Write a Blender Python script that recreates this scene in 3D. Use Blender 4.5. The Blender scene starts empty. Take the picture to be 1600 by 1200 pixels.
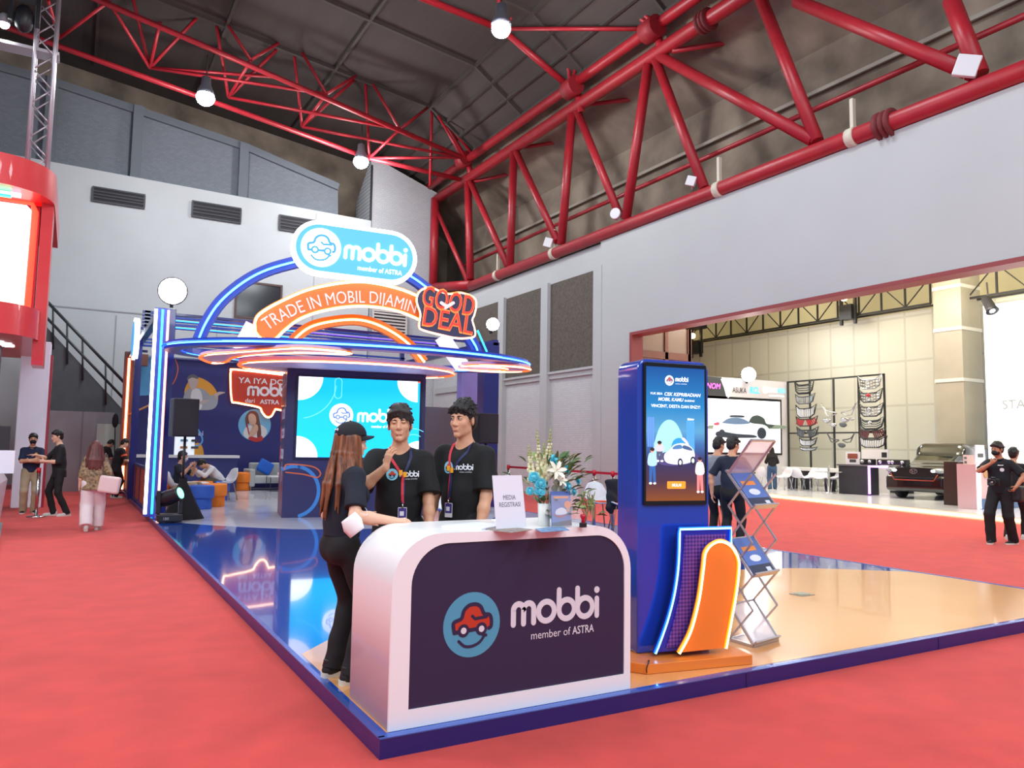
import bpy, bmesh, math, random
import numpy as np
from mathutils import Vector, Matrix
rnd = random.Random(7)
C = bpy.context.scene.collection
SC = bpy.context.scene
# ------------------------------------------------------------------ camera
CAM_F, CAM_YAW, CAM_PITCH, CAM_ROLL, CAM_H = 1194.57, .52068, .083807, .015842, 1.55
def _axes():
    sy, cy, sp, cp = math.sin(CAM_YAW), math.cos(CAM_YAW), math.sin(CAM_PITCH), math.cos(CAM_PITCH)
    f = np.array([sy*cp, cy*cp, sp]); r = np.array([cy, -sy, 0.]); u = np.cross(r, f)
    cr, sr = math.cos(CAM_ROLL), math.sin(CAM_ROLL)
    return r*cr+u*sr, u*cr-r*sr, f
CR, CU, CF = _axes()
CO = np.array([0, 0, CAM_H])
cam = bpy.data.objects.new('camera', bpy.data.cameras.new('camera')); C.objects.link(cam)
cam.data.sensor_width = 36; cam.data.lens = CAM_F/1600*36; cam.data.clip_end = 300; cam.data.clip_start = .05
mw = Matrix.Identity(4)
for i in range(3):
    mw[i][0], mw[i][1], mw[i][2], mw[i][3] = CR[i], CU[i], -CF[i], CO[i]
cam.matrix_world = mw
SC.camera = cam
# ------------------------------------------------------------------ world, light, exposure
w = bpy.data.worlds.new('world'); SC.world = w; w.use_nodes = True
w.node_tree.nodes['Background'].inputs[0].default_value = (.72, .84, 1, 1)
w.node_tree.nodes['Background'].inputs[1].default_value = .42
SC.view_settings.view_transform = 'Standard'; SC.view_settings.look = 'None'
SC.view_settings.gamma = 1; SC.view_settings.exposure = 0.0; SC.view_settings.use_curve_mapping = False
SC.cycles.use_denoising = True
SC.cycles.max_bounces = 6; SC.cycles.diffuse_bounces = 3; SC.cycles.glossy_bounces = 4
SC.cycles.transmission_bounces = 6; SC.cycles.transparent_max_bounces = 8
SC.cycles.sample_clamp_indirect = 6; SC.cycles.caustics_reflective = False; SC.cycles.caustics_refractive = False
def area(name, loc, size, power, col=(1, 1, 1), target=None, sy=None):
    d = bpy.data.lights.new(name, 'AREA'); d.energy = power; d.color = col; d.size = size
    if sy: d.shape = 'RECTANGLE'; d.size_y = sy
    o = bpy.data.objects.new(name, d); C.objects.link(o); o.location = loc
    if target is not None:
        o.rotation_euler = (Vector(target)-Vector(loc)).to_track_quat('-Z', 'Y').to_euler()
    return o
# the hall's lamp rows hang high over the aisles (most of them out of the frame)
for i, (x, y) in enumerate([(-3, -2), (5, -2), (11, 1), (-3, 8), (4, 8), (10, 10), (0, 18), (8, 19), (3, 26), (10, 27)]):
    area('hall_lamp_light', (x, y, 12.5), 1.6, 300 if y < 15 else 215, (.88, .945, 1))
for x, y in [(19, 2), (18, 10), (24, 8), (24, 15), (19, 19), (25, 21)]:
    area('annex_lamp_light', (x, y, 7.4), 2.2, 195, (.96, .98, .96))
for x, y in [(-2.5, -4.5), (3, -5), (9, -4)]:
    area('entrance_fill_light', (x, y, 8.5), 3.0, 340, (.88, .945, 1), (x*.5+2.5, 9, 1.0))  # added fill from behind the camera, brightens faces and the counter front
for y in (10, 19, 27):
    area('annex_ceiling_fill', (30, y, 7.6), 2.0, 160, (1, .95, .82), (30.5, y, 12))  # added upward fill above the annex wall, brightens the far ceiling
for y in (3, 11):
    area('aisle_fill_light', (-7, y, 8.5), 2.5, 420, (.90, .95, 1), (2, y+1, .8))  # unseen fill added on the left to lighten the counter's side
for x, y in [(20, 6), (23, 13), (20, 20)]:
    area('annex_ceiling_fill', (x, y, 6.6), 3.0, 620, (1, .95, .82), (x+1.5, y, 12))  # added upward fill standing in for lamp bounce on the annex ceiling
# ------------------------------------------------------------------ helpers
def ray(x, y):
    return CF*CAM_F + CR*(x-800) - CU*(y-600)
def FX(x, y, X): d = ray(x, y); return Vector(CO + d*((X-CO[0])/d[0]))
def FY(x, y, Y): d = ray(x, y); return Vector(CO + d*((Y-CO[1])/d[1]))
def FZ(x, y, Z): d = ray(x, y); return Vector(CO + d*((Z-CO[2])/d[2]))
def lin(c):
    return c/12.92 if c <= .04045 else ((c+.055)/1.055)**2.4
def hexc(h):
    if isinstance(h, str):
        h = h.lstrip('#'); return tuple(lin(int(h[i:i+2], 16)/255) for i in (0, 2, 4))
    return tuple(h)
MATS = {}
def M(name, col='808080', rough=.5, metal=0, noise=0, nscale=8, bump=0, bscale=40, emit=0, ecol=None, spec=.5, coat=0, stretch=None, trans=0, alpha=1, sheen=0):
    if name in MATS: return MATS[name]
    m = bpy.data.materials.new(name); m.use_nodes = True; MATS[name] = m
    nt = m.node_tree; b = nt.nodes['Principled BSDF']; c = hexc(col)
    I = b.inputs
    I['Base Color'].default_value = (*c, 1); I['Roughness'].default_value = rough; I['Metallic'].default_value = metal
    I['Specular IOR Level'].default_value = spec; I['Coat Weight'].default_value = coat
    I['Transmission Weight'].default_value = trans; I['Alpha'].default_value = alpha; I['Sheen Weight'].default_value = sheen
    if emit:
        I['Emission Color'].default_value = (*(hexc(ecol) if ecol else c), 1); I['Emission Strength'].default_value = emit
    if noise or bump:
        tc = nt.nodes.new('ShaderNodeTexCoord'); src = tc.outputs['Object']
        if stretch:
            mp = nt.nodes.new('ShaderNodeMapping'); mp.inputs['Scale'].default_value = stretch
            nt.links.new(src, mp.inputs[0]); src = mp.outputs[0]
    if noise:
        n = nt.nodes.new('ShaderNodeTexNoise'); n.inputs['Scale'].default_value = nscale; n.inputs['Detail'].default_value = 6
        nt.links.new(src, n.inputs['Vector'])
        r = nt.nodes.new('ShaderNodeValToRGB')
        r.color_ramp.elements[0].position = .3; r.color_ramp.elements[1].position = .7
        r.color_ramp.elements[0].color = (*[max(0, v*(1-noise)) for v in c], 1)
        r.color_ramp.elements[1].color = (*[min(1, v*(1+noise)) for v in c], 1)
        nt.links.new(n.outputs['Fac'], r.inputs[0]); nt.links.new(r.outputs[0], I['Base Color'])
    if bump:
        n = nt.nodes.new('ShaderNodeTexNoise'); n.inputs['Scale'].default_value = bscale; n.inputs['Detail'].default_value = 4
        nt.links.new(src, n.inputs['Vector'])
        bp = nt.nodes.new('ShaderNodeBump'); bp.inputs['Strength'].default_value = bump; bp.inputs['Distance'].default_value = .02
        nt.links.new(n.outputs['Fac'], bp.inputs['Height']); nt.links.new(bp.outputs[0], I['Normal'])
    return m
def brick(name, c1, c2, cm, scale, bw=.5, bh=.25, mortar=.02, rough=.7, bump=.3, axis='XZ', offs=.5):
    m = M(name, c1, rough); nt = m.node_tree; b = nt.nodes['Principled BSDF']
    tc = nt.nodes.new('ShaderNodeTexCoord'); sp = nt.nodes.new('ShaderNodeSeparateXYZ'); cb = nt.nodes.new('ShaderNodeCombineXYZ')
    nt.links.new(tc.outputs['Object'], sp.inputs[0])
    nt.links.new(sp.outputs['X' if axis[0] == 'X' else 'Y'], cb.inputs[0]); nt.links.new(sp.outputs['Z' if axis[1] == 'Z' else 'Y'], cb.inputs[1])
    t = nt.nodes.new('ShaderNodeTexBrick'); t.offset = offs; t.inputs['Scale'].default_value = scale
    t.inputs['Brick Width'].default_value = bw; t.inputs['Row Height'].default_value = bh; t.inputs['Mortar Size'].default_value = mortar
    t.inputs['Color1'].default_value = (*hexc(c1), 1); t.inputs['Color2'].default_value = (*hexc(c2), 1); t.inputs['Mortar'].default_value = (*hexc(cm), 1)
    nt.links.new(cb.outputs[0], t.inputs['Vector'])
    ns = nt.nodes.new('ShaderNodeTexNoise'); ns.inputs['Scale'].default_value = .6; ns.inputs['Detail'].default_value = 6
    nt.links.new(tc.outputs['Object'], ns.inputs['Vector'])
    mx = nt.nodes.new('ShaderNodeMix'); mx.data_type = 'RGBA'; mx.blend_type = 'MULTIPLY'; mx.inputs['Factor'].default_value = .35
    nt.links.new(t.outputs['Color'], mx.inputs['A']); nt.links.new(ns.outputs['Color'], mx.inputs['B'])
    rm = nt.nodes.new('ShaderNodeRGBToBW'); nt.links.new(ns.outputs['Color'], rm.inputs[0])
    mr = nt.nodes.new('ShaderNodeMapRange'); mr.inputs['From Min'].default_value = .3; mr.inputs['From Max'].default_value = .7; mr.inputs['To Min'].default_value = .75
    nt.links.new(rm.outputs[0], mr.inputs[0]); nt.links.new(mr.outputs[0], mx.inputs['B'])
    nt.links.new(mx.outputs['Result'], b.inputs['Base Color'])
    if bump:
        bp = nt.nodes.new('ShaderNodeBump'); bp.inputs['Strength'].default_value = bump; bp.inputs['Distance'].default_value = .01; bp.invert = True
        nt.links.new(t.outputs['Fac'], bp.inputs['Height']); nt.links.new(bp.outputs[0], b.inputs['Normal'])
    return m
def tag(o, label=None, cat=None, group=None, kind=None):
    if label: o['label'] = label
    if cat: o['category'] = cat
    if group: o['group'] = group
    if kind: o['kind'] = kind
    return o
def thing(name, label, cat, loc=(0, 0, 0), rz=0, group=None):
    o = bpy.data.objects.new(name, None); C.objects.link(o); o.empty_display_size = .2
    o.location = loc; o.rotation_euler = (0, 0, rz)
    return tag(o, label, cat, group)
def copy_tree(o, parent=None, loc=None, rz=None, label=None):
    c = o.copy(); C.objects.link(c); c.parent = parent
    if loc is not None: c.location = loc
    if rz is not None: c.rotation_euler = (0, 0, rz)
    if label: c['label'] = label
    for ch in KIDS.get(o.name, []): copy_tree(ch, c)
    return c
KIDS = {}
def V3(p): return Vector((p[0], p[1], p[2]))
NEON = {}
def neon(name, halo, hs, core, cs):  # halo: wider outer tube, coloured to imitate the glow round the bright core
    m = M(name, halo, .5, emit=hs); NEON[name] = M(name+'_core', core, .5, emit=cs); return m
class MB:
    """collects shapes and links them as one mesh object"""
    def __init__(s): s.v = []; s.f = []; s.m = []; s.mi = 0; s.ms = []; s.sm = []; s.last = None
    def use(s, mat):
        if mat not in s.ms: s.ms.append(mat)
        s.mi = s.ms.index(mat); return s
    def add(s, vs, fs, smooth=False):
        n = len(s.v); s.v += [tuple(v) for v in vs]
        for f in fs: s.f.append([i+n for i in f]); s.m.append(s.mi); s.sm.append(smooth)
        return s
    def box(s, lo, hi, M4=None):
        x0, y0, z0 = lo; x1, y1, z1 = hi
        vs = [Vector(p) for p in ((x0,y0,z0),(x1,y0,z0),(x1,y1,z0),(x0,y1,z0),(x0,y0,z1),(x1,y0,z1),(x1,y1,z1),(x0,y1,z1))]
        if M4 is not None: vs = [M4 @ v for v in vs]
        return s.add(vs, [(0,3,2,1),(4,5,6,7),(0,1,5,4),(1,2,6,5),(2,3,7,6),(3,0,4,7)])
    def bar(s, a, b, w, h, up=(0, 0, 1)):
        a, b = V3(a), V3(b); d = b-a; L = d.length; d.normalize()
        u = V3(up); x = d.cross(u)
        if x.length < 1e-4: x = d.cross(Vector((1, 0, 0)))
        x.normalize(); u = x.cross(d)
        m = Matrix(((x[0], d[0], u[0], a[0]), (x[1], d[1], u[1], a[1]), (x[2], d[2], u[2], a[2]), (0, 0, 0, 1)))
        return s.box((-w/2, 0, -h/2), (w/2, L, h/2), m)
    def tube(s, pts, r, n=8, closed=False, caps=True, r2=None):
        pts = [V3(p) for p in pts]; N = len(pts); s.last = (pts, r, n, closed)
        prev = None; nv = len(s.v)
        for i, p in enumerate(pts):
            a = pts[i-1] if (i > 0 or closed) else p; b = pts[(i+1) % N] if (i < N-1 or closed) else p
            t = (b-a).normalized()
            if prev is None:
                x = t.cross(Vector((0, 0, 1)))
                if x.length < 1e-3: x = t.cross(Vector((1, 0, 0)))
            else:
                x = prev - t*prev.dot(t)
            x.normalize(); prev = x; y = t.cross(x)
            rr = r if r2 is None else r+(r2-r)*i/(N-1)
            if isinstance(r, (list, tuple)): rr = r[i]
            for k in range(n):
                an = 2*math.pi*k/n; s.v.append(tuple(p + x*(rr*math.cos(an)) + y*(rr*math.sin(an))))
        def F(f, sm=True): s.f.append(f); s.m.append(s.mi); s.sm.append(sm)
        for i in range(N if closed else N-1):
            j = (i+1) % N
            for k in range(n):
                l = (k+1) % n; F([nv+i*n+k, nv+i*n+l, nv+j*n+l, nv+j*n+k][::-1])
        if caps and not closed:
            F([nv+k for k in range(n)], False); F([nv+(N-1)*n+k for k in range(n)][::-1], False)
        return s
    def lathe(s, prof, n=20, M4=None):
        vs = []; fs = []
        for r, z in prof:
            for k in range(n):
                a = 2*math.pi*k/n; vs.append(Vector((r*math.cos(a), r*math.sin(a), z)))
        for i in range(len(prof)-1):
            for k in range(n):
                l = (k+1) % n; fs.append((i*n+k, i*n+l, (i+1)*n+l, (i+1)*n+k))
        if prof[0][0] > 1e-4: fs.append(tuple(range(n))[::-1])
        if prof[-1][0] > 1e-4: fs.append(tuple((len(prof)-1)*n+k for k in range(n)))
        if M4 is not None: vs = [M4 @ v for v in vs]
        return s.add(vs, fs, True)
    def ball(s, c, r, n=12, M4=None):
        c = V3(c); rr = r if isinstance(r, (tuple, list)) else (r, r, r)
        vs = []; fs = []; h = n//2
        for i in range(h+1):
            t = math.pi*i/h
            for k in range(n):
                a = 2*math.pi*k/n
                v = Vector((rr[0]*math.sin(t)*math.cos(a), rr[1]*math.sin(t)*math.sin(a), -rr[2]*math.cos(t)))
                vs.append(c + (M4 @ v if M4 is not None else v))
        for i in range(h):
            for k in range(n):
                l = (k+1) % n; fs.append((i*n+k, i*n+l, (i+1)*n+l, (i+1)*n+k))
        return s.add(vs, fs, True)
    def prism(s, pl, poly, w0, w1, smooth=False):
        """polygon in a plane's (u,v), extruded from w0 to w1 along its normal"""
        n = len(poly); ar = sum(poly[i-1][0]*poly[i][1]-poly[i][0]*poly[i-1][1] for i in range(n))
        if ar < 0: poly = poly[::-1]
        if abs(w1-w0) < 1e-9:
            return s.add([pl(u, v, w1) for u, v in poly], [tuple(range(n))])
        vs = [pl(u, v, w0) for u, v in poly]+[pl(u, v, w1) for u, v in poly]
        s.add(vs, [tuple(range(n))[::-1], tuple(range(n, 2*n))])
        if smooth: s.v += [tuple(v) for v in vs]
        k = len(s.v)-2*n
        for i in range(n):
            j = (i+1) % n; s.f.append([k+i, k+j, k+n+j, k+n+i]); s.m.append(s.mi); s.sm.append(smooth)
        return s
    def band(s, pl, outer, inner, w0, w1):
        """ring between two closed outlines of the same length"""
        n = len(outer); k = len(s.v)
        for o in (outer, inner):
            for wv in (w0, w1): s.v += [tuple(pl(u, v, wv)) for u, v in o]
        ar = sum(outer[i-1][0]*outer[i][1]-outer[i][0]*outer[i-1][1] for i in range(n))
        for i in range(n):
            j = (i+1) % n
            for f in ([n+i, n+j, 3*n+j, 3*n+i], [i, j, n+j, n+i], [2*n+j, 2*n+i, 3*n+i, 3*n+j], [j, i, 2*n+i, 2*n+j]):
                f = [k+q for q in f]
                s.f.append(f if ar > 0 else f[::-1]); s.m.append(s.mi); s.sm.append(False)
        return s
    def stroke(s, pl, pts, t, w0, w1, closed=False, cap=True):
        """flat ribbon with round ends along a 2D path"""
        P = [Vector(p) for p in pts]; N = len(P); L = []; R = []
        for i in range(N):
            a = P[i-1] if (i or closed) else P[i]; b = P[(i+1) % N] if (i < N-1 or closed) else P[i]
            d = (b-a); d = d.normalized() if d.length > 1e-9 else Vector((1, 0)); nn = Vector((-d.y, d.x))
            k = 1.
            if 0 < i < N-1 or closed:
                d1 = (P[i]-P[i-1]); d1 = d1.normalized() if d1.length > 1e-9 else d
                k = 1/max(.5, d1.dot(d))
            L.append(P[i]+nn*t/2*k); R.append(P[i]-nn*t/2*k)
        if closed: return s.band(pl, [tuple(p) for p in R], [tuple(p) for p in L], w0, w1) if _ar(R) > _ar(L) else s.band(pl, [tuple(p) for p in L], [tuple(p) for p in R], w0, w1)
        k = len(s.v)
        for o in (L, R):
            for wv in (w0, w1): s.v += [tuple(pl(p.x, p.y, wv)) for p in o]
        for i in range(N-1):
            for f in ([3*N+i, 3*N+i+1, N+i+1, N+i], [N+i, N+i+1, i+1, i], [2*N+i, 2*N+i+1, 3*N+i+1, 3*N+i]):
                s.f.append([k+q for q in f]); s.m.append(s.mi); s.sm.append(False)
        if cap:
            for q, p in ((0, P[0]), (1, P[-1])):
                dv = (P[0]-P[1]) if q == 0 else (P[-1]-P[-2]); a0 = math.atan2(dv.y, dv.x)
                s.prism(pl, [(p.x+t/2*math.cos(a0-math.pi/2+math.pi*j/8), p.y+t/2*math.sin(a0-math.pi/2+math.pi*j/8)) for j in range(9)], w0, w1)
        return s
    def build(s, name, mat=None, parent=None, bevel=0, smooth=False, loc=None):
        if mat is not None and mat.name in NEON and s.last:
            pts, r, n, cl = s.last; core = NEON[mat.name]; d = Vector((-.15, -.82, -.42))*r*.5
            s.use(mat); s.m = [0]*len(s.m); s.use(core).tube([p+d for p in pts], r*.72, n, cl); mat = None
        me = bpy.data.meshes.new(name); me.from_pydata(s.v, [], s.f)
        for m in (s.ms if s.ms else ([mat] if mat else [])): me.materials.append(m)
        me.polygons.foreach_set('material_index', s.m); me.polygons.foreach_set('use_smooth', [1 if (smooth or q) else 0 for q in s.sm])
        me.validate(); me.update()
        o = bpy.data.objects.new(name, me); C.objects.link(o)
        if loc is not None: o.location = loc
        if parent is not None:
            o.parent = parent; KIDS.setdefault(parent.name, []).append(o)
        if bevel:
            b = o.modifiers.new('bevel', 'BEVEL'); b.width = bevel; b.segments = 2; b.limit_method = 'ANGLE'; b.angle_limit = .9
        return o
def _ar(P): return abs(sum(P[i-1][0]*P[i][1]-P[i][0]*P[i-1][1] for i in range(len(P))))
class Plane:
    """u,v,n frame: call gives a world (or parent) point"""
    def __init__(s, o, u, v): s.o = V3(o); s.u = V3(u).normalized(); s.v = V3(v).normalized(); s.n = s.u.cross(s.v)
    def __call__(s, a, b, w=0): return s.o + s.u*a + s.v*b + s.n*w
    def off(s, a, b, w=0): return Plane(s(a, b, w), s.u, s.v)
    def px(s, x, y):
        d = Vector(ray(x, y)); c = Vector(CO); t = (s.o-c).dot(s.n)/d.dot(s.n); p = c+d*t-s.o
        return (p.dot(s.u), p.dot(s.v))
def front(Y, x0=0, z0=0): return Plane((x0, Y, z0), (1, 0, 0), (0, 0, 1))      # faces the camera (-Y)
def side(X, y0=0, z0=0): return Plane((X, y0, z0), (0, -1, 0), (0, 0, 1))        # faces -X
def rrect(x0, y0, x1, y1, r, n=6):
    if not isinstance(r, (list, tuple)): r = (r,)*4      # bl, br, tr, tl
    out = []
    for (cx, cy, a0, rr) in ((x0, y0, 180, r[0]), (x1, y0, 270, r[1]), (x1, y1, 0, r[2]), (x0, y1, 90, r[3])):
        cx += rr if cx == x0 else -rr; cy += rr if cy == y0 else -rr
        if rr < 1e-6: out.append((cx, cy)); continue
        for i in range(n+1):
            a = math.radians(a0+90*i/n); out.append((cx+rr*math.cos(a), cy+rr*math.sin(a)))
    return out
def ell(cx, cy, rx, ry=None, n=28, a0=0, a1=360, rot=0):
    ry = rx if ry is None else ry; out = []; full = abs(a1-a0) >= 360; c, s_ = math.cos(rot), math.sin(rot)
    for i in range(n if full else n+1):
        a = math.radians(a0+(a1-a0)*i/n); x, y = rx*math.cos(a), ry*math.sin(a); out.append((cx+x*c-y*s_, cy+x*s_+y*c))
    return out
def spline(pts, n=6, closed=False):
    P = [Vector(p) for p in pts]; N = len(P); out = []
    for i in range(N if closed else N-1):
        g = (lambda j: P[j % N]) if closed else (lambda j: P[max(0, min(N-1, j))])
        p0, p1, p2, p3 = g(i-1), g(i), g(i+1), g(i+2)
        for k in range(n):
            t = k/n; out.append(tuple(.5*((2*p1)+(p2-p0)*t+(2*p0-5*p1+4*p2-p3)*t*t+(3*p1-p0-3*p2+p3)*t**3)))
    if not closed: out.append(tuple(P[-1]))
    return out
_TXT = {}
def text_geo(body, bold=0.0):
    """flat outline mesh of a line of text at size 1, (verts, faces, width)"""
    key = (body, bold)
    if key in _TXT: return _TXT[key]
    cu = bpy.data.curves.new('t', 'FONT'); cu.body = body; cu.size = 1; cu.offset = bold; cu.resolution_u = 3; cu.fill_mode = 'FRONT'
    o = bpy.data.objects.new('t', cu); C.objects.link(o)
    dg = bpy.context.evaluated_depsgraph_get(); me = bpy.data.meshes.new_from_object(o.evaluated_get(dg))
    vs = [(v.co.x, v.co.y) for v in me.vertices]; fs = [tuple(p.vertices) for p in me.polygons]
    bpy.data.objects.remove(o); bpy.data.curves.remove(cu); bpy.data.meshes.remove(me)
    xs = [v[0] for v in vs] or [0, 0]; _TXT[key] = (vs, fs, min(xs), max(xs)); return _TXT[key]
def text(mb, pl, body, u, v, h, w=0.004, width=None, align='l', bold=.02, shear=0, up=None):
    """h = cap height; width squeezes the line to fit"""
    bold *= .35; vs, fs, x0, x1 = text_geo(body, bold); k = h/.72; kx = width/(x1-x0) if width else k
    W = (x1-x0)*kx; du = {'l': 0, 'c': -W/2, 'r': -W}[align]
    mb.add([pl(u+du+(x-x0)*kx+shear*y*k, v+y*k, w) for x, y in vs], fs)
    return mb
def mobbi_word(mb, pl, u, v, W, w0, w1):
    """rounded lower-case wordmark drawn with strokes, W wide; x-height = .27 W"""
    k = W/3.78; t = .215*k; S = lambda p: [(u+x*k, v+y*k) for x, y in p]
    arc = lambda cx, cy, r, a0, a1, n=12: [(cx+r*math.cos(math.radians(a0+(a1-a0)*i/n)), cy+r*math.sin(math.radians(a0+(a1-a0)*i/n))) for i in range(n+1)]
    e = abs(w1-w0)*.12
    mb.stroke(pl, S([(.11, .11), (.11, .62)]+arc(.33, .62, .22, 180, 0)+[(.55, .11)]), t, w0, w1)
    mb.stroke(pl, S([(.55, .62)]+arc(.77, .62, .22, 180, 0)+[(.99, .11)]), t, w0, w1+e)
    mb.stroke(pl, S(arc(1.56, .475, .355, 0, 360, 24)[:-1]), t, w0, w1, closed=True)
    for x in (2.13, 2.99):
        mb.stroke(pl, S([(x, 1.22), (x, .475)]), t, w0, w1+e*(1+(x > 2.5)))
        mb.stroke(pl, S(arc(x+.355, .475, .355, 0, 360, 24)[:-1]), t, w0, w1+e*2.5*(x > 2.5), closed=True)
    mb.stroke(pl, S([(3.92, .11), (3.92, .76)]), t, w0, w1); mb.prism(pl, ell(*S([(3.92, 1.1)])[0], .13*k, n=14), w0, w1)
def mobbi_badge(mb, pl, u, v, R, disc, line, body, hub, w=.004, d=.003):
    """round badge: a little car over a smile"""
    S = lambda p: [(u+x*R, v+y*R) for x, y in p]
    mb.use(disc).prism(pl, ell(u, v, R, n=40), 0, w)
    car = [(-.62, -.2), (-.66, .05), (-.6, .14), (-.38, .22), (-.3, .45), (-.12, .6), (.12, .62), (.3, .52), (.42, .3), (.6, .26), (.68, .12), (.68, -.1), (.6, -.16)]
    if body: mb.use(body).prism(pl, S(car), w, w+d)
    mb.use(line)
    mb.stroke(pl, S(spline(car[:13], 4)), .12*R, w+d, w+2*d)
    mb.stroke(pl, S([(-.62, -.2), (-.42, -.18)]), .12*R, w+d, w+2.2*d); mb.stroke(pl, S([(-.2, -.17), (.14, -.15)]), .12*R, w+d, w+2.2*d)
    mb.stroke(pl, S([(.5, .2), (.1, .17), (.0, .26)]), .1*R, w+d, w+2.3*d)
    for x in (-.3, .33):
        mb.use(line).prism(pl, ell(u+x*R, v-.16*R, .2*R, n=18), w+d, w+2.6*d); mb.use(hub).prism(pl, ell(u+x*R, v-.16*R, .1*R, n=14), w+2.6*d, w+3.4*d)
    mb.use(line).stroke(pl, S(spline([(-.46, -.47), (-.25, -.64), (.02, -.66), (.28, -.56), (.45, -.36)], 5)), .09*R, w+d, w+2*d)
    mb.stroke(pl, S([(.36, -.33), (.5, -.37)]), .09*R, w+d, w+2.2*d)
# ------------------------------------------------------------------ smooth bodies (signed-distance blends meshed into one surface)
def nz(v): v = np.asarray(v, float); return v/np.linalg.norm(v)
class SDF:
    def __init__(s): s.P = []; s.disp = None
    def cap(s, a, b, ra, rb=None, k=.02, op='u', clip=None):
        s.P.append(('c', np.array(a, float), np.array(b, float), ra, ra if rb is None else rb, k, op, clip)); return s
    def ell(s, c, r, R=None, k=.02, op='u', clip=None):
        s.P.append(('e', np.array(c, float), np.array(r, float), np.eye(3) if R is None else np.array(R, float), None, k, op, clip)); return s
    def box(s, c, hsz, r=.02, R=None, k=.02, op='u', clip=None):
        s.P.append(('b', np.array(c, float), np.array(hsz, float), np.eye(3) if R is None else np.array(R, float), r, k, op, clip)); return s
    def ecap(s, a, b, r0, r1, ux, k=.03, op='u', clip=None):
        """elliptic limb from a to b; r=(rx,ry), ux = direction of rx"""
        s.P.append(('x', np.array(a, float), np.array(b, float), (r0, r1), np.array(ux, float), k, op, clip)); return s
    @staticmethod
    def d(p, q):
        t = p[0]
        if t == 'c':
            a, b, ra, rb = p[1:5]; ba = b-a; L = ba@ba
            h = np.clip((q-a)@ba/max(L, 1e-12), 0, 1); return np.linalg.norm(q-a-h[:, None]*ba, axis=1)-(ra+(rb-ra)*h)
        if t == 'e':
            c, r, R = p[1:4]; l = (q-c)@R; k0 = np.linalg.norm(l/r, axis=1); k1 = np.linalg.norm(l/(r*r), axis=1)
            return k0*(k0-1)/np.maximum(k1, 1e-9)
        if t == 'b':
            q_ = np.abs((q-p[1])@p[3])-(p[2]-p[4]); return np.linalg.norm(np.maximum(q_, 0), axis=1)+np.minimum(q_.max(1), 0)-p[4]
        a, b, (r0, r1), ux = p[1:5]; ax = b-a; L = np.linalg.norm(ax); ax = ax/L; ux = nz(ux-ax*(ux@ax)); uy = np.cross(ax, ux)
        l = q-a; z = l@ax; h = np.clip(z/L, 0, 1); rx = r0[0]+(r1[0]-r0[0])*h; ry = r0[1]+(r1[1]-r0[1])*h
        zo = z-np.clip(z, 0, L); m = np.minimum(rx, ry); lx = l@ux; ly = l@uy
        k0 = np.sqrt((lx/rx)**2+(ly/ry)**2+(zo/m)**2); k1 = np.sqrt((lx/rx**2)**2+(ly/ry**2)**2+(zo/m**2)**2)
        return k0*(k0-1)/np.maximum(k1, 1e-9)
    def ev(s, q, prims):
        D = np.full(len(q), 9.)
        for p in prims:
            e = s.d(p, q)
            if p[7]:
                for c, n in p[7]: e = np.maximum(e, (q-np.asarray(c))@np.asarray(n))
            k = p[5]
            if p[6] == 'u':
                h = np.clip(.5+.5*(D-e)/k, 0, 1); D = D+(e-D)*h-k*h*(1-h)
            elif p[6] == 's':
                h = np.clip(.5-.5*(D+e)/k, 0, 1); D = D+(-e-D)*h+k*h*(1-h)
            else: D = np.maximum(D, e)
        if s.disp is not None: D = D+s.disp(q)
        return D
    def mesh(s, res):
        lo = np.full(3, 1e9); hi = -lo
        for p in s.P:
            if p[6] != 'u': continue
            if p[0] in 'eb': pts = [p[1]-(np.linalg.norm(p[2]) if p[0] == 'b' and not np.allclose(p[3], np.eye(3)) else p[2] if p[0] == 'b' else max(p[2])), p[1]+(np.linalg.norm(p[2]) if p[0] == 'b' and not np.allclose(p[3], np.eye(3)) else p[2] if p[0] == 'b' else max(p[2]))]
            else:
                r = max(p[3], p[4]) if p[0] == 'c' else max(p[3][0]+p[3][1])
                pts = [np.minimum(p[1], p[2])-r, np.maximum(p[1], p[2])+r]
            lo = np.minimum(lo, pts[0]); hi = np.maximum(hi, pts[1])
        lo -= 3*res; hi += 3*res; B = 16; n = np.ceil((hi-lo)/res/B).astype(int)*B+1
        V = np.full(n, 1., np.float32); hd = res*B*.5*1.7321
        g = np.arange(B+1)*res; G = np.stack(np.meshgrid(g, g, g, indexing='ij'), -1).reshape(-1, 3)
        nb = (n-1)//B; ctr = np.stack(np.meshgrid(*[np.arange(m) for m in nb], indexing='ij'), -1).reshape(-1, 3)
        cp = lo+(ctr+.5)*B*res
        DC = [s.d(p, cp) for p in s.P]
        for i, c in enumerate(ctr):
            pr = [p for p, dc in zip(s.P, DC) if p[6] == 'i' or dc[i] < hd*1.15+p[5]+.012]
            if not any(p[6] == 'u' for p in pr): continue
            d = s.ev(G+lo+c*B*res, pr).reshape(B+1, B+1, B+1)
            V[c[0]*B:c[0]*B+B+1, c[1]*B:c[1]*B+B+1, c[2]*B:c[2]*B+B+1] = d
        return nets(V, lo, res)
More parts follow.
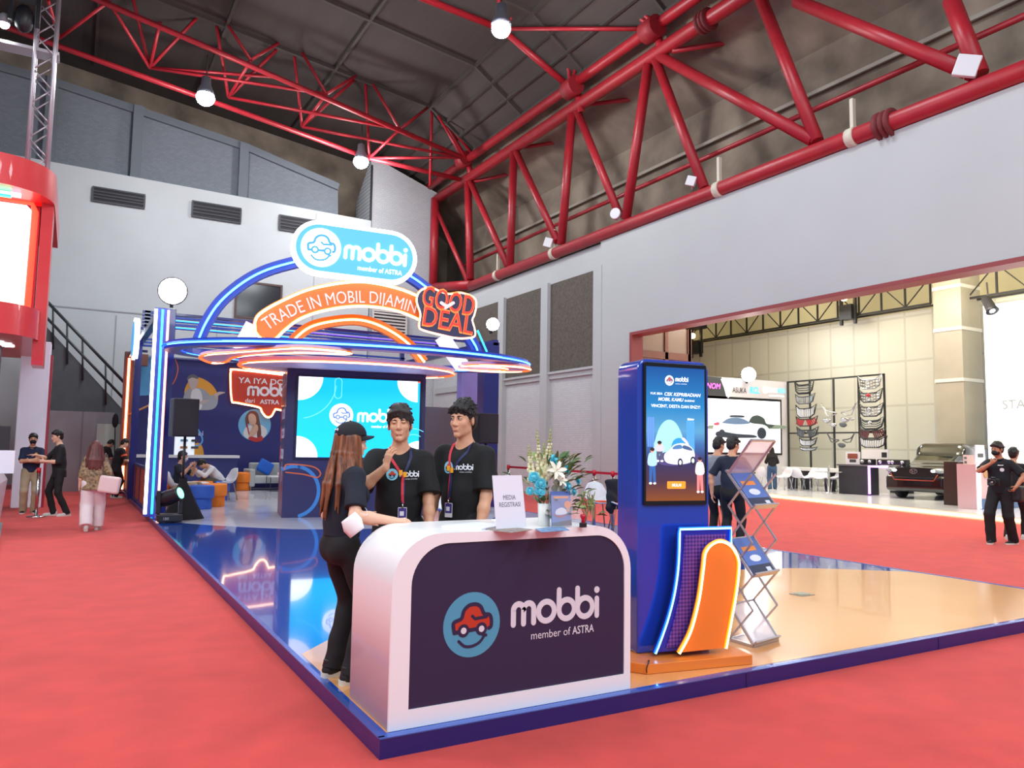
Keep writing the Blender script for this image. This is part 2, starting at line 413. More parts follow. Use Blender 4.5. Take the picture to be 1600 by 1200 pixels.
def nets(V, lo, res):
    S = V < 0
    cn = [(i, j, k) for i in (0, 1) for j in (0, 1) for k in (0, 1)]; nx, ny, nz_ = V.shape
    sl = lambda o: tuple(slice(a, a+m-1) for a, m in zip(o, V.shape))
    cnt = sum(S[sl(o)].astype(np.int8) for o in cn); act = (cnt > 0) & (cnt < 8)
    I = np.argwhere(act); idx = np.full(act.shape, -1, np.int64); idx[act] = np.arange(len(I))
    cv = {o: V[I[:, 0]+o[0], I[:, 1]+o[1], I[:, 2]+o[2]] for o in cn}
    acc = np.zeros((len(I), 3)); num = np.zeros(len(I))
    for a in cn:
        for ax in range(3):
            if a[ax]: continue
            b = list(a); b[ax] = 1; b = tuple(b); va, vb = cv[a], cv[b]; m = (va < 0) != (vb < 0)
            t = np.where(m, va/np.where(m, va-vb, 1), 0); p = np.tile(np.array(a, float), (len(I), 1)); p[:, ax] += t
            acc[m] += p[m]; num[m] += 1
    P = lo+(I+acc/num[:, None])*res
    Q = []
    for ax in range(3):
        o1, o2 = [(1, 2), (2, 0), (0, 1)][ax]
        A = [slice(None)]*3; Bs = [slice(None)]*3; A[ax] = slice(0, -1); Bs[ax] = slice(1, None)
        s0, s1 = S[tuple(A)], S[tuple(Bs)]; E = np.argwhere(s0 != s1)
        E = E[(E[:, o1] > 0) & (E[:, o2] > 0) & (E[:, o1] < V.shape[o1]-1) & (E[:, o2] < V.shape[o2]-1)]
        q = []
        for d1, d2 in ((0, 0), (-1, 0), (-1, -1), (0, -1)):
            e = E.copy(); e[:, o1] += d1; e[:, o2] += d2; q.append(idx[e[:, 0], e[:, 1], e[:, 2]])
        q = np.stack(q, 1); fl = ~s0[E[:, 0], E[:, 1], E[:, 2]]; q[fl] = q[fl][:, ::-1]; Q.append(q)
    return P, np.concatenate(Q)
def sdf_obj(name, S, res, mat, parent, relax=0):
    P, Q = S.mesh(res)
    me = bpy.data.meshes.new(name); me.vertices.add(len(P)); me.vertices.foreach_set('co', P.astype(np.float32).ravel())
    me.loops.add(Q.size); me.loops.foreach_set('vertex_index', Q.astype(np.int32).ravel())
    me.polygons.add(len(Q)); me.polygons.foreach_set('loop_start', np.arange(0, Q.size, 4, dtype=np.int32))
    me.polygons.foreach_set('use_smooth', np.ones(len(Q), bool)); me.materials.append(mat); me.update(); me.validate()
    o = bpy.data.objects.new(name, me); C.objects.link(o)
    if parent is not None: o.parent = parent; KIDS.setdefault(parent.name, []).append(o)
    if relax:
        m = o.modifiers.new('relax', 'SMOOTH'); m.iterations = relax; m.factor = .5
    return o
def rotm(axis, a):
    return np.array(Matrix.Rotation(a, 3, Vector(axis)))
def ik(a, b, l1, l2, pole):
    a, b = np.array(a, float), np.array(b, float); d = b-a; L = np.linalg.norm(d); L2 = min(L, (l1+l2)*.999); u = d/L
    b = a+u*L2; x = (l1*l1-l2*l2+L2*L2)/(2*L2); h = math.sqrt(max(0, l1*l1-x*x)); p = np.array(pole, float); p = nz(p-u*(p@u))
    return a+u*x+p*h, b
def hand(S, wr, d, n, sgn, curl=(.35, .4, .3), spread=.06, s=1., thumb=None, fat=1., fc=None):
    wr = np.array(wr, float); d = nz(d); n = np.array(n, float); n = nz(n-d*(n@d)); t = np.cross(d, n)*sgn
    S.ecap(wr-d*.012*s, wr+d*.078*s, (.024*s, .018*s), (.039*s, .0125*s), t, k=.012)
    for j, (o, b, L, r) in enumerate(((.029, .086, .072, .0088), (.010, .092, .080, .0090), (-.010, .088, .074, .0086), (-.028, .079, .058, .0077))):
        p = wr+d*(b-.012)*s+t*o*s; a = 0; cc = curl if fc is None else fc[j]
        for q in range(3):
            a += cc[q]; dr = nz(d*math.cos(a)+n*math.sin(a)+t*spread*(1.5-j)); e = p+dr*L*s*(.46, .30, .24)[q]
            S.cap(p, e, r*s*fat*(1-.08*q), r*s*fat*(.94-.1*q), k=.003 if q or j else .004); p = e
    td = thumb or ((.62, .72, .30), (.86, .30, .40))
    p = wr+d*.018*s+t*.020*s+n*.004*s
    for (x, y, z), L, r in zip(td, (.050, .034), (.0125, .0098)):
        e = p+nz(d*x+t*y+n*z)*L*s; S.cap(p, e, r*s*fat, r*s*fat*.86, k=.008); p = e
def cloth_noise(amp, sc=1.):
    def f(q):
        x, y, z = q[:, 0]*sc, q[:, 1]*sc, q[:, 2]*sc
        return amp*(np.sin(31*z+14*x+2.5*np.sin(9*y+5*x))*.6+np.sin(23*x-17*z+2*np.sin(13*z+7*y))*.5+np.sin(19*y+27*z+3*np.sin(8*x))*.4)
    return f
SKIN = {'a': 'd8a283', 'b': 'd09a7a', 'c': 'e4b296', 'd': 'bd8666'}
def skin(k):
    m = M('skin_'+k, SKIN[k], .48, noise=.06, nscale=30, bump=.02, bscale=300)
    m.node_tree.nodes['Principled BSDF'].inputs['Subsurface Weight'].default_value = .05
    m.node_tree.nodes['Principled BSDF'].inputs['Subsurface Radius'].default_value = (.02, .008, .004); return m
def person(label, loc, heading, height, pose, look, res=.012, group=None):
    """forward = +Y in the figure's own space, right hand = +X; lengths for a 1.72 m figure, then scaled"""
    root = thing('person', label, 'person', loc, -math.radians(heading), group); s = height/1.72; A = lambda *v: np.array(v, float)*s
    fem = look.get('fem', 0); G = pose.get; bw = look.get('bulk', 1.)
    P0 = A(0, 0, .93)+A(*G('hip', (0, 0, 0))); Rt = rotm((0, 0, 1), math.radians(-G('twist', 0)))@rotm((1, 0, 0), -math.radians(G('lean', 2)))@rotm((0, 1, 0), math.radians(G('tilt', 0)))
    T = lambda x, y, z: P0+Rt@A(x, y, z); Fw = Rt@np.array([0, 1., 0]); Rx = Rt@np.array([1., 0, 0]); Up = Rt@np.array([0, 0, 1.])
    sw = .150 if fem else .172
    SH = {1: T(sw, -.015, .432), -1: T(-sw, -.015, .432)}
    HP = {1: T(.088, 0, -.02), -1: T(-.088, 0, -.02)}
    B = SDF(); k = s
    # trunk and neck
    B.ecap(T(0, 0, .36), T(0, .005, .12), (.13*k, .09*k), (.115*k, .085*k), Rx, k=.05); B.ecap(T(0, 0, .08), T(0, 0, -.03), (.135*k, .09*k), (.135*k, .09*k), Rx, k=.05)
    B.cap(T(-sw*.8, -.01, .435), T(sw*.8, -.01, .435), .045*k, k=.05)
    hy, hp, hr = [math.radians(v) for v in G('head', (0, 0, 0))]
    Rh = Rt@rotm((0, 0, 1), -hy)@rotm((1, 0, 0), hp)@rotm((0, 1, 0), hr)
    NB = T(0, -.012, .49); HC = NB+Up*.055*s+Rt@A(0, .018, 0)+Rh@A(0, .012, .125)+(Rt@A(*G('neckoff', (0, 0, 0))))
    hs = s*look.get('headk', 1.); H = lambda x, y, z: HC+Rh@(np.array([x, y, z])*hs)
    B.cap(NB-Up*.03*s, H(0, -.018, -.06), .058*k*(.88 if fem else 1), .05*k*(.88 if fem else 1), k=.03)
    [B.cap(T(.02*sx, -.03, .50), T(sw*.75*sx, -.02, .445), .040*k, .036*k, k=.04) for sx in (-1, 1)]
    # head and face
    fw_ = .95 if fem else 1.
    B.ell(H(0, -.014, .030), (.074*hs, .095*hs, .090*hs), Rh, k=.02); B.ell(H(0, .022, -.028), (.061*hs*fw_, .071*hs, .088*hs), Rh, k=.02)
    for sx in (-1, 1):
        B.cap(H(.043*sx*fw_, .0, -.062), H(.009*sx, .066, -.102), .019*hs, .014*hs, k=.022)
        B.ell(H(.040*sx, .058, -.022), (.022*hs, .020*hs, .022*hs), Rh, k=.02)
        B.ell(H(.077*sx, -.010, -.004), (.009*hs, .019*hs, .031*hs), Rh@rotm((0, 0, 1), -.35*sx)@rotm((1, 0, 0), .2), k=.006)
    B.ell(H(0, .070, -.101), (.017*hs, .015*hs, .014*hs), Rh, k=.016)
    B.cap(H(-.036, .076, .028), H(.036, .076, .028), .011*hs, k=.016)
    for sx in (-1, 1): B.ell(H(.031*sx, .098, .009), (.021*hs, .020*hs, .013*hs), Rh, k=.014, op='s')
    B.cap(H(0, .083, .014), H(0, .103, -.030), .0085*hs, .0125*hs, k=.012)
    for sx in (-1, 1): B.ell(H(.012*sx, .093, -.034), (.009*hs, .011*hs, .008*hs), Rh, k=.006)
    B.cap(H(-.016, .084, -.060), H(.016, .084, -.060), .0085*hs, k=.008); B.cap(H(-.013, .083, -.072), H(.013, .083, -.072), .0085*hs, k=.008)
    for sx in (-1, 1): B.ell(H(.031*sx, .077, .011), (.0165*hs, .0140*hs, .0125*hs), Rh, k=.006)
    # arms
    AR = {}
    for sg, nm in ((1, 'ra'), (-1, 'la')):
        a = G(nm, {}); wt = A(*a.get('w', (sg*.27, .03, .80))); el, wr = ik(SH[sg], wt, .285*s, .255*s, a.get('pole', (sg*.5, -1, -.2)))
        AR[sg] = (el, wr); fd = nz(wr-el)
        B.cap(SH[sg], el, .047*k*bw, .038*k*bw, k=.03); B.cap(el, el+(wr-el)*.35, .039*k*bw, .041*k*bw, k=.02); B.cap(el+(wr-el)*.35, wr, .040*k*bw, .026*k, k=.02)
        hand(B, wr, a.get('d', fd), a.get('n', (-sg, .15, 0)), sg, a.get('curl', (.3, .35, .3)), a.get('spread', .05), s*(.93 if fem else 1), a.get('thumb'), fc=a.get('fc'))
    # legs
    LG = {}
    for sg, nm in ((1, 'rf'), (-1, 'lf')):
        a = G(nm, {}); an = A(*a.get('a', (sg*.10, 0, .085))); kn, an = ik(HP[sg], an, .44*s, .425*s, a.get('pole', (sg*.12, 1, 0)))
        LG[sg] = (kn, an, math.radians(a.get('toe', sg*12)), a.get('pitch', 0)); B.cap(HP[sg], kn, .070*k, .048*k, k=.03); B.cap(kn, an, .047*k, .036*k, k=.02)
        tv = np.array([math.sin(LG[sg][2]), math.cos(LG[sg][2]), 0]); B.cap(an-np.array([0, 0, .03*s]), an+tv*.09*s-np.array([0, 0, .05*s]), .030*k, .022*k, k=.02)
    body = sdf_obj('body', B, res, skin(look.get('skin', 'b')), root, relax=1)
    fine = max(.004, res*.9)
    # face details
    if look.get('face', 1):
        for sx in (-1, 1):
            q = Matrix([[*Rh[i]] for i in range(3)]).to_4x4()
            if not look.get('shut'):
                e = MB(); e.use(M('eye_white', 'c4bdb6', .3)).ball(H(.031*sx, .0835, .0098), (.0125*hs, .0095*hs, .0068*hs), 12, q)
                gx = look.get('gaze', (0, 0)); e.use(M('iris', '20130d', .15)).ball(H(.031*sx+gx[0], .0893, .0100+gx[1]), (.0062*hs, .0050*hs, .0062*hs), 10, q)
                e.build('eye', None, root)
            e = MB(); e.tube([H(.014*sx, .0895, .0235), H(.028*sx, .0905, .0285), H(.044*sx, .0815, .0255)], [.0030*hs, .0040*hs, .0020*hs], 6)
            e.build('eyebrow', M('brow', '1a120e', .8), root)
            e = MB(); zl = .0045 if look.get('shut') else .0168
            e.tube([H(.017*sx, .0880, .0110), H(.031*sx, .0935, zl), H(.046*sx, .0835, .0110)], .0016*hs, 5); e.build('eyelash', M('brow', '1a120e', .8), root)
        L = SDF(); L.cap(H(-.015, .0855, -.0630), H(.015, .0855, -.0630), .0058*hs, k=.004); L.cap(H(-.012, .0860, -.0715), H(.012, .0860, -.0715), .0068*hs, k=.004)
        if look.get('open'): L.ell(H(0, .097, -.067), (.012*hs, .012*hs, .0028*hs), Rh, k=.002, op='s')
        sdf_obj('lips', L, min(res*.5, .003), M('lips', look.get('lip', 'ae6a5c'), .4), root)
    # garments
    tor = look.get('top', {}); tm = tor.get('mat', M('black_cotton', '16161a', .85, bump=.12, bscale=14)); lo = tor.get('loose', 1.)
    hem = tor.get('hem', -.06); S = SDF(); rx0, ry0, rx1, ry1, rx2, ry2 = tor.get('r', (.168, .108, .152, .112, .160, .118) if not fem else (.150, .112, .128, .105, .150, .118))
    hc = [(T(0, 0, hem), -Up)]
    S.ecap(T(0, -.005, .37), T(0, .0, .14), (rx0*k*lo, ry0*k*lo), (rx1*k*lo, ry1*k*lo), Rx, k=.05, clip=hc); S.ecap(T(0, .0, .16), T(0, .0, hem-.2), (rx1*k*lo, ry1*k*lo), (rx2*k*lo, ry2*k*lo), Rx, k=.05, clip=hc)
    if fem:
        for sx in (-1, 1): S.ell(T(.072*sx, .085, .31), (.066*k, .055*k, .068*k), Rt, k=.05)
    S.cap(T(-sw*.80, -.015, .425), T(sw*.80, -.015, .425), .056*k, k=.06)
    [S.cap(T(.035*sx, -.03, .475), T(sw*.85*sx, -.018, .437), .050*k, .048*k, k=.04) for sx in (-1, 1)]
    sl = tor.get('sleeve', .72); slr = tor.get('sr', (.060, .066))
    for sg in (1, -1):
        el, wr = AR[sg]; a0 = SH[sg]; u = nz(el-a0)
        if sl <= 1:
            S.cap(a0, el, slr[0]*k*lo, slr[1]*k*lo, k=.035, clip=[(a0+(el-a0)*sl, u)])
        else:
            S.cap(a0, el, slr[0]*k, .056*k, k=.035); f = sl-1; v = nz(wr-el); S.cap(el, wr, .056*k, .042*k, k=.02, clip=[(el+(wr-el)*f, v)])
    S.ell(NB+Up*.055*s+Rt@A(0, .02, 0), (.062*k, .066*k, .056*k), Rt, k=.012, op='s')
    S.disp = cloth_noise(tor.get('fold', .0028)*s, 1/s); shirt = sdf_obj(tor.get('name', 'shirt'), S, fine*1.25, tm, root, relax=1)
    if tor.get('collar'):
        c = MB(); c.tube([NB+Up*.0*s+Rt@A(.066*math.sin(a), .066*math.cos(a)+.008, .022-.018*math.cos(a)) for a in np.linspace(0, 6.28, 18)[:-1]], .012*s, 6, closed=True); c.build('collar', tor.get('collar'), root)
    bot = look.get('bottom', {}); bm_ = bot.get('mat', M('black_trouser', '121215', .8, bump=.1, bscale=12)); lr = bot.get('r', (.092, .068, .060)); S = SDF()
    S.ecap(T(0, 0, .10), T(0, -.005, -.06), (.140*k*bot.get('w', 1), .105*k), (.158*k*bot.get('w', 1), .118*k*bot.get('w', 1)), Rx, k=.04, clip=[(T(0, 0, .115), Up)])
    for sx in (-1, 1): S.ell(T(.068*sx, -.042, -.05), (.068*k, .060*k, .085*k), Rt, k=.05)
    cz = bot.get('cuff', .03)
    for sg in (1, -1):
        kn, an, te, pi = LG[sg]; v = nz(an-kn); end = an+v*(.085-cz)*s
        S.cap(HP[sg], kn, lr[0]*k, lr[1]*k, k=.022); S.cap(kn, end+v*.03*s, lr[1]*k, lr[2]*k, k=.018, clip=[(end, v)])
    S.disp = cloth_noise(bot.get('fold', .003)*s, 1/s); sdf_obj(bot.get('name', 'trousers'), S, fine*1.25, bm_, root, relax=1)
    sh = look.get('shoe', {}); um = sh.get('mat', M('black_shoe', '17171a', .5)); som = sh.get('sole', M('white_sole', 'd8d4c8', .6))
    for sg in (1, -1):
        kn, an, te, pi = LG[sg]; tv = rotm((0, 0, 1), -te)@rotm((1, 0, 0), -math.radians(pi)); g = an-tv@A(0, 0, .085); Q = lambda x, y, z: g+tv@A(x, y, z)
        S = SDF(); z3 = tv@np.array([0, 0, 1.]); cl = [(Q(0, 0, .016), -z3)]
        S.ecap(Q(0, -.045, .04), Q(0, .05, .035), (.038*k, .034*k), (.043*k, .034*k), tv@np.array([1., 0, 0]), k=.02, clip=cl); S.ell(Q(.0, .115, .028), (.042*k, .065*k, .030*k), tv, k=.02, clip=cl)
        S.cap(Q(0, -.035, .05), Q(0, -.03, .105 if sh.get('high') else .07), .040*k, .042*k, k=.02, clip=[(Q(0, 0, .12), z3)])
        so = sdf_obj('shoe', S, fine*1.1, um, root, relax=1)
        m = MB(); pl = Plane(Q(0, 0, 0), tv@np.array([1., 0, 0]), tv@np.array([0, 1., 0]))
        out = [(x*s, y*s) for x, y in spline([(-.034, -.07), (0, -.09), (.034, -.07), (.038, .0), (.049, .08), (.040, .15), (0, .185), (-.040, .15), (-.049, .08), (-.038, 0)], 4, True)]
        m.prism(pl, out, 0, (.034 if sh.get('high') else .024)*s); sp_ = m.build('sole', som, so)
        if sh.get('laces'):
            m = MB()
            for q in range(4): m.bar(Q(-.02, .055+.02*q, .074-.007*q), Q(.02, .055+.02*q, .074-.007*q), .006*s, .006*s)
            m.build('laces', som, so)
    ctx = dict(root=root, H=H, Rh=Rh, hs=hs, T=T, s=s, SH=SH, AR=AR, shirt=shirt, Rx=Rx, Up=Up, Fw=Fw, NB=NB, k=k, res=res, Rt=Rt, HC=HC)
    if look.get('hair'): look['hair'](ctx)
    if look.get('mask'):
        S = SDF(); S.ell(H(0, .040, -.050), (.066*hs, .070*hs, .056*hs), Rh, k=.01); S.ell(H(0, .085, -.035), (.028*hs, .028*hs, .030*hs), Rh, k=.03)
        sdf_obj('face_mask', S, fine, look['mask'], root, relax=1)
    return ctx
def hair_short(col, top=.020, fz=.05, fs=.01, seed=1, lift=.004, curl=0, part=0., shine=.5):
    """fz: where the fringe ends at mid-forehead, fs: how far it drops at the temples, curl: lock disorder"""
    def f(c):
        H, Rh, hs = c['H'], c['Rh'], c['hs']; S = SDF(); r = random.Random(seed)
        S.ell(H(0, -.022, .040), (.081*hs, .096*hs, .092*hs), Rh, k=.01); S.ell(H(0, -.052, -.01), (.072*hs, .062*hs, .070*hs), Rh, k=.02)
        S.ell(H(0, -.004, .066+top*.4), (.076*hs, .090*hs, (.050+top)*hs), Rh, k=.02)
        S.ell(H(0, .108, -.022), (.068*hs, .060*hs, .088*hs), Rh, k=.008, op='s')
        S.ell(H(0, .045, -.11), (.10*hs, .10*hs, .075*hs), Rh, k=.012, op='s')
        for sx in (-1, 1): S.cap(H(.076*sx, .020, .03), H(.076*sx, .022, -.012), .007*hs, .004*hs, k=.008)
        n = 17; U = r.uniform
        for i in range(n):                                   # fringe locks
            x = -.066+.132*i/(n-1)+U(-.003, .003); y0 = .070-4*x*x; q = abs(x-part)/.07
            a = H(x*.9+part*.2, y0-.018, .098-abs(x)*.35+top*.5); b = H(x*1.04, y0+.014, .088-abs(x)*.30+top*.2); e = H(x*1.10+(x-part)*.10+U(-.005, .005)*(1+curl), y0+.018-.10*abs(x), fz-fs*q+U(-.006, .006)*(1+curl))
            S.cap(a, b, .014*hs, .011*hs, k=.010); S.cap(b, e, .0105*hs, .004*hs, k=.008)
        for i in range(110 if curl else 70):                 # locks lying over the crown
            a = U(0, 6.28); e = U(.1, 1.55); d = np.array([math.cos(a)*math.sin(e)*.082, math.sin(a)*math.sin(e)*.098-.016, math.cos(e)*(.094+top*.9)+.038])
            if d[1] > .045 and d[2] < .085: continue
            o = nz(d-np.array([0, -.016, .035])); fl = np.array([d[0]*3-part, .05+d[1]*1.5, -.06])+np.array([U(-1, 1), U(-1, 1), U(-1, 1)])*(.05+.25*curl)
            fl = nz(fl-o*(fl@o)); S.cap(H(*(d-o*.004)), H(*(d+fl*(.034-.014*curl)+o*(lift*U(-.3, 1.4)-.004))), .0115*hs, (.006+.003*curl)*hs, k=.006)
        if curl: S.disp = lambda q: .0026*curl*np.sin(190*q[:, 0]+3*np.sin(90*q[:, 2]))*np.sin(180*q[:, 2]+3*np.sin(80*q[:, 1]))*np.sin(170*q[:, 1])*1.6
        sdf_obj('hair', S, max(.0035, c['res']*.8), M('hair_'+col, col, shine, noise=.35, nscale=60, bump=.3, bscale=120, stretch=(1, 1, .25)), c['root'])
    return f
# ------------------------------------------------------------------ the hall
def struct(mb, name, mat, bevel=0, parent=None):
    o = mb.build(name, mat, parent, bevel)
    if parent is None: o['kind'] = 'structure'
    return o
carpet = M('red_carpet', 'c63d38', .95, noise=.10, nscale=3, bump=.25, bscale=260, spec=.1, sheen=.15)
m = MB(); m.box((-14, -6, -.1), (34, 36, 0)); struct(m, 'floor', carpet)
wallm = M('wall_paint', 'c3c5cb', .8, noise=.05, nscale=.5)
greym = brick('wall_grey_block', '7d858d', '757d86', '6a7078', 3.2, .5, .25, .012, .8, .15)
whitebrick = brick('wall_white_brick', 'bfc2c5', 'b9bcc1', 'a0a2a8', 2.6, .5, .22, .014, .75, .25)
sidebrick = brick('wall_side_brick', 'cdd0d2', 'c6c9cc', 'b0b2b5', 3.4, .5, .25, .012, .75, .25, 'YZ')
# back wall: white partition, grey block wall with a sloping gable above, white brick return
W0 = 32.2; b0 = front(W0)
tl, tr = b0.px(66, 250), b0.px(580, 345)
m = MB(); m.prism(b0, [(-9, 0), (tr[0], 0), tr, (-9, tl[1]+(tl[1]-tr[1])/(tr[0]-tl[0])*(tl[0]+9))], -.25, 0); back = struct(m, 'wall_back', M('wall_white', 'bfc5c8', .7, noise=.05, nscale=.45))
m = MB(); m.box((-9, W0-.02, b0.px(160, 486)[1]), (tr[0], W0-.001, b0.px(160, 486)[1]+.05)); m.box((1.2, W0-.015, 0), (1.24, W0-.001, 6.3)); m.box((4.8, W0-.015, 0), (4.83, W0-.001, 6.3)); m.box((8.6, W0-.015, 6.3), (8.63, W0-.001, 11.5)); m.build('panel_joint', M('joint', '9a9ea2', .8), back)
b1 = front(32.7); g = [b1.px(x, y) for x, y in ((0, 100), (85, 124), (215, 168), (385, 226), (528, 288), (532, 345))]
m = MB(); m.prism(b1, [(-9, 9), (g[5][0], 9)]+g[:5][::-1]+[(-9, g[0][1]+.3)], -.25, 0); gw = struct(m, 'wall_gable', greym)
for x, y in ((83, 124), (217, 168), (381, 226)):
    p = b1.px(x, y); m = MB(); m.box((p[0]-.18, 32.45, 10), (p[0]+.18, 32.75, p[1])); m.build('pilaster', M('pilaster_grey', '6c747c', .8), gw)
m = MB()
for a, b in zip(g[:4], g[1:5]): m.bar((a[0], 32.6, a[1]-.15), (b[0], 32.6, b[1]-.15), .12, .3)
m.build('coping', M('pilaster_grey'), gw)
q = [b1.px(x, y) for x, y in ((580, 249), (668, 294))]; q2 = b1.px(533, 290)
m = MB(); m.prism(front(32.35), [(tr[0], 0), (14.4, 0), (14.4, q[1][1]-.3), (q[0][0], q[0][1])], -.3, 0); m.prism(Plane((tr[0]-.02, 32.35, 0), (0, -1, 0), (0, 0, 1)), [(-2, 0), (0, 0), (0, q[0][1]), (-2, q[0][1]-1.6)], -.1, 0); struct(m, 'wall_return', whitebrick)
m = MB(); p = front(32.2).px(581, 250); m.tube([(p[0]+.05, 32.3, .2), (p[0]+.05, 32.3, p[1]-.2)], .045, 6); m.build('gap_strip', M('dark_joint', '3a3a40', .7)); tag(bpy.data.objects['gap_strip'], 'thin dark strip standing in for the gap between the white wall and the brick', 'gap')  # dark tube standing in for the black gap at the wall joint
# vents and windows of the back wall
for i, (x0, y0, x1, y1, lb) in enumerate(((147, 294, 224, 321, 'leftmost'), (302, 316, 374, 345, 'middle'), (438, 338, 510, 366, 'partly hidden'))):
    a, b = b0.px(x0, y0), b0.px(x1, y1); z0 = b0.px(x0, y1-8)[1]; z1 = a[1]
    t = thing('wall_vent', 'black louvred vent high on the white back wall, ' + ('leftmost of the row', 'second of the row', 'third, half behind the pill sign')[i], 'vent', (0, 0, 0), 0, 'louvred vents in the back wall')
    m = MB(); m.box((a[0], W0-.06, z0), (b[0], W0+.01, z1)); m.build('recess', M('vent_black', '1c1d22', .7), t)
    m = MB()
    m.box((a[0]-.05, W0-.09, z0-.06), (b[0]+.05, W0-.01, z0)); m.box((a[0]-.05, W0-.09, z1), (b[0]+.05, W0-.01, z1+.06)); m.box((a[0]-.06, W0-.09, z0), (a[0], W0-.01, z1)); m.box((b[0], W0-.09, z0), (b[0]+.06, W0-.01, z1)); m.build('frame', M('vent_frame', '40424a', .6), t)
    for j in range(3):
        m = MB(); zz = z0+(z1-z0)*(j+1)/4; m.box((a[0], W0-.09, zz-.02), (b[0], W0-.05, zz+.02)); m.build('slat', M('vent_frame'), t)
def px_window(n, x0, y0, x1, y1, mat, fr, slats=0, lights=()):
    a, b = b0.px(x0, y0), b0.px(x1, y1); m = MB(); m.box((a[0], W0-.03, b[1]), (b[0], W0+.0, a[1])); o = struct(m, 'window_%d' % n, mat)
    m = MB(); m.box((a[0]-.08, W0-.07, b[1]-.08), (b[0]+.08, W0-.02, b[1])); m.box((a[0]-.08, W0-.07, a[1]), (b[0]+.08, W0-.02, a[1]+.08)); m.box((a[0]-.08, W0-.07, b[1]), (a[0], W0-.02, a[1])); m.box((b[0], W0-.07, b[1]), (b[0]+.08, W0-.02, a[1])); m.build('window_frame', fr, o)
    for j in range(slats):
        m = MB(); z = b[1]+(a[1]-b[1])*(j+.5)/slats; m.box((a[0], W0-.07, z-.035), (b[0], W0-.035, z+.035)); m.build('slat', M('slat_pale', 'c9c4c0', .6), o)
px_window(1, 371, 441, 436, 500, M('dark_glass', '2a2d33', .12, spec=.6), M('window_brown', '584440', .6))
px_window(2, 584, 486, 632, 535, M('window_shade', '3c3638', .8), M('slat_pale', 'c9c4c0', .6), 9)
# right wall: white panel over the wide opening, window bays beyond it
XW = 14.2; s0 = side(XW); yo = s0.px(985, 522); OZ = 5.0; ye = 19.25; ZT = 8.12
m = MB(); m.box((XW, -6, OZ), (XW+.35, 17.75, ZT)); m.box((XW, 17.75, 0), (XW+.35, ye, ZT)); struct(m, 'wall_right', M('wall_panel', 'b6babb', .75, noise=.04, nscale=.4))
m = MB(); m.box((XW-.04, -6, OZ-.07), (XW+.4, 17.75, OZ+.02)); m.box((XW-.03, 17.66, 0), (XW+.4, 17.76, OZ)); struct(m, 'trim_opening', M('opening_trim', '8e3f40', .4))
m = MB(); m.box((XW+.15, ye, 0), (XW+.4, 32.3, ZT)); wr = struct(m, 'wall_side', sidebrick)
m = MB(); m.box((XW+.10, ye, 7.3), (XW+.16, 32, 8.05)); m.box((XW+.08, ye, 3.95), (XW+.2, 32, 4.2))
for y in (19.4, 22.55, 25.7, 28.9): m.box((XW-.02, y-.22, 0), (XW+.2, y+.22, 7.35))
m.build('pilaster', M('wall_panel'), wr)
for n, (ya, yb) in enumerate(((19.62, 22.33), (22.77, 25.48), (25.92, 28.68))):
    m = MB(); m.box((XW+.11, ya, 4.2), (XW+.17, yb, 7.3)); o = struct(m, 'window_%d' % (3+n), M('screen_mesh', '5d564e', .9, noise=.25, nscale=14, bump=.3, bscale=60))
    m = MB(); m.box((XW+.02, ya, 4.12), (XW+.2, yb, 4.2)); m.build('window_sill', M('wall_panel'), o)
# roof
roofm = M('roof_dark', '453e3a', .9, noise=.22, nscale=.9, bump=.5, bscale=9, stretch=(1, .06, 1))
concm = M('roof_concrete', '8a7d6f', .95, noise=.45, nscale=.7, bump=.3, bscale=6)
m = MB(); m.add([(12, -8, 15.5), (12, 36, 15.5), (-16, 36, 19.2), (-16, -8, 19.2)], [(0, 1, 2, 3)]); m.add([(12, -8, 15.5), (14, -8, 14.1), (14, 36, 14.1), (12, 36, 15.5)], [(0, 1, 2, 3)])
roof = struct(m, 'ceiling', roofm)
m = MB(); m.add([(14, -8, 14.1), (16.6, -8, 12.2), (16.6, 36, 12.2), (14, 36, 14.1)], [(0, 1, 2, 3)]); m.add([(16.6, -8, 12.2), (16.6, -8, 8.0), (16.6, 36, 8.0), (16.6, 36, 12.2)], [(0, 1, 2, 3)]); m.add([(14.4, -8, 8.2), (16.6, -8, 8.2), (16.6, 36, 8.2), (14.4, 36, 8.2)], [(0, 1, 2, 3)]); m.add([(-16, 36, 0), (17, 36, 0), (17, 36, 19), (-16, 36, 20)], [(0, 1, 2, 3)]); struct(m, 'wall_upper', concm)
pm = M('purlin_dark', '453f3b', .8)
for y in (4, 8, 12, 16, 20, 24, 28):
    m = MB(); m.bar((12, y, 15.44), (-14, y, 18.85), .12, .16); m.bar((12, y, 15.44), (14, y, 14.05), .10, .14); m.build('purlin', pm, roof)
for x, z in ((12, 15.42), (12.7, 14.93), (13.35, 14.48), (14, 14.0), (8, 15.95), (4, 16.45), (0, 17.0)):
    m = MB(); m.bar((x, -6, z), (x, 35, z), .10, .12); m.build('purlin', pm, roof)
m = MB(); m.bar((16.45, -6, 11.0), (16.45, 33, 11.0), .06, .10); m.build('roof_rail', M('rail_pale', 'a59c90', .6), bpy.data.objects['wall_upper'])
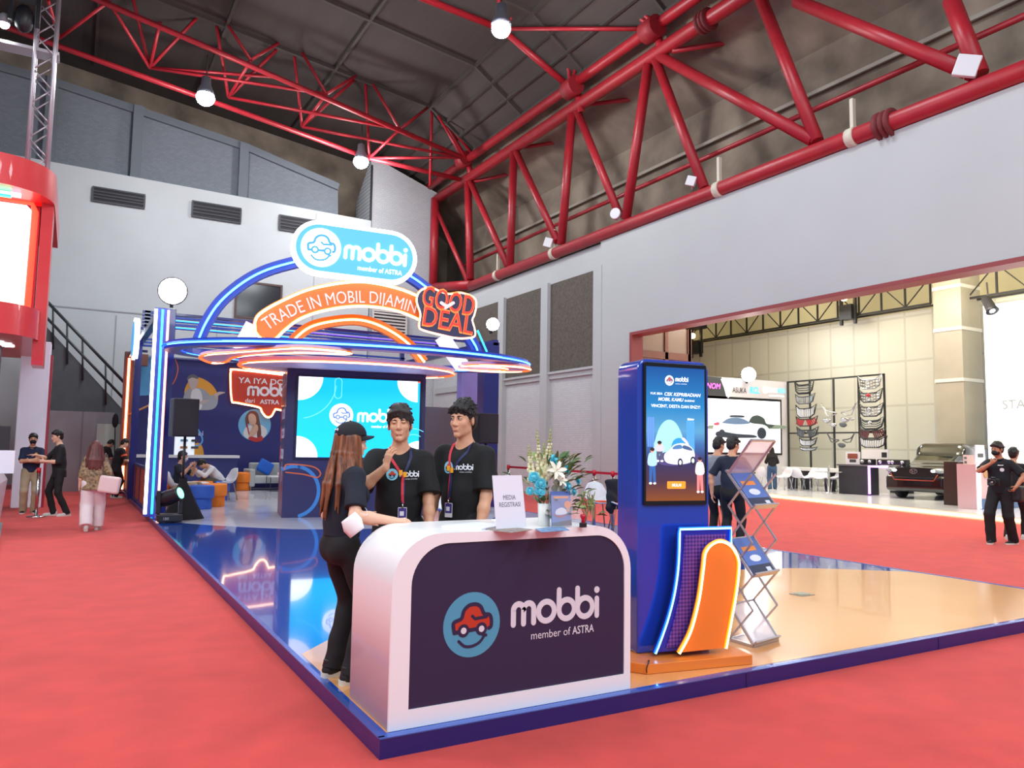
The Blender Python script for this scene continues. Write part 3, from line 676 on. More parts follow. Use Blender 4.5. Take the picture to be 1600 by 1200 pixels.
# the big red truss over the right wall
red = M('truss_red', 'a5202c', .42, noise=.10, nscale=3, spec=.5)
tr_ = thing('steel_truss', 'big red tubular truss running along the top of the right wall', 'truss', (XW, 15, ZT))
off = Vector((-XW, -15, -ZT))
def seg(pts, r, name='web_member', parent=tr_, n=10, mat=red, o=off):
    m = MB(); m.tube([Vector(p)+o for p in pts], r, n); return m.build(name, mat, parent)
def wx(x, y, X=XW): return FX(x, y, X)
bc = lambda Yv: (XW, Yv, 8.32); tc = lambda Yv: (XW, Yv, 13.1)
seg([bc(-5), bc(28.4)], .19, 'bottom_chord', n=14); seg([tc(-5), tc(32.1)], .21, 'top_chord', n=14)
seg([(XW-.1, 32.05, 8.9), (XW-.1, 32.05, 13.1)], .2, 'end_post'); seg([(XW-.1, 32.05, 8.9), (XW, 28.3, 8.35)], .2, 'end_sill')
for a, b, r in (((731, 282), (735, 437), .16), ((803, 237), (797, 417), .15), ((894, 175), (877, 382), .15), ((1014, 92), (978, 343), .15), ((735, 284), (794, 417), .13), ((807, 238), (871, 377), .13), ((901, 172), (968, 336), .13), ((1024, 92), (1101, 295), .14), ((1031, 88), (1272, 220), .15), ((1188, -5), (1277, 221), .15), ((1245, 2), (1524, 117), .15), ((1486, 0), (1531, 116), .16), ((679, 320), (731, 440), .10)):
    p, q = wx(*a), wx(*b); seg([p, q], r)
pq = wx(1384, 186)
for fy, fz, R in ((pq[1], 8.32, .19), (wx(1102, 14)[1], 13.1, .21)):
    m = MB(); m.lathe([(R, -.16), (R+.1, -.16), (R+.1, -.08), (R+.03, -.07), (R+.03, -.02), (R+.1, -.01), (R+.1, .05), (R+.03, .06), (R+.03, .10), (R+.1, .11), (R+.1, .18), (R, .18)], 16, Matrix.Translation(Vector((XW, fy, fz))+off)@Matrix.Rotation(1.5708, 4, 'X')); m.build('flange', M('flange_rust', '6e2226', .7), tr_)
seg([(15.0, 4, 9.75), (15.0, 31, 9.75)], .07, 'conduit', n=8)
for x0, y0, x1, y1 in ((735, 285, 832, 264), (806, 232, 912, 216), (905, 165, 1036, 149), (1050, 80, 1180, 60)):
    p = wx(x0, y0); q = FX(x1, y1, 16.2); seg([p, q], .075, 'strut', n=8); seg([q, (q[0]+.2, q[1], q[2]+.9)], .06, 'strut', n=6)
seg([(13.95, 33, 13.75), (13.95, -2, 13.75)], .17, 'edge_tube', n=12)
# white conduit clamps and small boxes along the bottom chord
for i, (x, y) in enumerate(((778, 430), (866, 398), (1124, 294), (1333, 208))):
    p = wx(x, y); t = thing('pipe_bracket', 'cream bracket clamped on the red bottom chord, ' + ('farthest of four', 'second farthest, beside a white box', 'third, below a small floodlight', 'nearest of four')[i], 'bracket', (XW, p[1], 8.32), 0, 'cream brackets on the red chord')
    m = MB(); m.tube([(0, -.10, 0), (0, .10, 0)], .215, 14); m.build('clamp', M('cream', 'cfc6b4', .6), t); m = MB(); m.box((-.05, -.04, .2), (.05, .04, .85)); m.build('post', M('cream'), t)
for i, (x, y, lb) in enumerate(((857, 379, 'small white box on the red truss above the window bays'), (962, 334, 'round white lamp on the truss above the near edge of the window bays'), (1080, 283, 'small white floodlight on the truss over the opening'), (1511, 103, 'large white box at the foot of the nearest red diagonal'))):
    p = FX(x, y, XW-.2); t = thing('junction_box', lb, 'box', tuple(p), .5); m = MB()
    if i == 1: m.tube([(-.06, 0, 0), (.06, 0, 0)], .17, 16)
    else: k = (.16, .13, .13, .2)[i]; m.box((-.05, -k, -k), (.06, k, k), Matrix.Rotation(.35, 4, 'X'))
    m.build('housing', M('box_white', 'dcdce0', .5), t, .015); m = MB(); m.bar((.06, 0, 0), (.2, .05, -.15), .04, .04); m.build('mount', M('cream'), t)
# roof trusses running across the hall
def roof_truss(label, loc, chords, webs, r=.10):
    t = thing('roof_truss', label, 'truss', tuple(loc), 0, 'red roof trusses'); o = -Vector(loc)
    for a, b in chords: seg([a, b], r, 'chord', t, 8, red, o)
    for a, b in webs: seg([a, b], r*.6, 'web_member', t, 6, red, o)
    return t
PB, PF, PT = front(29), front(27.3), front(28.2)
B = [FY(*p, 29) for p in ((92, 60), (234, 106), (357, 152), (472, 198), (577, 247))]; F_ = [FY(*p, 27.3) for p in ((170, 2), (250, 35), (392, 94), (510, 147), (625, 202), (722, 246))]; T_ = [FY(*p, 28.2) for p in ((332, 2), (456, 54), (570, 110), (675, 163))]
d0 = (B[0]-B[1]); E0 = B[0]+d0*2
ch = [(E0, B[4]), (B[4], Vector((13.9, 29, B[4][2]-.1))), (F_[0]+(F_[0]-F_[1])*3, F_[5]), (T_[0]+(T_[0]-T_[1])*3, T_[3]), (T_[3], Vector((13.9, 28.3, 13.6)))]
wb = []
for t0, bq in ((T_[0], B[2]), (T_[1], B[3]), (T_[2], B[4]), (T_[0]+(T_[0]-T_[1]), B[1])): wb.append((t0, bq))
for fq, bq in ((F_[1], B[1]), (F_[2], B[2]), (F_[3], B[3]), (F_[4], B[4])): wb.append((fq, bq))
for fq, tq in ((F_[2], T_[0]), (F_[3], T_[1]), (F_[4], T_[2]), (F_[5], T_[3]), (F_[2], T_[1]), (F_[3], T_[2]), (F_[4], T_[3])): wb.append((fq, tq))
for i in range(1, 4): wb += [(B[i], F_[i+2]), (B[i], T_[i-1] if i > 0 else T_[0])]
wb += [(B[1], F_[0]), (B[0], F_[0]), (B[0], FY(75, 0, 27.3)), (B[4], F_[5]), (T_[3], FY(672, 290, 29)), (B[1], B[1]+Vector((4, -1, .3))), (T_[3], Vector((13.9, 28.0, 13.9)))]
roof_truss('red three-chord roof truss spanning above the back wall and its lamps', (5, 28.2, 14), ch, wb)
h2 = FX(892, 138, 13.9); n2 = FY(783, 45, h2[1]+.4); n1 = FY(668, 0, h2[1]+.4)
ch = [(n1+(n1-n2)*3, n2), (n2, h2)]; wb = [(n2, FY(772, -14, h2[1])), (n2, FY(778, -14, h2[1]-1)), (n2, FY(830, -6, h2[1])), (h2, FY(873, -14, h2[1])), (h2, FY(925, -14, h2[1]-1)), (n2, FX(1012, 45, 13.9)), (FX(945, -6, 13.9), FX(1014, 38, 13.9)), (FX(978, -6, 13.9), FX(1020, 36, 13.9))]
roof_truss('red roof truss reaching the big truss, carrying the brightest lamp', tuple(h2), ch, wb, .11)
for i, (x, y) in enumerate(((724, 250), (893, 137), (1018, 46))):
    p = FX(x, y, 13.8); t = thing('truss_joint', 'bulky red bolted joint on top of the big truss, ' + ('at the far end', 'in the middle', 'nearest of three')[i], 'joint', tuple(p), 0, 'red joints on the big truss'); m = MB(); m.tube([(0, -.28, 0), (0, .28, 0)], .32, 12); m.build('hub', M('flange_red', '8e1c26', .6), t); m = MB(); m.tube([(.25, 0, -.1), (.4, 0, -.75)], .12, 8); m.build('stub', red, t)
# high bay lamps
lampe = M('lamp_emit', 'f4fbff', .5, emit=60)
for i, (x, y, Yv, lb) in enumerate(((783, 46, 17.5, 'dazzling high bay lamp below the nearest roof truss'), (321, 153, 26.5, 'dazzling lamp on the far roof truss, left of the row'), (564, 253, 28.6, 'lamp near the top of the brick return, right end of the far truss'))):
    p = FY(x, y, Yv); t = thing('high_bay_lamp', lb, 'lamp', tuple(p), 0, 'hall lamps'); m = MB(); m.lathe([(.05, .75), (.14, .7), (.16, .45), (.26, .22), (.28, .12)], 16); m.build('reflector', M('lamp_grey', '9aa4b0', .35, .6), t)
    m = MB(); m.ball((0, 0, 0), (.26, .26, .22) if i == 0 else (.30, .30, .26), 14); m.build('bulb', lampe, t); m = MB(); m.tube([(0, 0, .75), (0, 0, 1.5)], .025, 6); m.build('hanger', pm, t)
    d = bpy.data.lights.new('lamp_light', 'POINT'); d.energy = 700; d.shadow_soft_size = .3; lo_ = bpy.data.objects.new('lamp_light', d); C.objects.link(lo_); lo_.location = p+Vector((0, 0, -.4))
# --- annex behind the opening
XA = 28
m = MB(); m.box((XA, -4, 0), (XA+.2, 34, 7.1)); aw = struct(m, 'wall_annex', brick('annex_fabric', 'dcdcd0', 'd8d8cd', 'cac9be', .55, .62, .95, .025, .6, 0, 'YZ', 0))
m = MB(); m.add([(14.6, -6, 8.0), (34, -6, 10.8), (34, 36, 10.8), (14.6, 36, 8.0)], [(0, 1, 2, 3)]); m.add([(34, -6, 0), (34, 36, 0), (34, 36, 11), (34, -6, 11)], [(0, 1, 2, 3)]); m.add([(14.6, 33, 0), (34, 33, 0), (34, 33, 11), (14.6, 33, 8)], [(0, 1, 2, 3)]); struct(m, 'ceiling_annex', M('annex_cream', 'e2d9b6', .8, noise=.08, nscale=.3))
for y in (2, 8, 14, 20, 26):
    m = MB(); m.prism(Plane((0, y, 0), (1, 0, 0), (0, 0, 1)), [(14.6, 7.98), (34, 10.75), (34, 10.0), (14.6, 7.6)], -.6, .6); struct(m, 'beam_annex', M('annex_beam', 'cfc294', .8))
a, b = side(26.5).px(1457, 435), side(26.5).px(1500, 432)
m = MB(); m.box((26.5, 26-25-b[0]-1, 0), (27.6, -a[0], 10.2)); 
m = MB(); m.box((26.5, -b[0]*1.0, 0), (27.7, -a[0]*1.0, 10.2)) if -b[0] < -a[0] else m.box((26.5, -a[0], 0), (27.7, -b[0], 10.2)); pc = struct(m, 'pillar', M('pillar_beige', 'a8a293', .5, noise=.06, nscale=1.5))
ya, yb = sorted((-a[0], -b[0])); m = MB()
for z in (4.1, 5.9, 7.4): m.box((26.47, ya-.02, z), (27.72, yb+.02, z+.12))
m.build('band', M('pillar_band', 'd9d8d0', .4), pc)
a, b = FX(990, 516, 17.5), FX(1078, 560, 17.5)
m = MB(); bx = FY(1078, 560, 20.5)[0]; m.box((16.5, 20.5, 0), (bx, 20.8, 5.9)); bw = struct(m, 'wall_brown', M('brown_glass', '7a6558', .25, spec=.6))
m = MB()
for x in (16.5, 17.9, 19.0, bx-.14): m.box((x, 20.44, 0), (x+.14, 20.52, 5.9))
m.box((16.5, 20.44, 4.75), (bx, 20.52, 5.0)); m.build('mullion', M('brown_frame', '6b4034', .4), bw)
# ------------------------------------------------------------------ the exhibition booth: platform, tower, canopy, frame, wall
PZ = .10
def E(name, col='ffffff', s=1): return M(name, col, .5, emit=s)
gloss = dict(rough=.09, coat=.6, bump=.012, bscale=3)
navy = M('navy_gloss', '232a72', .22, coat=.3); navym = M('navy_matt', '262c66', .55)
nblue = neon('neon_blue', '0a58ff', 1.8, '6ad0ff', 3.2); norg = neon('neon_orange', 'ff5c1c', 1.8, 'ffb890', 6); ncyan = E('neon_cyan', '28b4ff', 4); nwhite = E('neon_white', 'dfe8ff', 7)
nblue2 = neon('neon_blue_soft', '0a4ce0', 1.5, '5ac0ff', 2.5); norg2 = neon('neon_orange_soft', 'ff6420', 1.7, 'ffbc94', 5); nwarm = neon('neon_warm', 'ff7a1e', 2.0, 'ffd0a0', 7); namb = neon('neon_amber', 'ff7010', 2.0, 'ffc48a', 6)
t = thing('booth_platform', 'low glossy blue, orange and white booth platform edged in navy on the red carpet', 'platform', (5.3, 15, 0)); o = Vector((-5.3, -15, 0))
def base(name, poly, z0, z1, mat, par=t, bevel=0):
    m = MB(); m.prism(Plane(o, (1, 0, 0), (0, 1, 0)), poly, z0, z1); return m.build(name, mat, par, bevel)
base('deck', [(1.41, 3.72), (9.2, 3.72), (9.2, 26.6), (1.41, 26.6)], 0, PZ-.002, M('navy_skirt', '23256a', .3))
base('blue_floor', [(1.44, 3.75), (9.17, 3.75), (9.17, 26.6), (1.44, 26.6)], PZ-.002, PZ, M('blue_lacquer', '1d4fae', **gloss))
base('orange_floor', [(1.47, 3.79), (9.14, 3.79)]+spline([(9.14, 5.85), (8.4, 6.45), (7.59, 6.83), (5.3, 7.15), (3.5, 6.85), (2.2, 6.15), (1.47, 5.45)], 5), PZ, PZ+.001, M('orange_lacquer', 'e2a064', rough=.2, coat=.35, noise=.04, nscale=1))
base('white_floor', [(9.1, 26.5), (1.5, 26.5)]+spline([(1.5, 15.9), (2.0, 14.95), (2.75, 14.05), (3.62, 13.35), (5.2, 13.0), (6.9, 13.5), (8.2, 14.7), (9.1, 16.4)], 5), PZ, PZ+.001, M('white_lacquer', 'd9dbe2', rough=.16, coat=.4))
m = MB(); m.bar((1.425-5.3, 3.735-15, PZ), (1.425-5.3, 26.6-15, PZ), .035, .006); m.build('edge_trim', M('trim_blue', '4a6fc8', .25, .5), t); m = MB(); m.bar((1.41-5.3, 3.735-15, PZ), (9.2-5.3, 3.735-15, PZ), .035, .006); m.build('edge_trim', M('trim_blue'), t); m = MB(); m.bar((9.185-5.3, 3.735-15, PZ), (9.185-5.3, 26.6-15, PZ), .035, .006); m.build('edge_trim', M('trim_blue'), t)
for x, y in ((3.95, 3.72), (6.1, 3.72), (8.2, 3.72)):
    m = MB(); m.box((x-5.3, y-15-.003, .0), (x-5.3+.006, y-15+.001, PZ-.01)); m.build('seam', M('seam_dark', '171a4a', .5), t)
p = FZ(1253, 929, PZ); m = MB(); m.box((-.10, -.08, 0), (.10, .08, .006)); m.box((-.07, -.05, .006), (.07, .05, .009)); tag(m.build('floor_plate', M('plate_steel', '8f9084', .4, .6), loc=p), 'small grey floor socket plate on the orange part of the platform', 'floor plate')
# --- LED tower; turned a little towards the aisle
TU = Vector((.985, -.172, 0)); TP = Plane((3.70, 15.56, 0), TU, (0, 0, 1)); TN = TP.n
def tw(): return [TP.px(440, 809)[0], TP.px(662, 640)[0]]
x0, x1 = 0.0, TP.px(663, 700)[0]; TD = 1.5
tower = thing('led_tower', 'navy tower with a big bright blue video screen and logo behind the staff', 'video tower')
m = MB(); m.prism(TP, [(x0, PZ), (x1, PZ), (x1, 3.08), (x0, 3.08)], -TD, 0); m.build('body', M('tower_navy', '2b2c5e', .35, coat=.2), tower)
a, b = TP.px(462, 714), TP.px(656, 598); sx0, sx1, sz0, sz1 = a[0], b[0], a[1], TP.px(464, 588)[1]
m = MB(); m.box((0, 0, 0), (1, 1, 1)); m = MB(); m.prism(TP, [(sx0-.05, sz0-.05), (sx1+.05, sz0-.05), (sx1+.05, sz1+.05), (sx0-.05, sz1+.05)], 0, .03); m.build('screen_bezel', M('bezel_navy', '1b1c40', .3), tower)
m = MB(); m.prism(TP, [(sx0, sz0), (sx1, sz0), (sx1, sz1), (sx0, sz1)], .03, .04); scr = m.build('screen', E('screen_cyan', '08b4f0', 1.25), tower)
m = MB(); sw_, shh = sx1-sx0, sz1-sz0; m.use(E('screen_white', 'f4fbff', 1.5))
arcp = lambda cx, cz, R, a0, a1: [(cx, cz)]+ell(cx, cz, R, n=14, a0=a0, a1=a1)
m.prism(TP, arcp(sx0, sz1, .48, -90, 0), .04, .043); m.prism(TP, arcp(sx0, sz0, .42, 0, 90), .04, .043); m.prism(TP, arcp(sx1-.05, sz1, .44, 180, 270), .04, .043); m.prism(TP, arcp(sx1, sz0, .36, 90, 180), .04, .043)
m.use(E('screen_line', '7adcff', 1.2)); m.stroke(TP, ell(sx0, sz1-.1, .75, n=14, a0=-80, a1=-5), .012, .04, .043); m.stroke(TP, rrect(sx0+.72, sz1-.42, sx0+.86, sz1+.0, .07), .012, .04, .043, closed=True); m.stroke(TP, ell(sx1-.12, sz0+.2, .3, n=14, a0=60, a1=200), .012, .04, .043); m.stroke(TP, ell(sx1-.12, sz0+.2, .42, n=14, a0=60, a1=200), .012, .04, .043)
m.use(E('screen_red', 'ff6b4a', 1.2)); m.prism(TP, [(sx1-.06, sz1-.03), (sx1, sz1-.03), (sx1, sz1), (sx1-.06, sz1)], .043, .045)
cu, cz = TP.px(533, 649); mobbi_badge(m, TP, cu, cz, .24, E('screen_white', 'f4fbff', 1.5), E('screen_ink', '5a7fd0', .9), None, E('screen_white', 'f4fbff', 1.5), .043, .002)
m.use(E('screen_white', 'f4fbff', 1.5)); mobbi_word(m, TP, cu+.32, cz-.13, .82, .043, .046); text(m, TP, 'member of ASTRA', cu+.62, cz-.24, .06, .046, width=.5, bold=.02)
m.build('screen_graphic', None, scr)
# printed rings and labels on the tower's front and side
m = MB(); m.use(M('print_blue', '3a84d0', .5)); ru, rz = TP.px(458, 780); m.stroke(TP, ell(.22, .62, .48, .5, 20, a0=-75, a1=80), .07, .0, .004)
m.stroke(TP, ell(.22, .62, .48, .5, 8, a0=80, a1=118), .07, .0, .004)
m.use(M('print_orange', 'd86a3e', .5)); m.stroke(TP, spline([(.02, 1.05), (.08, 1.16), (.55, 1.12), (.72, 1.0), (.66, .9), (.4, .96), (.05, 1.0)], 5), .025, .0, .005); m.build('front_print', None, tower)
SP = Plane(TP(0, 0, 0), TN*1.0, (0, 0, 1)); SP = Plane(TP(0, 0, -TD), TN, (0, 0, 1)) if (TN.cross(Vector((0, 0, 1)))).dot(TU) < 0 else SP
m = MB()
def sl(u): return u
m.use(M('print_white', 'd6d2e4', .5))
for i, z in enumerate((2.18, 1.78, 1.36)):
    m.use(M('print_white', 'd6d2e4', .5)).prism(SP, rrect(.30, z-.10, 1.28, z+.10, .04), 0, .004); m.use(M('print_red', 'd8434e', .5)).prism(SP, ell(.28, z, .19, .17), 0, .006)
    text(m.use(M('print_blue')), SP, ('TRADE IN', 'JUAL', 'TUKAR')[i], .55, z-.04, .09, .006, width=.6)
text(m.use(M('print_white')), SP, 'TRADE IN MOBIL DIJAMIN', .30, 2.84-.1, .07, .004, width=1.0); m.use(M('print_orange2', 'f0592a', .5)); text(m, SP, 'GOOD', .22, 2.55, .16, .004, width=1.1, bold=.04); text(m, SP, 'DEAL', .22, 2.33, .16, .004, width=1.1, bold=.04)
m.use(M('print_white')).stroke(SP, [(.9, 1.18), (.9, .8)], .03, 0, .004); m.stroke(SP, [(.75, 1.08), (1.05, 1.08)], .02, 0, .004)
m.use(M('print_red')).stroke(SP, spline([(.05, 1.0), (.5, .85), (.85, .5), (.95, .12)], 6), .06, 0, .004); m.use(M('print_blue')).stroke(SP, spline([(.0, 1.12), (.4, 1.0), (.8, .7)], 6), .03, 0, .004); m.use(M('print_cyan', '5aa7e0', .5)).stroke(SP, spline([(.55, 3.06), (.8, 2.86), (1.05, 3.06)], 6), .03, 0, .004); m.use(M('print_red')).stroke(SP, spline([(.65, 3.06), (.9, 2.75), (1.15, 3.06)], 6), .02, 0, .004)
m.build('side_print', None, tower)
# --- canopy of neon rings over the tower
can = thing('neon_canopy', 'flying-saucer canopy of blue and orange neon rings on top of the video tower', 'canopy')
RC = Vector((4.98, 14.95, 0)); HP = lambda z: Plane((RC[0], RC[1], z), TU, (-TU[1], TU[0], 0))
h = HP(3.34); O, I = ell(0, 0, 3.62, 1.95, 56), ell(0, 0, 3.34, 1.67, 56)
m = MB(); m.band(h, O, I, -.07, .07); m.build('ring', M('ring_blue', '1c3c9c', .35), can)
m = MB(); m.tube([h(u, v, 0) for u, v in ell(0, 0, 3.645, 1.975, 72)], .026, 8, closed=True); m.build('neon_tube', nblue, can); m = MB(); m.tube([h(u, v, -.05) for u, v in ell(0, 0, 3.325, 1.655, 64)], .016, 6, closed=True); m.build('neon_tube', nblue2, can)
lil = M('soffit_lilac', 'd4bcd8', .5)
def saucer(nm, poly, z, th, tube=norg, r=.026):
    hh = HP(z); m = MB(); m.prism(hh, poly, 0, th); q = m.build(nm, lil, can); m = MB(); m.tube([hh(u*1.0, v*1.0, -.01) for u, v in poly], r, 8, closed=True); m.build('neon_tube', tube, q)
def zpx(z, x, y): p = FZ(x, y, z)-Vector((RC[0], RC[1], z)); return (p.dot(TU), p.dot(Vector((-TU[1], TU[0], 0))))
saucer('saucer', ell(-.15, .1, 2.15, 1.5, 48), 3.09, .08)
cr = ell(2.75, -.45, .78, .62, 26, a0=-150, a1=130)+ell(2.45, -.35, .62, .45, 16, a0=125, a1=-140); saucer('crescent', cr, 3.22, .07, norg2)
to = [zpx(3.22, *p) for p in ((312, 558), (325, 553), (360, 550), (410, 546), (470, 543), (540, 549), (540, 552), (460, 550), (400, 553), (365, 558), (352, 565), (330, 566))]; saucer('tongue', spline(to, 4, True), 3.22, .06, norg2)
# slanted white glowing legs, blue arch, small orange arch
AP = Plane(TP(0, 0, -.75), TU, (0, 0, 1))
def pxs(pl, L): return [pl.px(*p) for p in L]
def zclip(P, z): return [(u, max(v, z)) for u, v in P]
m = MB(); arch = spline(pxs(AP, [(307, 541), (322, 505), (350, 466), (400, 430), (460, 410), (540, 396), (600, 412), (655, 442), (705, 488), (738, 535), (745, 552)]), 6)
m.stroke(AP, arch, .24, -.12, .05, cap=False); m.build('arch', M('arch_blue', '2144b0', .35), can); m = MB(); m.tube([AP(u, v, .075) for u, v in arch], .032, 8); m.build('neon_tube', nblue, can)
A2 = Plane(TP(0, 0, -.45), TU, (0, 0, 1)); m = MB(); arch = spline(pxs(A2, [(450, 548), (462, 528), (490, 509), (540, 500), (575, 503), (610, 518), (640, 540), (662, 566)]), 6)
m.stroke(A2, arch, .22, -.10, .05, cap=False); m.build('arch', M('arch_orange', 'f08a1e', .35), can); m = MB(); m.tube([A2(u, v, .07) for u, v in arch], .034, 8); m.build('neon_tube', namb, can)
A3 = Plane(TP(0, 0, -.6), TU, (0, 0, 1)); wl = E('white_leg', 'e9e4ff', .9)
for L in ([(396, 508), (382, 534), (376, 548)], [(690, 525), (705, 548), (722, 572)]):
    m = MB(); m.stroke(A3, pxs(A3, L), .32, -.08, .06, cap=False); m.build('leg', wl, can)
m = MB(); P_ = pxs(AP, [(738, 520), (752, 552), (754, 566)]); m.tube([AP(u, v, .4) for u, v in P_], .02, 6); m.build('neon_tube', ncyan, can)
# --- arched banner
BP = Plane(TP(0, 0, .25), TU, (0, 0, 1)); top = spline(pxs(BP, [(398, 505), (406, 490), (440, 470), (490, 450), (560, 440), (620, 450), (665, 468), (690, 480)]), 5); bot = spline(pxs(BP, [(690, 520), (650, 497), (610, 483), (560, 478), (510, 484), (470, 497), (445, 515), (428, 530), (408, 528), (399, 518)]), 5)
ban = thing('arched_banner', 'orange arched sign reading TRADE IN MOBIL DIJAMIN with glowing edge', 'sign')
m = MB(); m.prism(BP, top+bot, -.12, 0); m.build('board', M('banner_orange', 'ee8238', .5), ban); m = MB(); m.tube([BP(u, v, .0) for u, v in (bot+top)], .036, 8); m.build('neon_tube', nwarm, ban)
cl = [BP.px(*p) for p in ((413, 509), (450, 488), (500, 471), (550, 465), (600, 468), (650, 482))]; cl = spline(cl, 10); cum = [0]
for a, b in zip(cl[:-1], cl[1:]): cum.append(cum[-1]+math.dist(a, b))
def on(s):
    for i in range(len(cl)-1):
        if s <= cum[i+1] or i == len(cl)-2:
            f = (s-cum[i])/max(1e-9, cum[i+1]-cum[i]); u = cl[i][0]+(cl[i+1][0]-cl[i][0])*f; v = cl[i][1]+(cl[i+1][1]-cl[i][1])*f; a = math.atan2(cl[i+1][1]-cl[i][1], cl[i+1][0]-cl[i][0]); return u, v, a
vs, fs, tx0, tx1 = text_geo('TRADE IN MOBIL DIJAMIN', 0); kx = cum[-1]/(tx1-tx0); m = MB(); out = []
for x, y in vs:
    u, v, a = on((x-tx0)*kx); q = y*.26/.72-.11; out.append(BP(u-math.sin(a)*q, v+math.cos(a)*q, .012))
m.add(out, fs); m.build('lettering', E('letter_white', 'e8dcd8', .35), ban)
# --- GOOD DEAL sign
GP = Plane(TP(0, 0, .45), TU, (0, 0, 1)); gd = thing('good_deal_sign', 'cut-out sign reading GOOD DEAL in red and orange letters on navy', 'sign')
gO = pxs(GP, [(651, 470), (656, 455), (672, 449), (690, 456), (703, 459), (720, 457), (741, 465), (744, 478), (741, 492), (738, 500), (742, 515), (740, 526), (715, 528), (690, 523), (660, 515), (655, 508), (657, 490)]); gO = spline(gO, 4, True)
m = MB(); m.prism(GP, gO, -.14, 0); m.build('board', M('sign_navy', '2a2350', .4), gd); m = MB(); m.tube([GP(u, v, -.02) for u, v in gO], .026, 8, closed=True); m.build('neon_tube', nwarm, gd)
def block(word, pxl, pxr, h, nm):
    (ua, va), (ub, vb) = GP.px(*pxl), GP.px(*pxr); a = math.atan2(vb-va, ub-ua); L = math.hypot(ub-ua, vb-va)
    pp = Plane(GP(ua, va, 0), TU*math.cos(a)+Vector((0, 0, math.sin(a))), Vector((0, 0, math.cos(a)))-TU*math.sin(a))
    m = MB(); m.use(E('deal_edge', 'f0863c', .9)); text(m, pp, word, -.015, -.02, h+.04, .01, width=L+.03, bold=.06); m.use(E('deal_red', 'd8362a', .55)); text(m, pp, word, 0, 0, h, .03, width=L, bold=0); return m
m = block('GOOD', (659, 476), (738, 493), .42, 'a'); 
cu, cv = GP.px(698, 476); m.use(E('letter_white', 'e8dcd8', .35)); m.stroke(GP, [(cu-.13, cv+.02), (cu, cv-.05), (cu+.13, cv+.04)], .07, .035, .05); m.stroke(GP, [(cu-.04, cv-.09), (cu+.06, cv-.02)], .05, .035, .055); m.build('lettering', None, gd)
m = block('DEAL', (660, 507), (737, 522), .40, 'b'); m.build('lettering', None, gd)
# --- pill-shaped sign
LP = Plane(TP(0, 0, .35), TU, (0, 0, 1)); pill = thing('pill_sign', 'pill-shaped light box with smiling car emblem and mobbi name, above the arched banner', 'sign')
c1, c2 = Vector(LP.px(500, 387)), Vector(LP.px(610, 402)); R = abs(LP.px(500, 344)[1]-LP.px(500, 431)[1])/2; XD = (c2-c1).normalized()
LQ = Plane(LP(c1.x, c1.y), TU*XD.x+Vector((0, 0, XD.y)), Vector((0, 0, XD.x))-TU*XD.y); L = (c2-c1).length; R *= .99
st = lambda r: ell(L, 0, r, n=16, a0=-90, a1=90)+ell(0, 0, r, n=16, a0=90, a1=270)
m = MB(); m.prism(LQ, st(R), -.16, 0); m.build('light_box', E('sign_white', 'f2f8ff', 2.2), pill); m = MB(); m.prism(LQ, st(R-.09), 0, .02); m.build('face', E('sign_blue', '4fa6ea', .85), pill)
m = MB(); mobbi_badge(m, LQ, .02, 0, R*.70, E('sign_white', 'f2f8ff', 2.2), E('sign_ink', '3f9ae6', .7), E('sign_white', 'f2f8ff', 2.2), E('sign_white', 'f2f8ff', 2.2), .03, .006); m.build('emblem', None, pill)
m = MB(); m.use(E('sign_white', 'f2f8ff', 2.2)); mobbi_word(m, LQ, R*.84, -.17, 1.22, .02, .035); text(m, LQ, 'member of ASTRA', R*.84+1.22, -.36, .10, .03, width=.92, align='r', bold=.02); m.build('lettering', None, pill)
# --- frame of columns and beams
fr = thing('overhead_gantry', 'navy overhead booth frame with columns, slatted beams and light strips', 'frame')
Yc = 16.75; xa, xb = FY(243, 480, Yc)[0], FY(276, 480, Yc)[0]
m = MB(); m.box((xa, Yc, PZ), (xb, Yc+.35, 4.26)); m.build('column', navy, fr, .01)
fc = front(Yc-.005)
for f, mt, w_ in ((.04, nwhite, .034), (.34, ncyan, .030), (.62, norg2, .032)):
    u = xa+(xb-xa)*f; m = MB(); m.tube([(u, Yc-.03, PZ+.05), (u, Yc-.03, 4.22)], w_, 8); m.build('light_strip', mt, fr)
m = MB(); m.box((xa-.01, Yc-.05, PZ), (xa+(xb-xa)*.70, Yc, 4.24)); m.build('strip_channel', M('channel', '4a5cc8', .4), fr)
xr0, xr1 = FY(755, 640, Yc)[0], FY(779, 640, Yc)[0]
m = MB(); m.box((xr0, Yc, PZ), (xr1, Yc+.35, 4.2)); m.build('column', navy, fr, .01)
p0, p1 = FY(720, 650, 19.5)[0], FY(747, 650, 19.5)[0]; m = MB(); m.box((p0, 19.5, PZ), (p1, 19.8, 3.7)); m.build('column', M('column_lilac', '8b82c8', .5), fr)
for y, x in ((26.2, xa), (26.2, 8.9), (22, xa), ):
    m = MB(); m.box((x, y, PZ), (x+.16, y+.16, 4.26)); m.build('column', navy, fr)
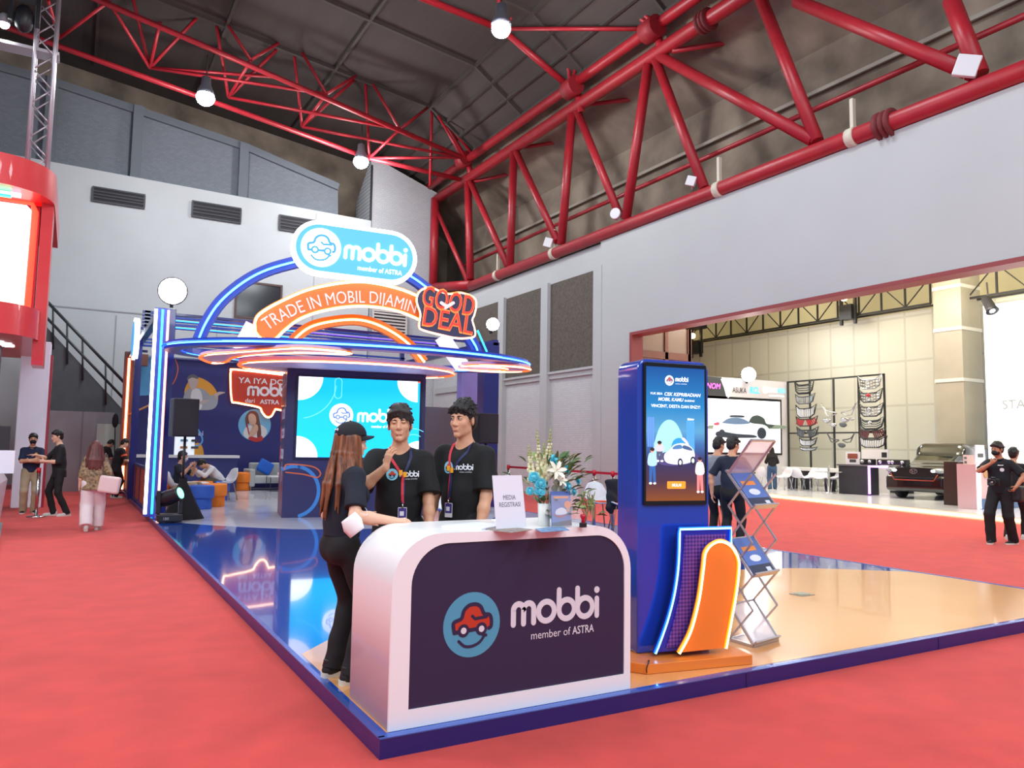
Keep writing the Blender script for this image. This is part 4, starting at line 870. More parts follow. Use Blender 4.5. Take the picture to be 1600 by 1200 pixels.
for (y, z, n, dz, mt) in ((16.95, 4.21, 1, .1, navy), (20.2, 4.72, 5, .085, M('slat_blue', '2a4aa8', .25)), (23.0, 4.40, 3, .09, M('slat_blue', '2a4aa8', .25)), (26.3, 4.26, 1, .1, navy)):
    for j in range(n):
        m = MB(); m.box((xa, y, z-j*dz-.05), (9.2, y+.12, z-j*dz)); m.build('beam', mt, fr)
        if n == 5 and j in (0, 2, 4):
            m = MB(); m.tube([(xa+.3, y-.02, z-j*dz-.02), (5.4, y-.02, z-j*dz-.02)], .012, 6); m.build('light_strip', E('strip_cyan', '3ab0ff', 3), fr)
            m = MB(); m.tube([(5.4, y-.02, z-j*dz-.02), (9.1, y-.02, z-j*dz-.02)], .012, 6); m.build('light_strip', E('strip_violet', '8a5aff', 1.2), fr)
for x in (xa+.05, 9.05):
    m = MB(); m.box((x, Yc, 4.12), (x+.14, 26.4, 4.26)); m.build('beam', navy, fr)
    for y in (20.2, 23.0): m = MB(); m.box((x, y, 4.2), (x+.12, y+.12, 4.72)); m.build('post', navy, fr)
flood = E('flood_emit', 'fffdf4', 45)
def floodlight(label, p, R, d=(-.2, -1, -.05)):
    t = thing('floodlight', label, 'floodlight', tuple(p), 0, 'floodlights'); q = Vector(d).to_track_quat('Z', 'Y').to_matrix().to_4x4()
    m = MB(); m.lathe([(R*.5, -.22), (R*.7, -.2), (R*.98, -.03), (R*1.05, -.0), (R*1.05, .03)], 20, q); m.build('housing', M('flood_black', '25252c', .4), t)
    m = MB(); m.ball((0, 0, 0), (R, R, R*.55), 20, q); m.build('lens', flood, t); m = MB(); m.bar((0, .1, -R-.05), (0, .1, -R*.4), .06, .06); m.build('mount', M('flood_black'), t)
    l = bpy.data.lights.new('flood_light', 'SPOT'); l.energy = 220; l.spot_size = 2.4; l.shadow_soft_size = R; l.color = (1, .98, .93); lo_ = bpy.data.objects.new('flood_light', l); C.objects.link(lo_); lo_.location = Vector(p)+Vector(d).normalized()*.45; lo_.rotation_euler = Vector(d).to_track_quat('-Z', 'Y').to_euler()
floodlight('glaring floodlight on top of the column with orange and blue strips', FY(270, 455, Yc-.1), .27); floodlight('glaring floodlight right of the good deal sign', FY(770, 507, Yc), .17, (-.5, -1, -.05))
# --- rear wall of the booth
YB = 26.5; bp = front(YB); wl = thing('booth_wall', 'navy printed rear wall of the booth behind the lounge seats', 'booth wall', (0, 0, 0))
zt = bp.px(300, 562)[1]; m = MB(); m.prism(bp, [(1.45, PZ), (9.1, PZ), (9.1, zt), (1.45, zt)], -.2, 0); m.build('panel', M('wall_navy', '23286e', .5), wl)
m = MB(); B = lambda L: [bp.px(*p) for p in L]
grey1, grey2, skn = M('photo_grey', '9a9fa6', .6), M('photo_white', 'd4d6d8', .6), M('photo_skin', 'c9a890', .6)
m.use(M('photo_orange', 'd99a34', .6)).prism(bp, spline(B([(298, 592), (312, 590), (330, 600), (340, 616), (338, 630), (320, 636), (296, 630), (288, 612)]), 4, True), 0, .004)
m.use(grey1).prism(bp, spline(B([(286, 625), (290, 612), (300, 606), (318, 608), (329, 618), (337, 616), (340, 630), (330, 640), (300, 640), (287, 638)]), 4, True), .004, .008)
m.use(grey2).prism(bp, spline(B([(302, 608), (312, 609), (316, 622), (314, 639), (300, 640), (298, 620)]), 4, True), .008, .010)
m.use(M('photo_face', 'b7aaa2', .6)).prism(bp, spline(B([(294, 592), (302, 588), (309, 593), (308, 603), (302, 609), (296, 604)]), 4, True), .010, .014)
m.use(M('photo_dark', '5b5f66', .6)).prism(bp, spline(B([(292, 594), (295, 587), (303, 585), (310, 590), (308, 592), (300, 590)]), 4, True), .014, .016)
m.use(M('photo_face')).prism(bp, spline(B([(335, 616), (343, 612), (352, 613.5), (343, 617), (338, 621)]), 4, True), .010, .014); m.prism(bp, spline(B([(312, 628), (320, 625), (328, 625), (320, 630), (314, 632)]), 4, True), .010, .014)
m.build('man_print', None, wl)
m = MB(); cu, cz = bp.px(398, 664); rr = abs(bp.px(373, 664)[0]-bp.px(424, 664)[0])/2
m.use(M('photo_sky', '6db4dc', .6)).prism(bp, ell(cu, cz, rr, n=30), 0, .004); m.use(grey2).prism(bp, spline(B([(380, 678), (384, 668), (392, 664), (408, 664), (417, 672), (414, 682), (400, 688), (386, 685)]), 4, True), .004, .007)
m.use(M('photo_hair', '6a4238', .6)).prism(bp, spline(B([(385, 648), (392, 642), (402, 645), (406, 660), (408, 680), (402, 684), (400, 664), (388, 662), (385, 668), (383, 656)]), 4, True), .007, .010)
m.use(skn).prism(bp, spline(B([(388, 650), (393, 646), (399, 650), (400, 660), (395, 666), (390, 662)]), 4, True), .010, .013); m.prism(bp, spline(B([(392, 672), (396, 664), (402, 664), (403, 672), (398, 680), (390, 684), (389, 678)]), 4, True), .010, .013)
m.use(M('photo_red', 'b83030', .6)).prism(bp, spline(B([(388, 686), (392, 682), (402, 684), (409, 681), (410, 688), (399, 690.5)]), 4, True), .013, .015); m.use(M('photo_red')).stroke(bp, B([(386, 664), (389, 678)]), .04, .010, .013)
m.build('woman_print', None, wl)
m = MB(); m.use(M('print_cyan', '5aa7e0', .5)).stroke(bp, spline(B([(302, 667), (310, 672), (316, 685), (314, 693), (305, 697), (298, 690)]), 5), .05, 0, .005); m.use(M('photo_orange', 'd99a34', .6)).prism(bp, ell(*bp.px(308, 712), .2, .42, 20), 0, .004)
m.use(M('print_orange')).stroke(bp, spline(B([(274, 562), (278, 575), (275, 590), (270, 600)]), 5), .03, 0, .004); m.use(M('panel_lightblue', '58a8dc', .5)).prism(bp, spline(B([(207, 560), (222, 556), (238, 560), (240, 610), (222, 618), (206, 612)]), 4, True), 0, .004)
text(m.use(M('print_white')), bp, 'mobbi', *bp.px(289, 680), .16, .004, bold=.03)
m.build('curl_print', None, wl)
sb = thing('speech_bubble_sign', 'red speech-bubble sign with orange neon edge reading YA IYA DONG mobbi dari ASTRA', 'sign')
b2 = front(YB-.12); so_ = [b2.px(*p) for p in ((367, 577), (440, 585), (500, 592), (506, 600), (500, 645), (494, 650), (436, 640), (430, 640), (424, 650), (416, 651), (409, 643), (404, 636), (370, 629), (362, 625), (360, 590), (361, 580))]
so_ = spline(so_, 3, True)
m = MB(); m.prism(b2, so_, -.1, 0); m.build('board', M('bubble_red', 'c83c22', .5), sb); m = MB(); m.tube([b2(u, v, 0) for u, v in so_], .038, 8, closed=True); m.build('neon_tube', nwarm, sb)
m = MB(); m.use(M('letter_flat', 'f0ecee', .5)); u, v = b2.px(372, 597); text(m, b2, 'YA IYA DONG', u, v-.02, .19, .012, width=1.95, bold=.045)
u, v = b2.px(386, 616); mobbi_word(m, b2, u, v-.05, 1.35, .0, .015); u, v = b2.px(383, 627); text(m, b2, 'dari', u, v-.04, .15, .012, bold=.03); u, v = b2.px(406, 627); text(m, b2, 'ASTRA', u, v-.08, .15, .012, bold=.06); m.build('lettering', None, sb)
# --- mesh fence along the aisle with a lit end post
fn = thing('mesh_fence', 'waist-high navy fence with orange mesh panels along the aisle side of the booth', 'fence', (1.47, 16.9, PZ)); ys = [.35, 1.75, 3.15, 4.55, 5.95, 7.35, 8.75]
mesh = brick('mesh_orange', 'd8602c', 'cc5424', '5a2814', 9, .5, .5, .06, .5, .2, 'YZ')
for ya, yb in zip(ys[:-1], ys[1:]): m = MB(); m.box((-.012, ya+.03, .08), (.012, yb-.03, .86)); m.build('mesh_panel', mesh, fn)
for y in ys: m = MB(); m.box((-.03, y-.03, 0), (.03, y+.03, .90)); m.build('post', navym, fn)
for z in (.05, .89): m = MB(); m.box((-.035, ys[0], z-.03), (.035, ys[-1], z+.03)); m.build('rail', navym, fn)
ep = thing('light_post', 'tall post with orange light strips at the far end of the mesh fence', 'post', (1.42, 25.9, 0)); m = MB(); m.box((-.14, 0, PZ), (.16, .3, 4.3)); m.build('post', M('post_brown', '7c4a38', .4), ep); m = MB(); m.box((-.14, -.02, 3.9), (.5, .3, 4.25)); m.build('head', M('post_brown'), ep)
for z0, z1 in ((1.2, 4.1), (.15, .85)): m = MB(); m.tube([(-.02, -.05, z0), (-.02, -.05, z1)], .05, 8); m.build('light_strip', norg2, ep)
m = MB(); m.tube([(-.02, -.05, 2.35), (.45, -.05, 2.6), (.8, -.05, 2.8)], .03, 8); m.build('light_strip', M('strip_off', 'c08a5a', .4), ep)
# side pill sign seen edge-on above the fence
pp = FX(212, 530, 1.32); ps = thing('side_sign', 'glowing pill-shaped sign seen almost edge-on above the mesh fence', 'sign', tuple(pp)); q = Plane((0, 0, 0), (0, 1, 0), (0, 0, 1)); 
m = MB(); m.prism(q, rrect(-.55, -.55, .55, .55, .5), -.06, .06); m.build('light_box', E('sign_white', 'f2f8ff', 2.2), ps); m = MB(); m.prism(Plane((0, 0, 0), (0, -1, 0), (0, 0, 1)), rrect(-.46, -.46, .46, .46, .42), .06, .075); m.build('face', E('sign_blue', '4fa6ea', .85), ps); m = MB(); m.bar((.06, .0, -.3), (.30, .0, -.3), .06, .06); m.bar((.06, 0, .3), (.3, 0, .3), .06, .06); m.build('bracket', navym, ps)
# ------------------------------------------------------------------ counter, kiosk, brochure stand, things on the counter
CZ = 1.09; CY = 3.79; cp_ = front(CY)
t = thing('reception_counter', 'white rounded reception counter with navy front and car-face emblem', 'counter', (0, 0, 0)); wg = M('white_gloss', 'f2f1f3', .32, coat=.25)
L, R_ = 1.478, 3.035
m = MB(); m.prism(cp_, rrect(L, PZ+.002, R_, CZ, (0, 0, .27, .27), 12), -.62, -.012, smooth=True); m.build('shell', wg, t)
outer = rrect(L, PZ+.002, R_, CZ, (.001, .001, .27, .27), 12); inner = rrect(1.585, .195, 2.988, 1.035, (.001, .001, .215, .215), 12)
m = MB(); m.band(cp_, outer, inner, -.012, .004); m.build('rim', wg, t)
m = MB(); m.prism(cp_, rrect(1.582, .192, 2.991, 1.038, (0, 0, .215, .215), 12), -.02, -.004); m.build('front_panel', M('panel_navy', '2b2746', .45), t)
eu, ez = cp_.px(738, 976); m = MB(); mobbi_badge(m, cp_.off(0, 0, -.004), eu, ez, .173, M('print_teal', '4f9cba', .5), M('panel_ink', '2a2346', .5), M('car_red', 'bf3a22', .5), M('print_offwhite', 'dcd8e0', .5), .0015, .001); m.build('emblem', None, t)
u, z = cp_.px(798, 983); m = MB(); mobbi_word(m, cp_, u, z+.005, .572, -.003, .0); text(m, cp_, 'member of ', u+.135, z-.072, .046, -.001, width=.27, bold=.0); text(m, cp_, 'ASTRA', u+.418, z-.072, .046, -.001, width=.155, bold=.035); m.build('lettering', M('print_offwhite', 'dcd8e0', .5), t)
# sign on the counter
def cz(x, y): return FZ(x, y, CZ)
a, b = cz(776, 830), cz(823, 827); U = (b-a).normalized(); V = Vector((-.02, .16, 1)).normalized(); V = (V-U*V.dot(U)).normalized(); sp = Plane(a, U, V); sw = (b-a).length; shh = sp.px(768, 743)[1]
t = thing('table_sign', 'white tabletop sign reading MEDIA REGISTRASI standing on the counter', 'sign'); x0 = sp.px(767, 743)[0]; 
m = MB(); m.prism(sp, [(0, .012), (sw, .012), (sw*.98+.0, shh), (-.0, shh)], -.004, 0); m.build('paper', M('paper_white', 'e4e6f2', .6), t)
m = MB(); m.use(M('sign_ink_grey', '5a5f70', .6)); text(m, sp, 'MEDIA', sw*.50, shh*.555, .027, .001, width=sw*.41, align='c', bold=.0); text(m, sp, 'REGISTRASI', sw*.50, shh*.425, .027, .001, width=sw*.70, align='c', bold=.0); m.build('lettering', None, t)
acr = M('acrylic', 'f4f6fa', .04, alpha=.14, spec=.6)
m = MB(); m.prism(Plane(a, U, (-U[1], U[0], 0)), [(-.01, -.035), (sw+.01, -.035), (sw+.01, .07), (-.01, .07)], 0, .004); m.build('holder', acr, t)
# loose papers
for i, (pts, lb) in enumerate(((((690, 824), (742, 818), (790, 822), (752, 829)), 'stack of white form sheets lying on the counter in front of the two staff'), (((752, 827), (790, 823), (832, 828), (800, 833)), 'printed brown-grey leaflet lying under the media sign'), (((836, 827), (878, 822), (890, 829), (846, 832)), 'blue leaflet lying before the brochure holder'))):
    P = [cz(*p) for p in pts]; c0 = sum(P, Vector())/4; m = MB(); q = len(P)
    hgt = .010 if i == 0 else .003
    m.add([p-c0 for p in P]+[p-c0+Vector((0, 0, hgt)) for p in P], [(0, 1, 2, 3)[::-1], (4, 5, 6, 7), (0, 1, 5, 4), (1, 2, 6, 5), (2, 3, 7, 6), (3, 0, 4, 7)])
    tag(m.build('paper_stack' if i == 0 else 'leaflet', M('paper_white') if i == 0 else M('leaflet_%d' % i, ('', '8d8078', '6d8fb8')[i], .6, noise=.5, nscale=30), loc=c0), lb, 'paper')
# vase with bouquet
vb = cz(850, 822); t = thing('vase', 'white cylindrical vase of blue roses and white lilies on the counter', 'vase', tuple(vb)); m = MB(); m.lathe([(.0, .0), (.034, 0), (.036, .05), (.040, .135), (.036, .135), (.03, .02)], 20); m.build('pot', M('vase_white', 'dfe0da', .3), t)
bq = thing('bouquet', 'arrangement of turquoise roses, white lilies and pale gladioli standing in the vase', 'flowers', tuple(vb+Vector((0, 0, .12))))
grn = M('leaf_green', '4f6a3a', .6, noise=.4, nscale=40); grn2 = M('leaf_pale', '97a86a', .6); rg = random.Random(3)
rt = Vector(CR); fwd = Vector((CF[0], CF[1], 0)).normalized(); up = Vector((0, 0, 1)); k = (vb-Vector(CO)).dot(Vector(CF))/CAM_F
def bp3(x, y, d=0): return rt*((x-850)*k)+up*((800-y)*k)+fwd*d-Vector((0, 0, .03))
def leaf(mb, p, d, L, w):
    d = d.normalized(); s = d.cross(Vector((rg.random()-.5, rg.random()-.5, 1))).normalized(); n = s.cross(d)
    q = [p, p+d*L*.35+s*w+n*.006, p+d*L*.7+s*w*.7+n*.004, p+d*L-n*L*.1, p+d*L*.7-s*w*.7+n*.004, p+d*L*.35-s*w+n*.006, p+d*L*.5]
    mb.add(q, [(0, 1, 6), (1, 2, 6), (2, 3, 6), (3, 4, 6), (4, 5, 6), (5, 0, 6)], True)
m = MB(); m2 = MB()
for i in range(230):
    x = rg.gauss(868, 24); y = rg.uniform(718, 808); p = bp3(x, y, rg.uniform(-.03, .06)); q = Vector((p.x*1.5, p.y*1.5, p.z*.6+.03)); leaf(m if rg.random() < .6 else m2, p, q+Vector((rg.uniform(-.1, .1), rg.uniform(-.1, .1), rg.uniform(-.05, .1))), rg.uniform(.04, .08), rg.uniform(.008, .019))
for i in range(40):
    p = bp3(rg.uniform(908, 930), rg.uniform(765, 800), rg.uniform(-.02, .04)); leaf(m2, p, Vector((rg.uniform(-.2, .3), rg.uniform(-.2, .2), rg.uniform(-.9, -.1))), rg.uniform(.04, .09), .004)
for i in range(10):
    a = rg.uniform(-1, 1); m.tube([Vector((0, 0, -.1)), bp3(860+25*a, 770, 0)], .003, 5)
o = m.build('foliage', grn, bq); o['kind'] = 'stuff'; o = m2.build('pale_foliage', grn2, bq); o['kind'] = 'stuff'
def petal_ring(mb, c, R, n, tilt, up_, ax, op):
    ax = ax.normalized(); u = ax.cross(Vector((.3, .2, .9))).normalized(); v = ax.cross(u)
    for i in range(n):
        a = 6.283*i/n+tilt; d = u*math.cos(a)+v*math.sin(a); s = ax.cross(d); p = c+d*R*.25
        q = [p-s*R*.3, p+s*R*.3, c+d*R*.8+s*R*.42+ax*R*up_, c+d*R*op+ax*R*up_*1.2, c+d*R*.8-s*R*.42+ax*R*up_]
        mb.add(q, [(0, 1, 2, 3, 4)], True)
for x, y, R, d in ((833, 747, .030, -.05), (844, 757, .032, -.06), (843, 768, .030, -.06), (827, 768, .022, -.05), (867, 720, .030, -.02), (886, 735, .024, 0), (888, 762, .026, -.02), (904, 753, .022, 0), (897, 770, .020, -.01)):
    R *= 1.2; m = MB(); c0 = bp3(x, y, d); ax = (Vector((0, -1, .25))+rt*((x-860)*.02)).normalized()
    m.ball(c0, R*.42, 8)
    for q in range(4): petal_ring(m, c0-ax*R*.2, R*(.55+.16*q), 5, q*.6, .75-.28*q, ax, 1.05)
    m.build('rose', M('rose_turq', '5cc8dc', .55, noise=.25, nscale=60), bq)
for x, y, R, d, tx in ((867, 738, .058, -.06, -.2), (873, 752, .045, -.05, .5)):
    m = MB(); c0 = bp3(x, y, d); ax = Vector((tx*.5, -1, .5)).normalized(); u = ax.cross(Vector((0, 0, 1))).normalized(); v = u.cross(ax)
    for i in range(6):
        a = 6.283*i/6+.3*tx; dd = (u*math.cos(a)+v*math.sin(a)); s = ax.cross(dd); q = [c0, c0+dd*R*.5+s*R*.24+ax*R*.35, c0+dd*R*.9+s*R*.18+ax*R*.45, c0+dd*R*1.2+ax*R*.30, c0+dd*R*.9-s*R*.18+ax*R*.45, c0+dd*R*.5-s*R*.24+ax*R*.35, c0+dd*R*.6+ax*R*.30]
        m.add(q, [(0, 1, 6), (1, 2, 6), (2, 3, 6), (3, 4, 6), (4, 5, 6), (5, 0, 6)], True)
    for i in range(4): m.tube([c0+ax*.005, c0+ax*R*.7+u*.008*(i-1.5)], .0018, 5)
    m.build('lily', M('lily_white', 'ecebd8', .55), bq)
for (xt, yt, xb, yb) in ((837, 674, 842, 745), (858, 671, 852, 742), (824, 697, 830, 752), (848, 694, 848, 750), (859, 700, 858, 745)):
    m = MB(); a, b = bp3(xb, yb), bp3(xt, yt); m.use(M('stem_pale', 'a8b06a', .6)).tube([a, b], [.006, .002], 6); n = 15
    for i in range(n):
        f = i/(n-1); p = a.lerp(b, f); r0 = .017*(1-f)+.004
        for s_ in (-1, 1): m.use(M('floret', 'd8dab0', .6, noise=.2, nscale=50) if f < .65 else M('bud_green', '9aa65a', .6)).ball(p+rt*s_*r0*.7+Vector((rg.uniform(-.006, .006), rg.uniform(-.012, .0), 0)), (r0*.8, r0*.8, r0*1.0), 6)
    m.build('gladiolus', None, bq)
# brochure holders and the rubber stamp
def holder(label, xl, xr, yb, yt, doc):
    a, b = cz(xl, yb), cz(xr, yb-1); U = (b-a).normalized(); V = Vector((0, .12, 1)).normalized(); V = (V-U*V.dot(U)).normalized(); pl = Plane(a, U, V); w_ = (b-a).length; h_ = pl.px(xl, yt)[1]
    t = thing('brochure_holder', label, 'holder'); m = MB(); m.prism(pl, [(0, 0), (w_, 0), (w_, h_), (0, h_)], -.003, 0); m.prism(pl, [(0, 0), (w_, 0), (w_, h_*.5), (0, h_*.5)], .025, .028); m.prism(pl, [(0, 0), (w_, 0), (w_, .004), (0, .004)], 0, .025); m.build('holder', acr, t)
    if doc:
        hd = pl.px(xl, 768)[1]; m = MB(); m.use(M('doc_blue', '5573b8', .5)).prism(pl, [(.006, .006), (w_-.006, .006), (w_-.006, hd), (.006, hd)], .004, .016)
        m.use(M('doc_orange', 'e88a3c', .5)).prism(pl, rrect(w_*.15, hd*.80, w_*.85, hd*.86, .003), .016, .017); m.prism(pl, ell(w_*.8, hd*.62, w_*.16, n=14), .016, .017)
        m.use(M('doc_white', 'dfe3ee', .5)).prism(pl, spline([(w_*.2, hd*.40), (w_*.3, hd*.50), (w_*.55, hd*.54), (w_*.75, hd*.44), (w_*.7, hd*.36), (w_*.3, hd*.34)], 4, True), .016, .017); m.use(M('doc_red', 'a83a3a', .5)).prism(pl, spline([(w_*.05, hd*.36), (w_*.4, hd*.26), (w_*.75, hd*.36), (w_*.4, hd*.31)], 4, True), .017, .018)
        m.use(M('doc_dark', '2c3550', .5)).prism(pl, [(.006, .006), (w_-.006, .006), (w_-.006, hd*.2), (.006, hd*.12)], .016, .017); m.use(M('doc_skin', 'c89878', .5)).prism(pl, ell(w_*.8, hd*.47, w_*.09, hd*.06, n=12), .017, .018); m.build('brochure', None, tag(t))
    return t
holder('clear brochure holder with a blue and orange car leaflet, in front of the vase', 860, 893, 824, 726, True)
holder('empty clear acrylic holder standing beside the brochure holder, right of the vase', 893, 907, 818, 738, False)
sp_ = cz(911, 824); t = thing('rubber_stamp', 'red and black self-inking stamp near the right end of the counter', 'stamp', tuple(sp_)); m = MB(); m.box((-.02, -.012, 0), (.02, .012, .028)); m.build('base', M('stamp_black', '1a1a1e', .4), t, .003); m = MB(); m.lathe([(.012, .028), (.010, .045), (.018, .062), (.016, .076), (.0, .078)], 14); m.build('grip', M('stamp_red', 'b81830', .3), t)
# --- kiosk with touch screen
ka = FZ(997, 1020, .165); ka.z = 0; KU = Vector((.986, -.166, 0)); KP = Plane(FZ(996, 1022, .165)*1, KU, (0, 0, 1)); KP.o.z = 0
kw = KP.px(1108, 800)[0]; kh = KP.px(1050, 563)[1]
t = thing('kiosk', 'tall glossy blue touch-screen kiosk with rounded top beside the brochure stand', 'kiosk'); kb = M('kiosk_blue', '1f3ea6', .14, coat=.6)
m = MB(); m.prism(KP, rrect(0, .165, kw, kh, (.0, .0, .075, .075), 8), -.30, 0, smooth=False); m.build('body', kb, t, .012)
P = KP.px; a, b = P(1003, 792), P(1101, 563); a = (max(a[0], .012), a[1]); c = P(1101, 792)
m = MB(); bx0, bx1, bz0, bz1 = P(1004, 680)[0], P(1102, 680)[0], P(1050, 789)[1], P(1050, 566)[1]-.01
m.prism(KP, rrect(bx0, bz0, bx1, bz1, .012), 0, .018); m.build('bezel', M('bezel_black', '101116', .15), t, .004)
sx0, sx1, sz0, sz1 = bx0+.018, bx1-.018, bz0+.03, bz1-.03; sw, sh = sx1-sx0, sz1-sz0
sm = M('kiosk_screen', '1a6ad0', .3); nt = sm.node_tree; bs = nt.nodes['Principled BSDF']; tc = nt.nodes.new('ShaderNodeTexCoord'); sx = nt.nodes.new('ShaderNodeSeparateXYZ'); nt.links.new(tc.outputs['Object'], sx.inputs[0]); mr = nt.nodes.new('ShaderNodeMapRange'); mr.inputs['From Min'].default_value = sz0; mr.inputs['From Max'].default_value = sz1; nt.links.new(sx.outputs['Z'], mr.inputs[0]); rp = nt.nodes.new('ShaderNodeValToRGB'); nt.links.new(mr.outputs[0], rp.inputs[0])
for i, (p, h_) in enumerate(((0, '9a5426'), (.14, '5a3a48'), (.30, '3c3a6e'), (.42, '4a7ac0'), (.52, '6ab4e4'), (.70, '2a90d8'), (1, '1557a8'))):
    e = rp.color_ramp.elements[i] if i < 2 else rp.color_ramp.elements.new(p); e.position = p; e.color = (*hexc(h_), 1)
for e, (p, h_) in zip(sorted(rp.color_ramp.elements, key=lambda e: e.position), ((0, '9a5426'), (.14, '5a3a48'), (.30, '3c3a6e'), (.42, '4a7ac0'), (.52, '6ab4e4'), (.70, '2a90d8'), (1, '1557a8'))): e.position = p; e.color = (*hexc(h_), 1)
bs.inputs['Base Color'].default_value = (0, 0, 0, 1); nt.links.new(rp.outputs[0], bs.inputs['Emission Color']); bs.inputs['Emission Strength'].default_value = 1.0
m = MB(); m.prism(KP, [(sx0, sz0), (sx1, sz0), (sx1, sz1), (sx0, sz1)], .018, .019); scr = m.build('screen', sm, t)
SQ = KP.off(sx0, sz0, .019); S = lambda fx, fy: (sw*fx, sh*fy); kwh = E('kscreen_white', 'eef4ff', 1.0)
m = MB(); mobbi_badge(m, SQ, sw*.39, sh*.90, sw*.075, kwh, E('kscreen_ink', '2a5a90', .6), E('kscreen_red', 'c0503a', .8), kwh, .001, .0006); m.use(kwh); mobbi_word(m, SQ, sw*.49, sh*.895, sw*.21, 0, .001); text(m, SQ, 'member of ASTRA', sw*.49, sh*.875, .006, .001, width=sw*.2); m.build('logo', None, scr)
m = MB(); m.use(kwh); text(m, SQ, 'YUK BISA', sw*.06, sh*.79, .016, .001, width=sw*.21, shear=.2, bold=.03); text(m, SQ, 'CEK KEPRIBADIAN', sw*.30, sh*.785, .024, .001, width=sw*.62, shear=.2, bold=.035); text(m, SQ, 'MOBIL KAMU', sw*.20, sh*.745, .024, .001, width=sw*.42, shear=.2, bold=.035); text(m, SQ, 'BARENG', sw*.65, sh*.745, .014, .001, width=sw*.17, shear=.2, bold=.03); text(m, SQ, 'VINCENT, DESTA DAN ENZY!', sw*.08, sh*.695, .022, .001, width=sw*.84, bold=.035); m.build('lettering', None, scr)
m = MB()
def ep(col, s, pts, w_=.001, sp=True): m.use(E('ks_'+col, col, s)).prism(SQ, spline([S(*p) for p in pts], 4, True) if sp else [S(*p) for p in pts], 0, w_)
ep('8fd0f4', .95, [(.12, .34), (.2, .52), (.34, .6), (.5, .58), (.62, .46), (.6, .34), (.4, .30)]); 
for x in (.02, .06, .10): ep('5a8ad8', .8, [(x, .4), (x+.03, .4), (x+.03, .62), (x, .62)], .0012, False)
ep('4a96dc', .8, [(.68, .36), (.82, .36), (.82, .60), (.68, .60)], .0012, False); ep('e8f4ff', .9, [(.70, .605), (.80, .605), (.82, .615), (.70, .62)], .0014, False)
ep('4a4478', .6, [(.2, .28), (.5, .26), (.9, .30), (.8, .36), (.3, .36)], .0012)
ep('2a8ae0', .9, [(.42, .40), (.46, .45), (.55, .47), (.64, .45), (.70, .38), (.6, .36), (.45, .36)], .0015); ep('f6c8e4', .95, [(.60, .46), (.68, .42), (.72, .34), (.70, .29), (.74, .34), (.72, .42), (.64, .47)], .0022)
ep('d8e6f4', .95, [(.30, .31), (.31, .35), (.40, .38), (.46, .415), (.60, .43), (.72, .415), (.80, .38), (.82, .33), (.76, .29), (.55, .27), (.36, .28)], .0019); ep('4a78a8', .7, [(.44, .385), (.48, .41), (.58, .418), (.60, .39)], .0024); ep('3c5a80', .7, [(.62, .39), (.63, .415), (.74, .40), (.78, .375)], .0024)
for x, y in ((.57, .285), (.79, .30)): m.use(E('ks_dark', '22283a', .5)).prism(SQ, ell(sw*x, sh*y, sw*.045, sh*.032, 14), 0, .0026); m.use(E('ks_d8e6f4', 'd8e6f4', .95)).prism(SQ, ell(sw*x, sh*y, sw*.024, sh*.017, 12), 0, .003)
for x, top, leg, bs_ in ((.10, '9cc4e0', '2a5a98', .135), (.22, 'b8bcc4', '4a5068', .30), (.91, 'e4d4d0', 'e07a78', .07)):
    hh = .26 if x != .22 else .14; ep(leg, .8, [(x-.05, bs_), (x-.01, bs_), (x, bs_+hh*.4), (x+.02, bs_), (x+.06, bs_), (x+.05, bs_+hh*.52), (x-.05, bs_+hh*.52)], .0020, False); ep(top, .85, [(x-.07, bs_+hh*.5), (x-.06, bs_+hh*.8), (x, bs_+hh*.86), (x+.06, bs_+hh*.8), (x+.07, bs_+hh*.5)], .0024); m.use(E('ks_skin', 'c89478', .8)).prism(SQ, ell(sw*x, sh*(bs_+hh*.92), sw*.032, sh*.018, 12), 0, .0028); m.use(E('ks_hair', '2a2028', .5)).prism(SQ, ell(sw*x, sh*(bs_+hh*.945), sw*.036, sh*.013, 12), 0, .0032)
    m.use(kwh).prism(SQ, ell(sw*(x-.03), sh*(bs_-.004), sw*.025, sh*.009, 8), 0, .002); m.prism(SQ, ell(sw*(x+.04), sh*(bs_-.004), sw*.025, sh*.009, 8), 0, .002)
m.build('picture', None, scr)
m = MB(); m.use(E('ks_button', 'f08a28', 1.0)).prism(SQ, rrect(sw*.35, sh*.09, sw*.66, sh*.145, .008), 0, .0035); m.use(kwh); text(m, SQ, 'MULAI', sw*.505, sh*.107, .02, .0045, width=sw*.15, align='c', bold=.04); m.build('button', None, scr)
# orange plinth and neon panels in front of the kiosk
a, b = FZ(1011, 1054, PZ+.002), FZ(1176, 1038, PZ+.002); PU = (b-a).normalized(); PN = Vector((-PU[1], PU[0], 0)); pl = Plane((a.x, a.y, PZ+.002), PU, PN); w_ = (b-a).length
t = thing('plinth', 'low orange plinth carrying the kiosk and the neon panels', 'plinth'); m = MB(); m.prism(pl, [(0, 0), (w_, 0), (w_, .60), (-.02, .60), (-.09, .09)], 0, .063); m.build('block', M('plinth_orange', 'e58436', .25, coat=.3), t, .004)
NPl = KP.off(0, 0, .10); Q = NPl.px
t = thing('neon_sculpture', 'blue neon-edged panel with purple lattice standing on the orange plinth', 'neon sign')
lb = spline([Q(*p) for p in ((1022, 1020), (1030, 1000), (1042, 965), (1052, 925), (1058, 880), (1060, 826))], 6); pg = lb+[Q(1141, 823), Q(1139, 862), Q(1118, 1010)]
m = MB(); m.prism(NPl, pg, -.03, 0); m.build('board', M('board_blue', '1c2f9c', .35), t)
inn = spline([Q(*p) for p in ((1040, 1012), (1053, 965), (1063, 915), (1069, 836))], 6)+[Q(1133, 834), Q(1130, 870), Q(1110, 1006)]
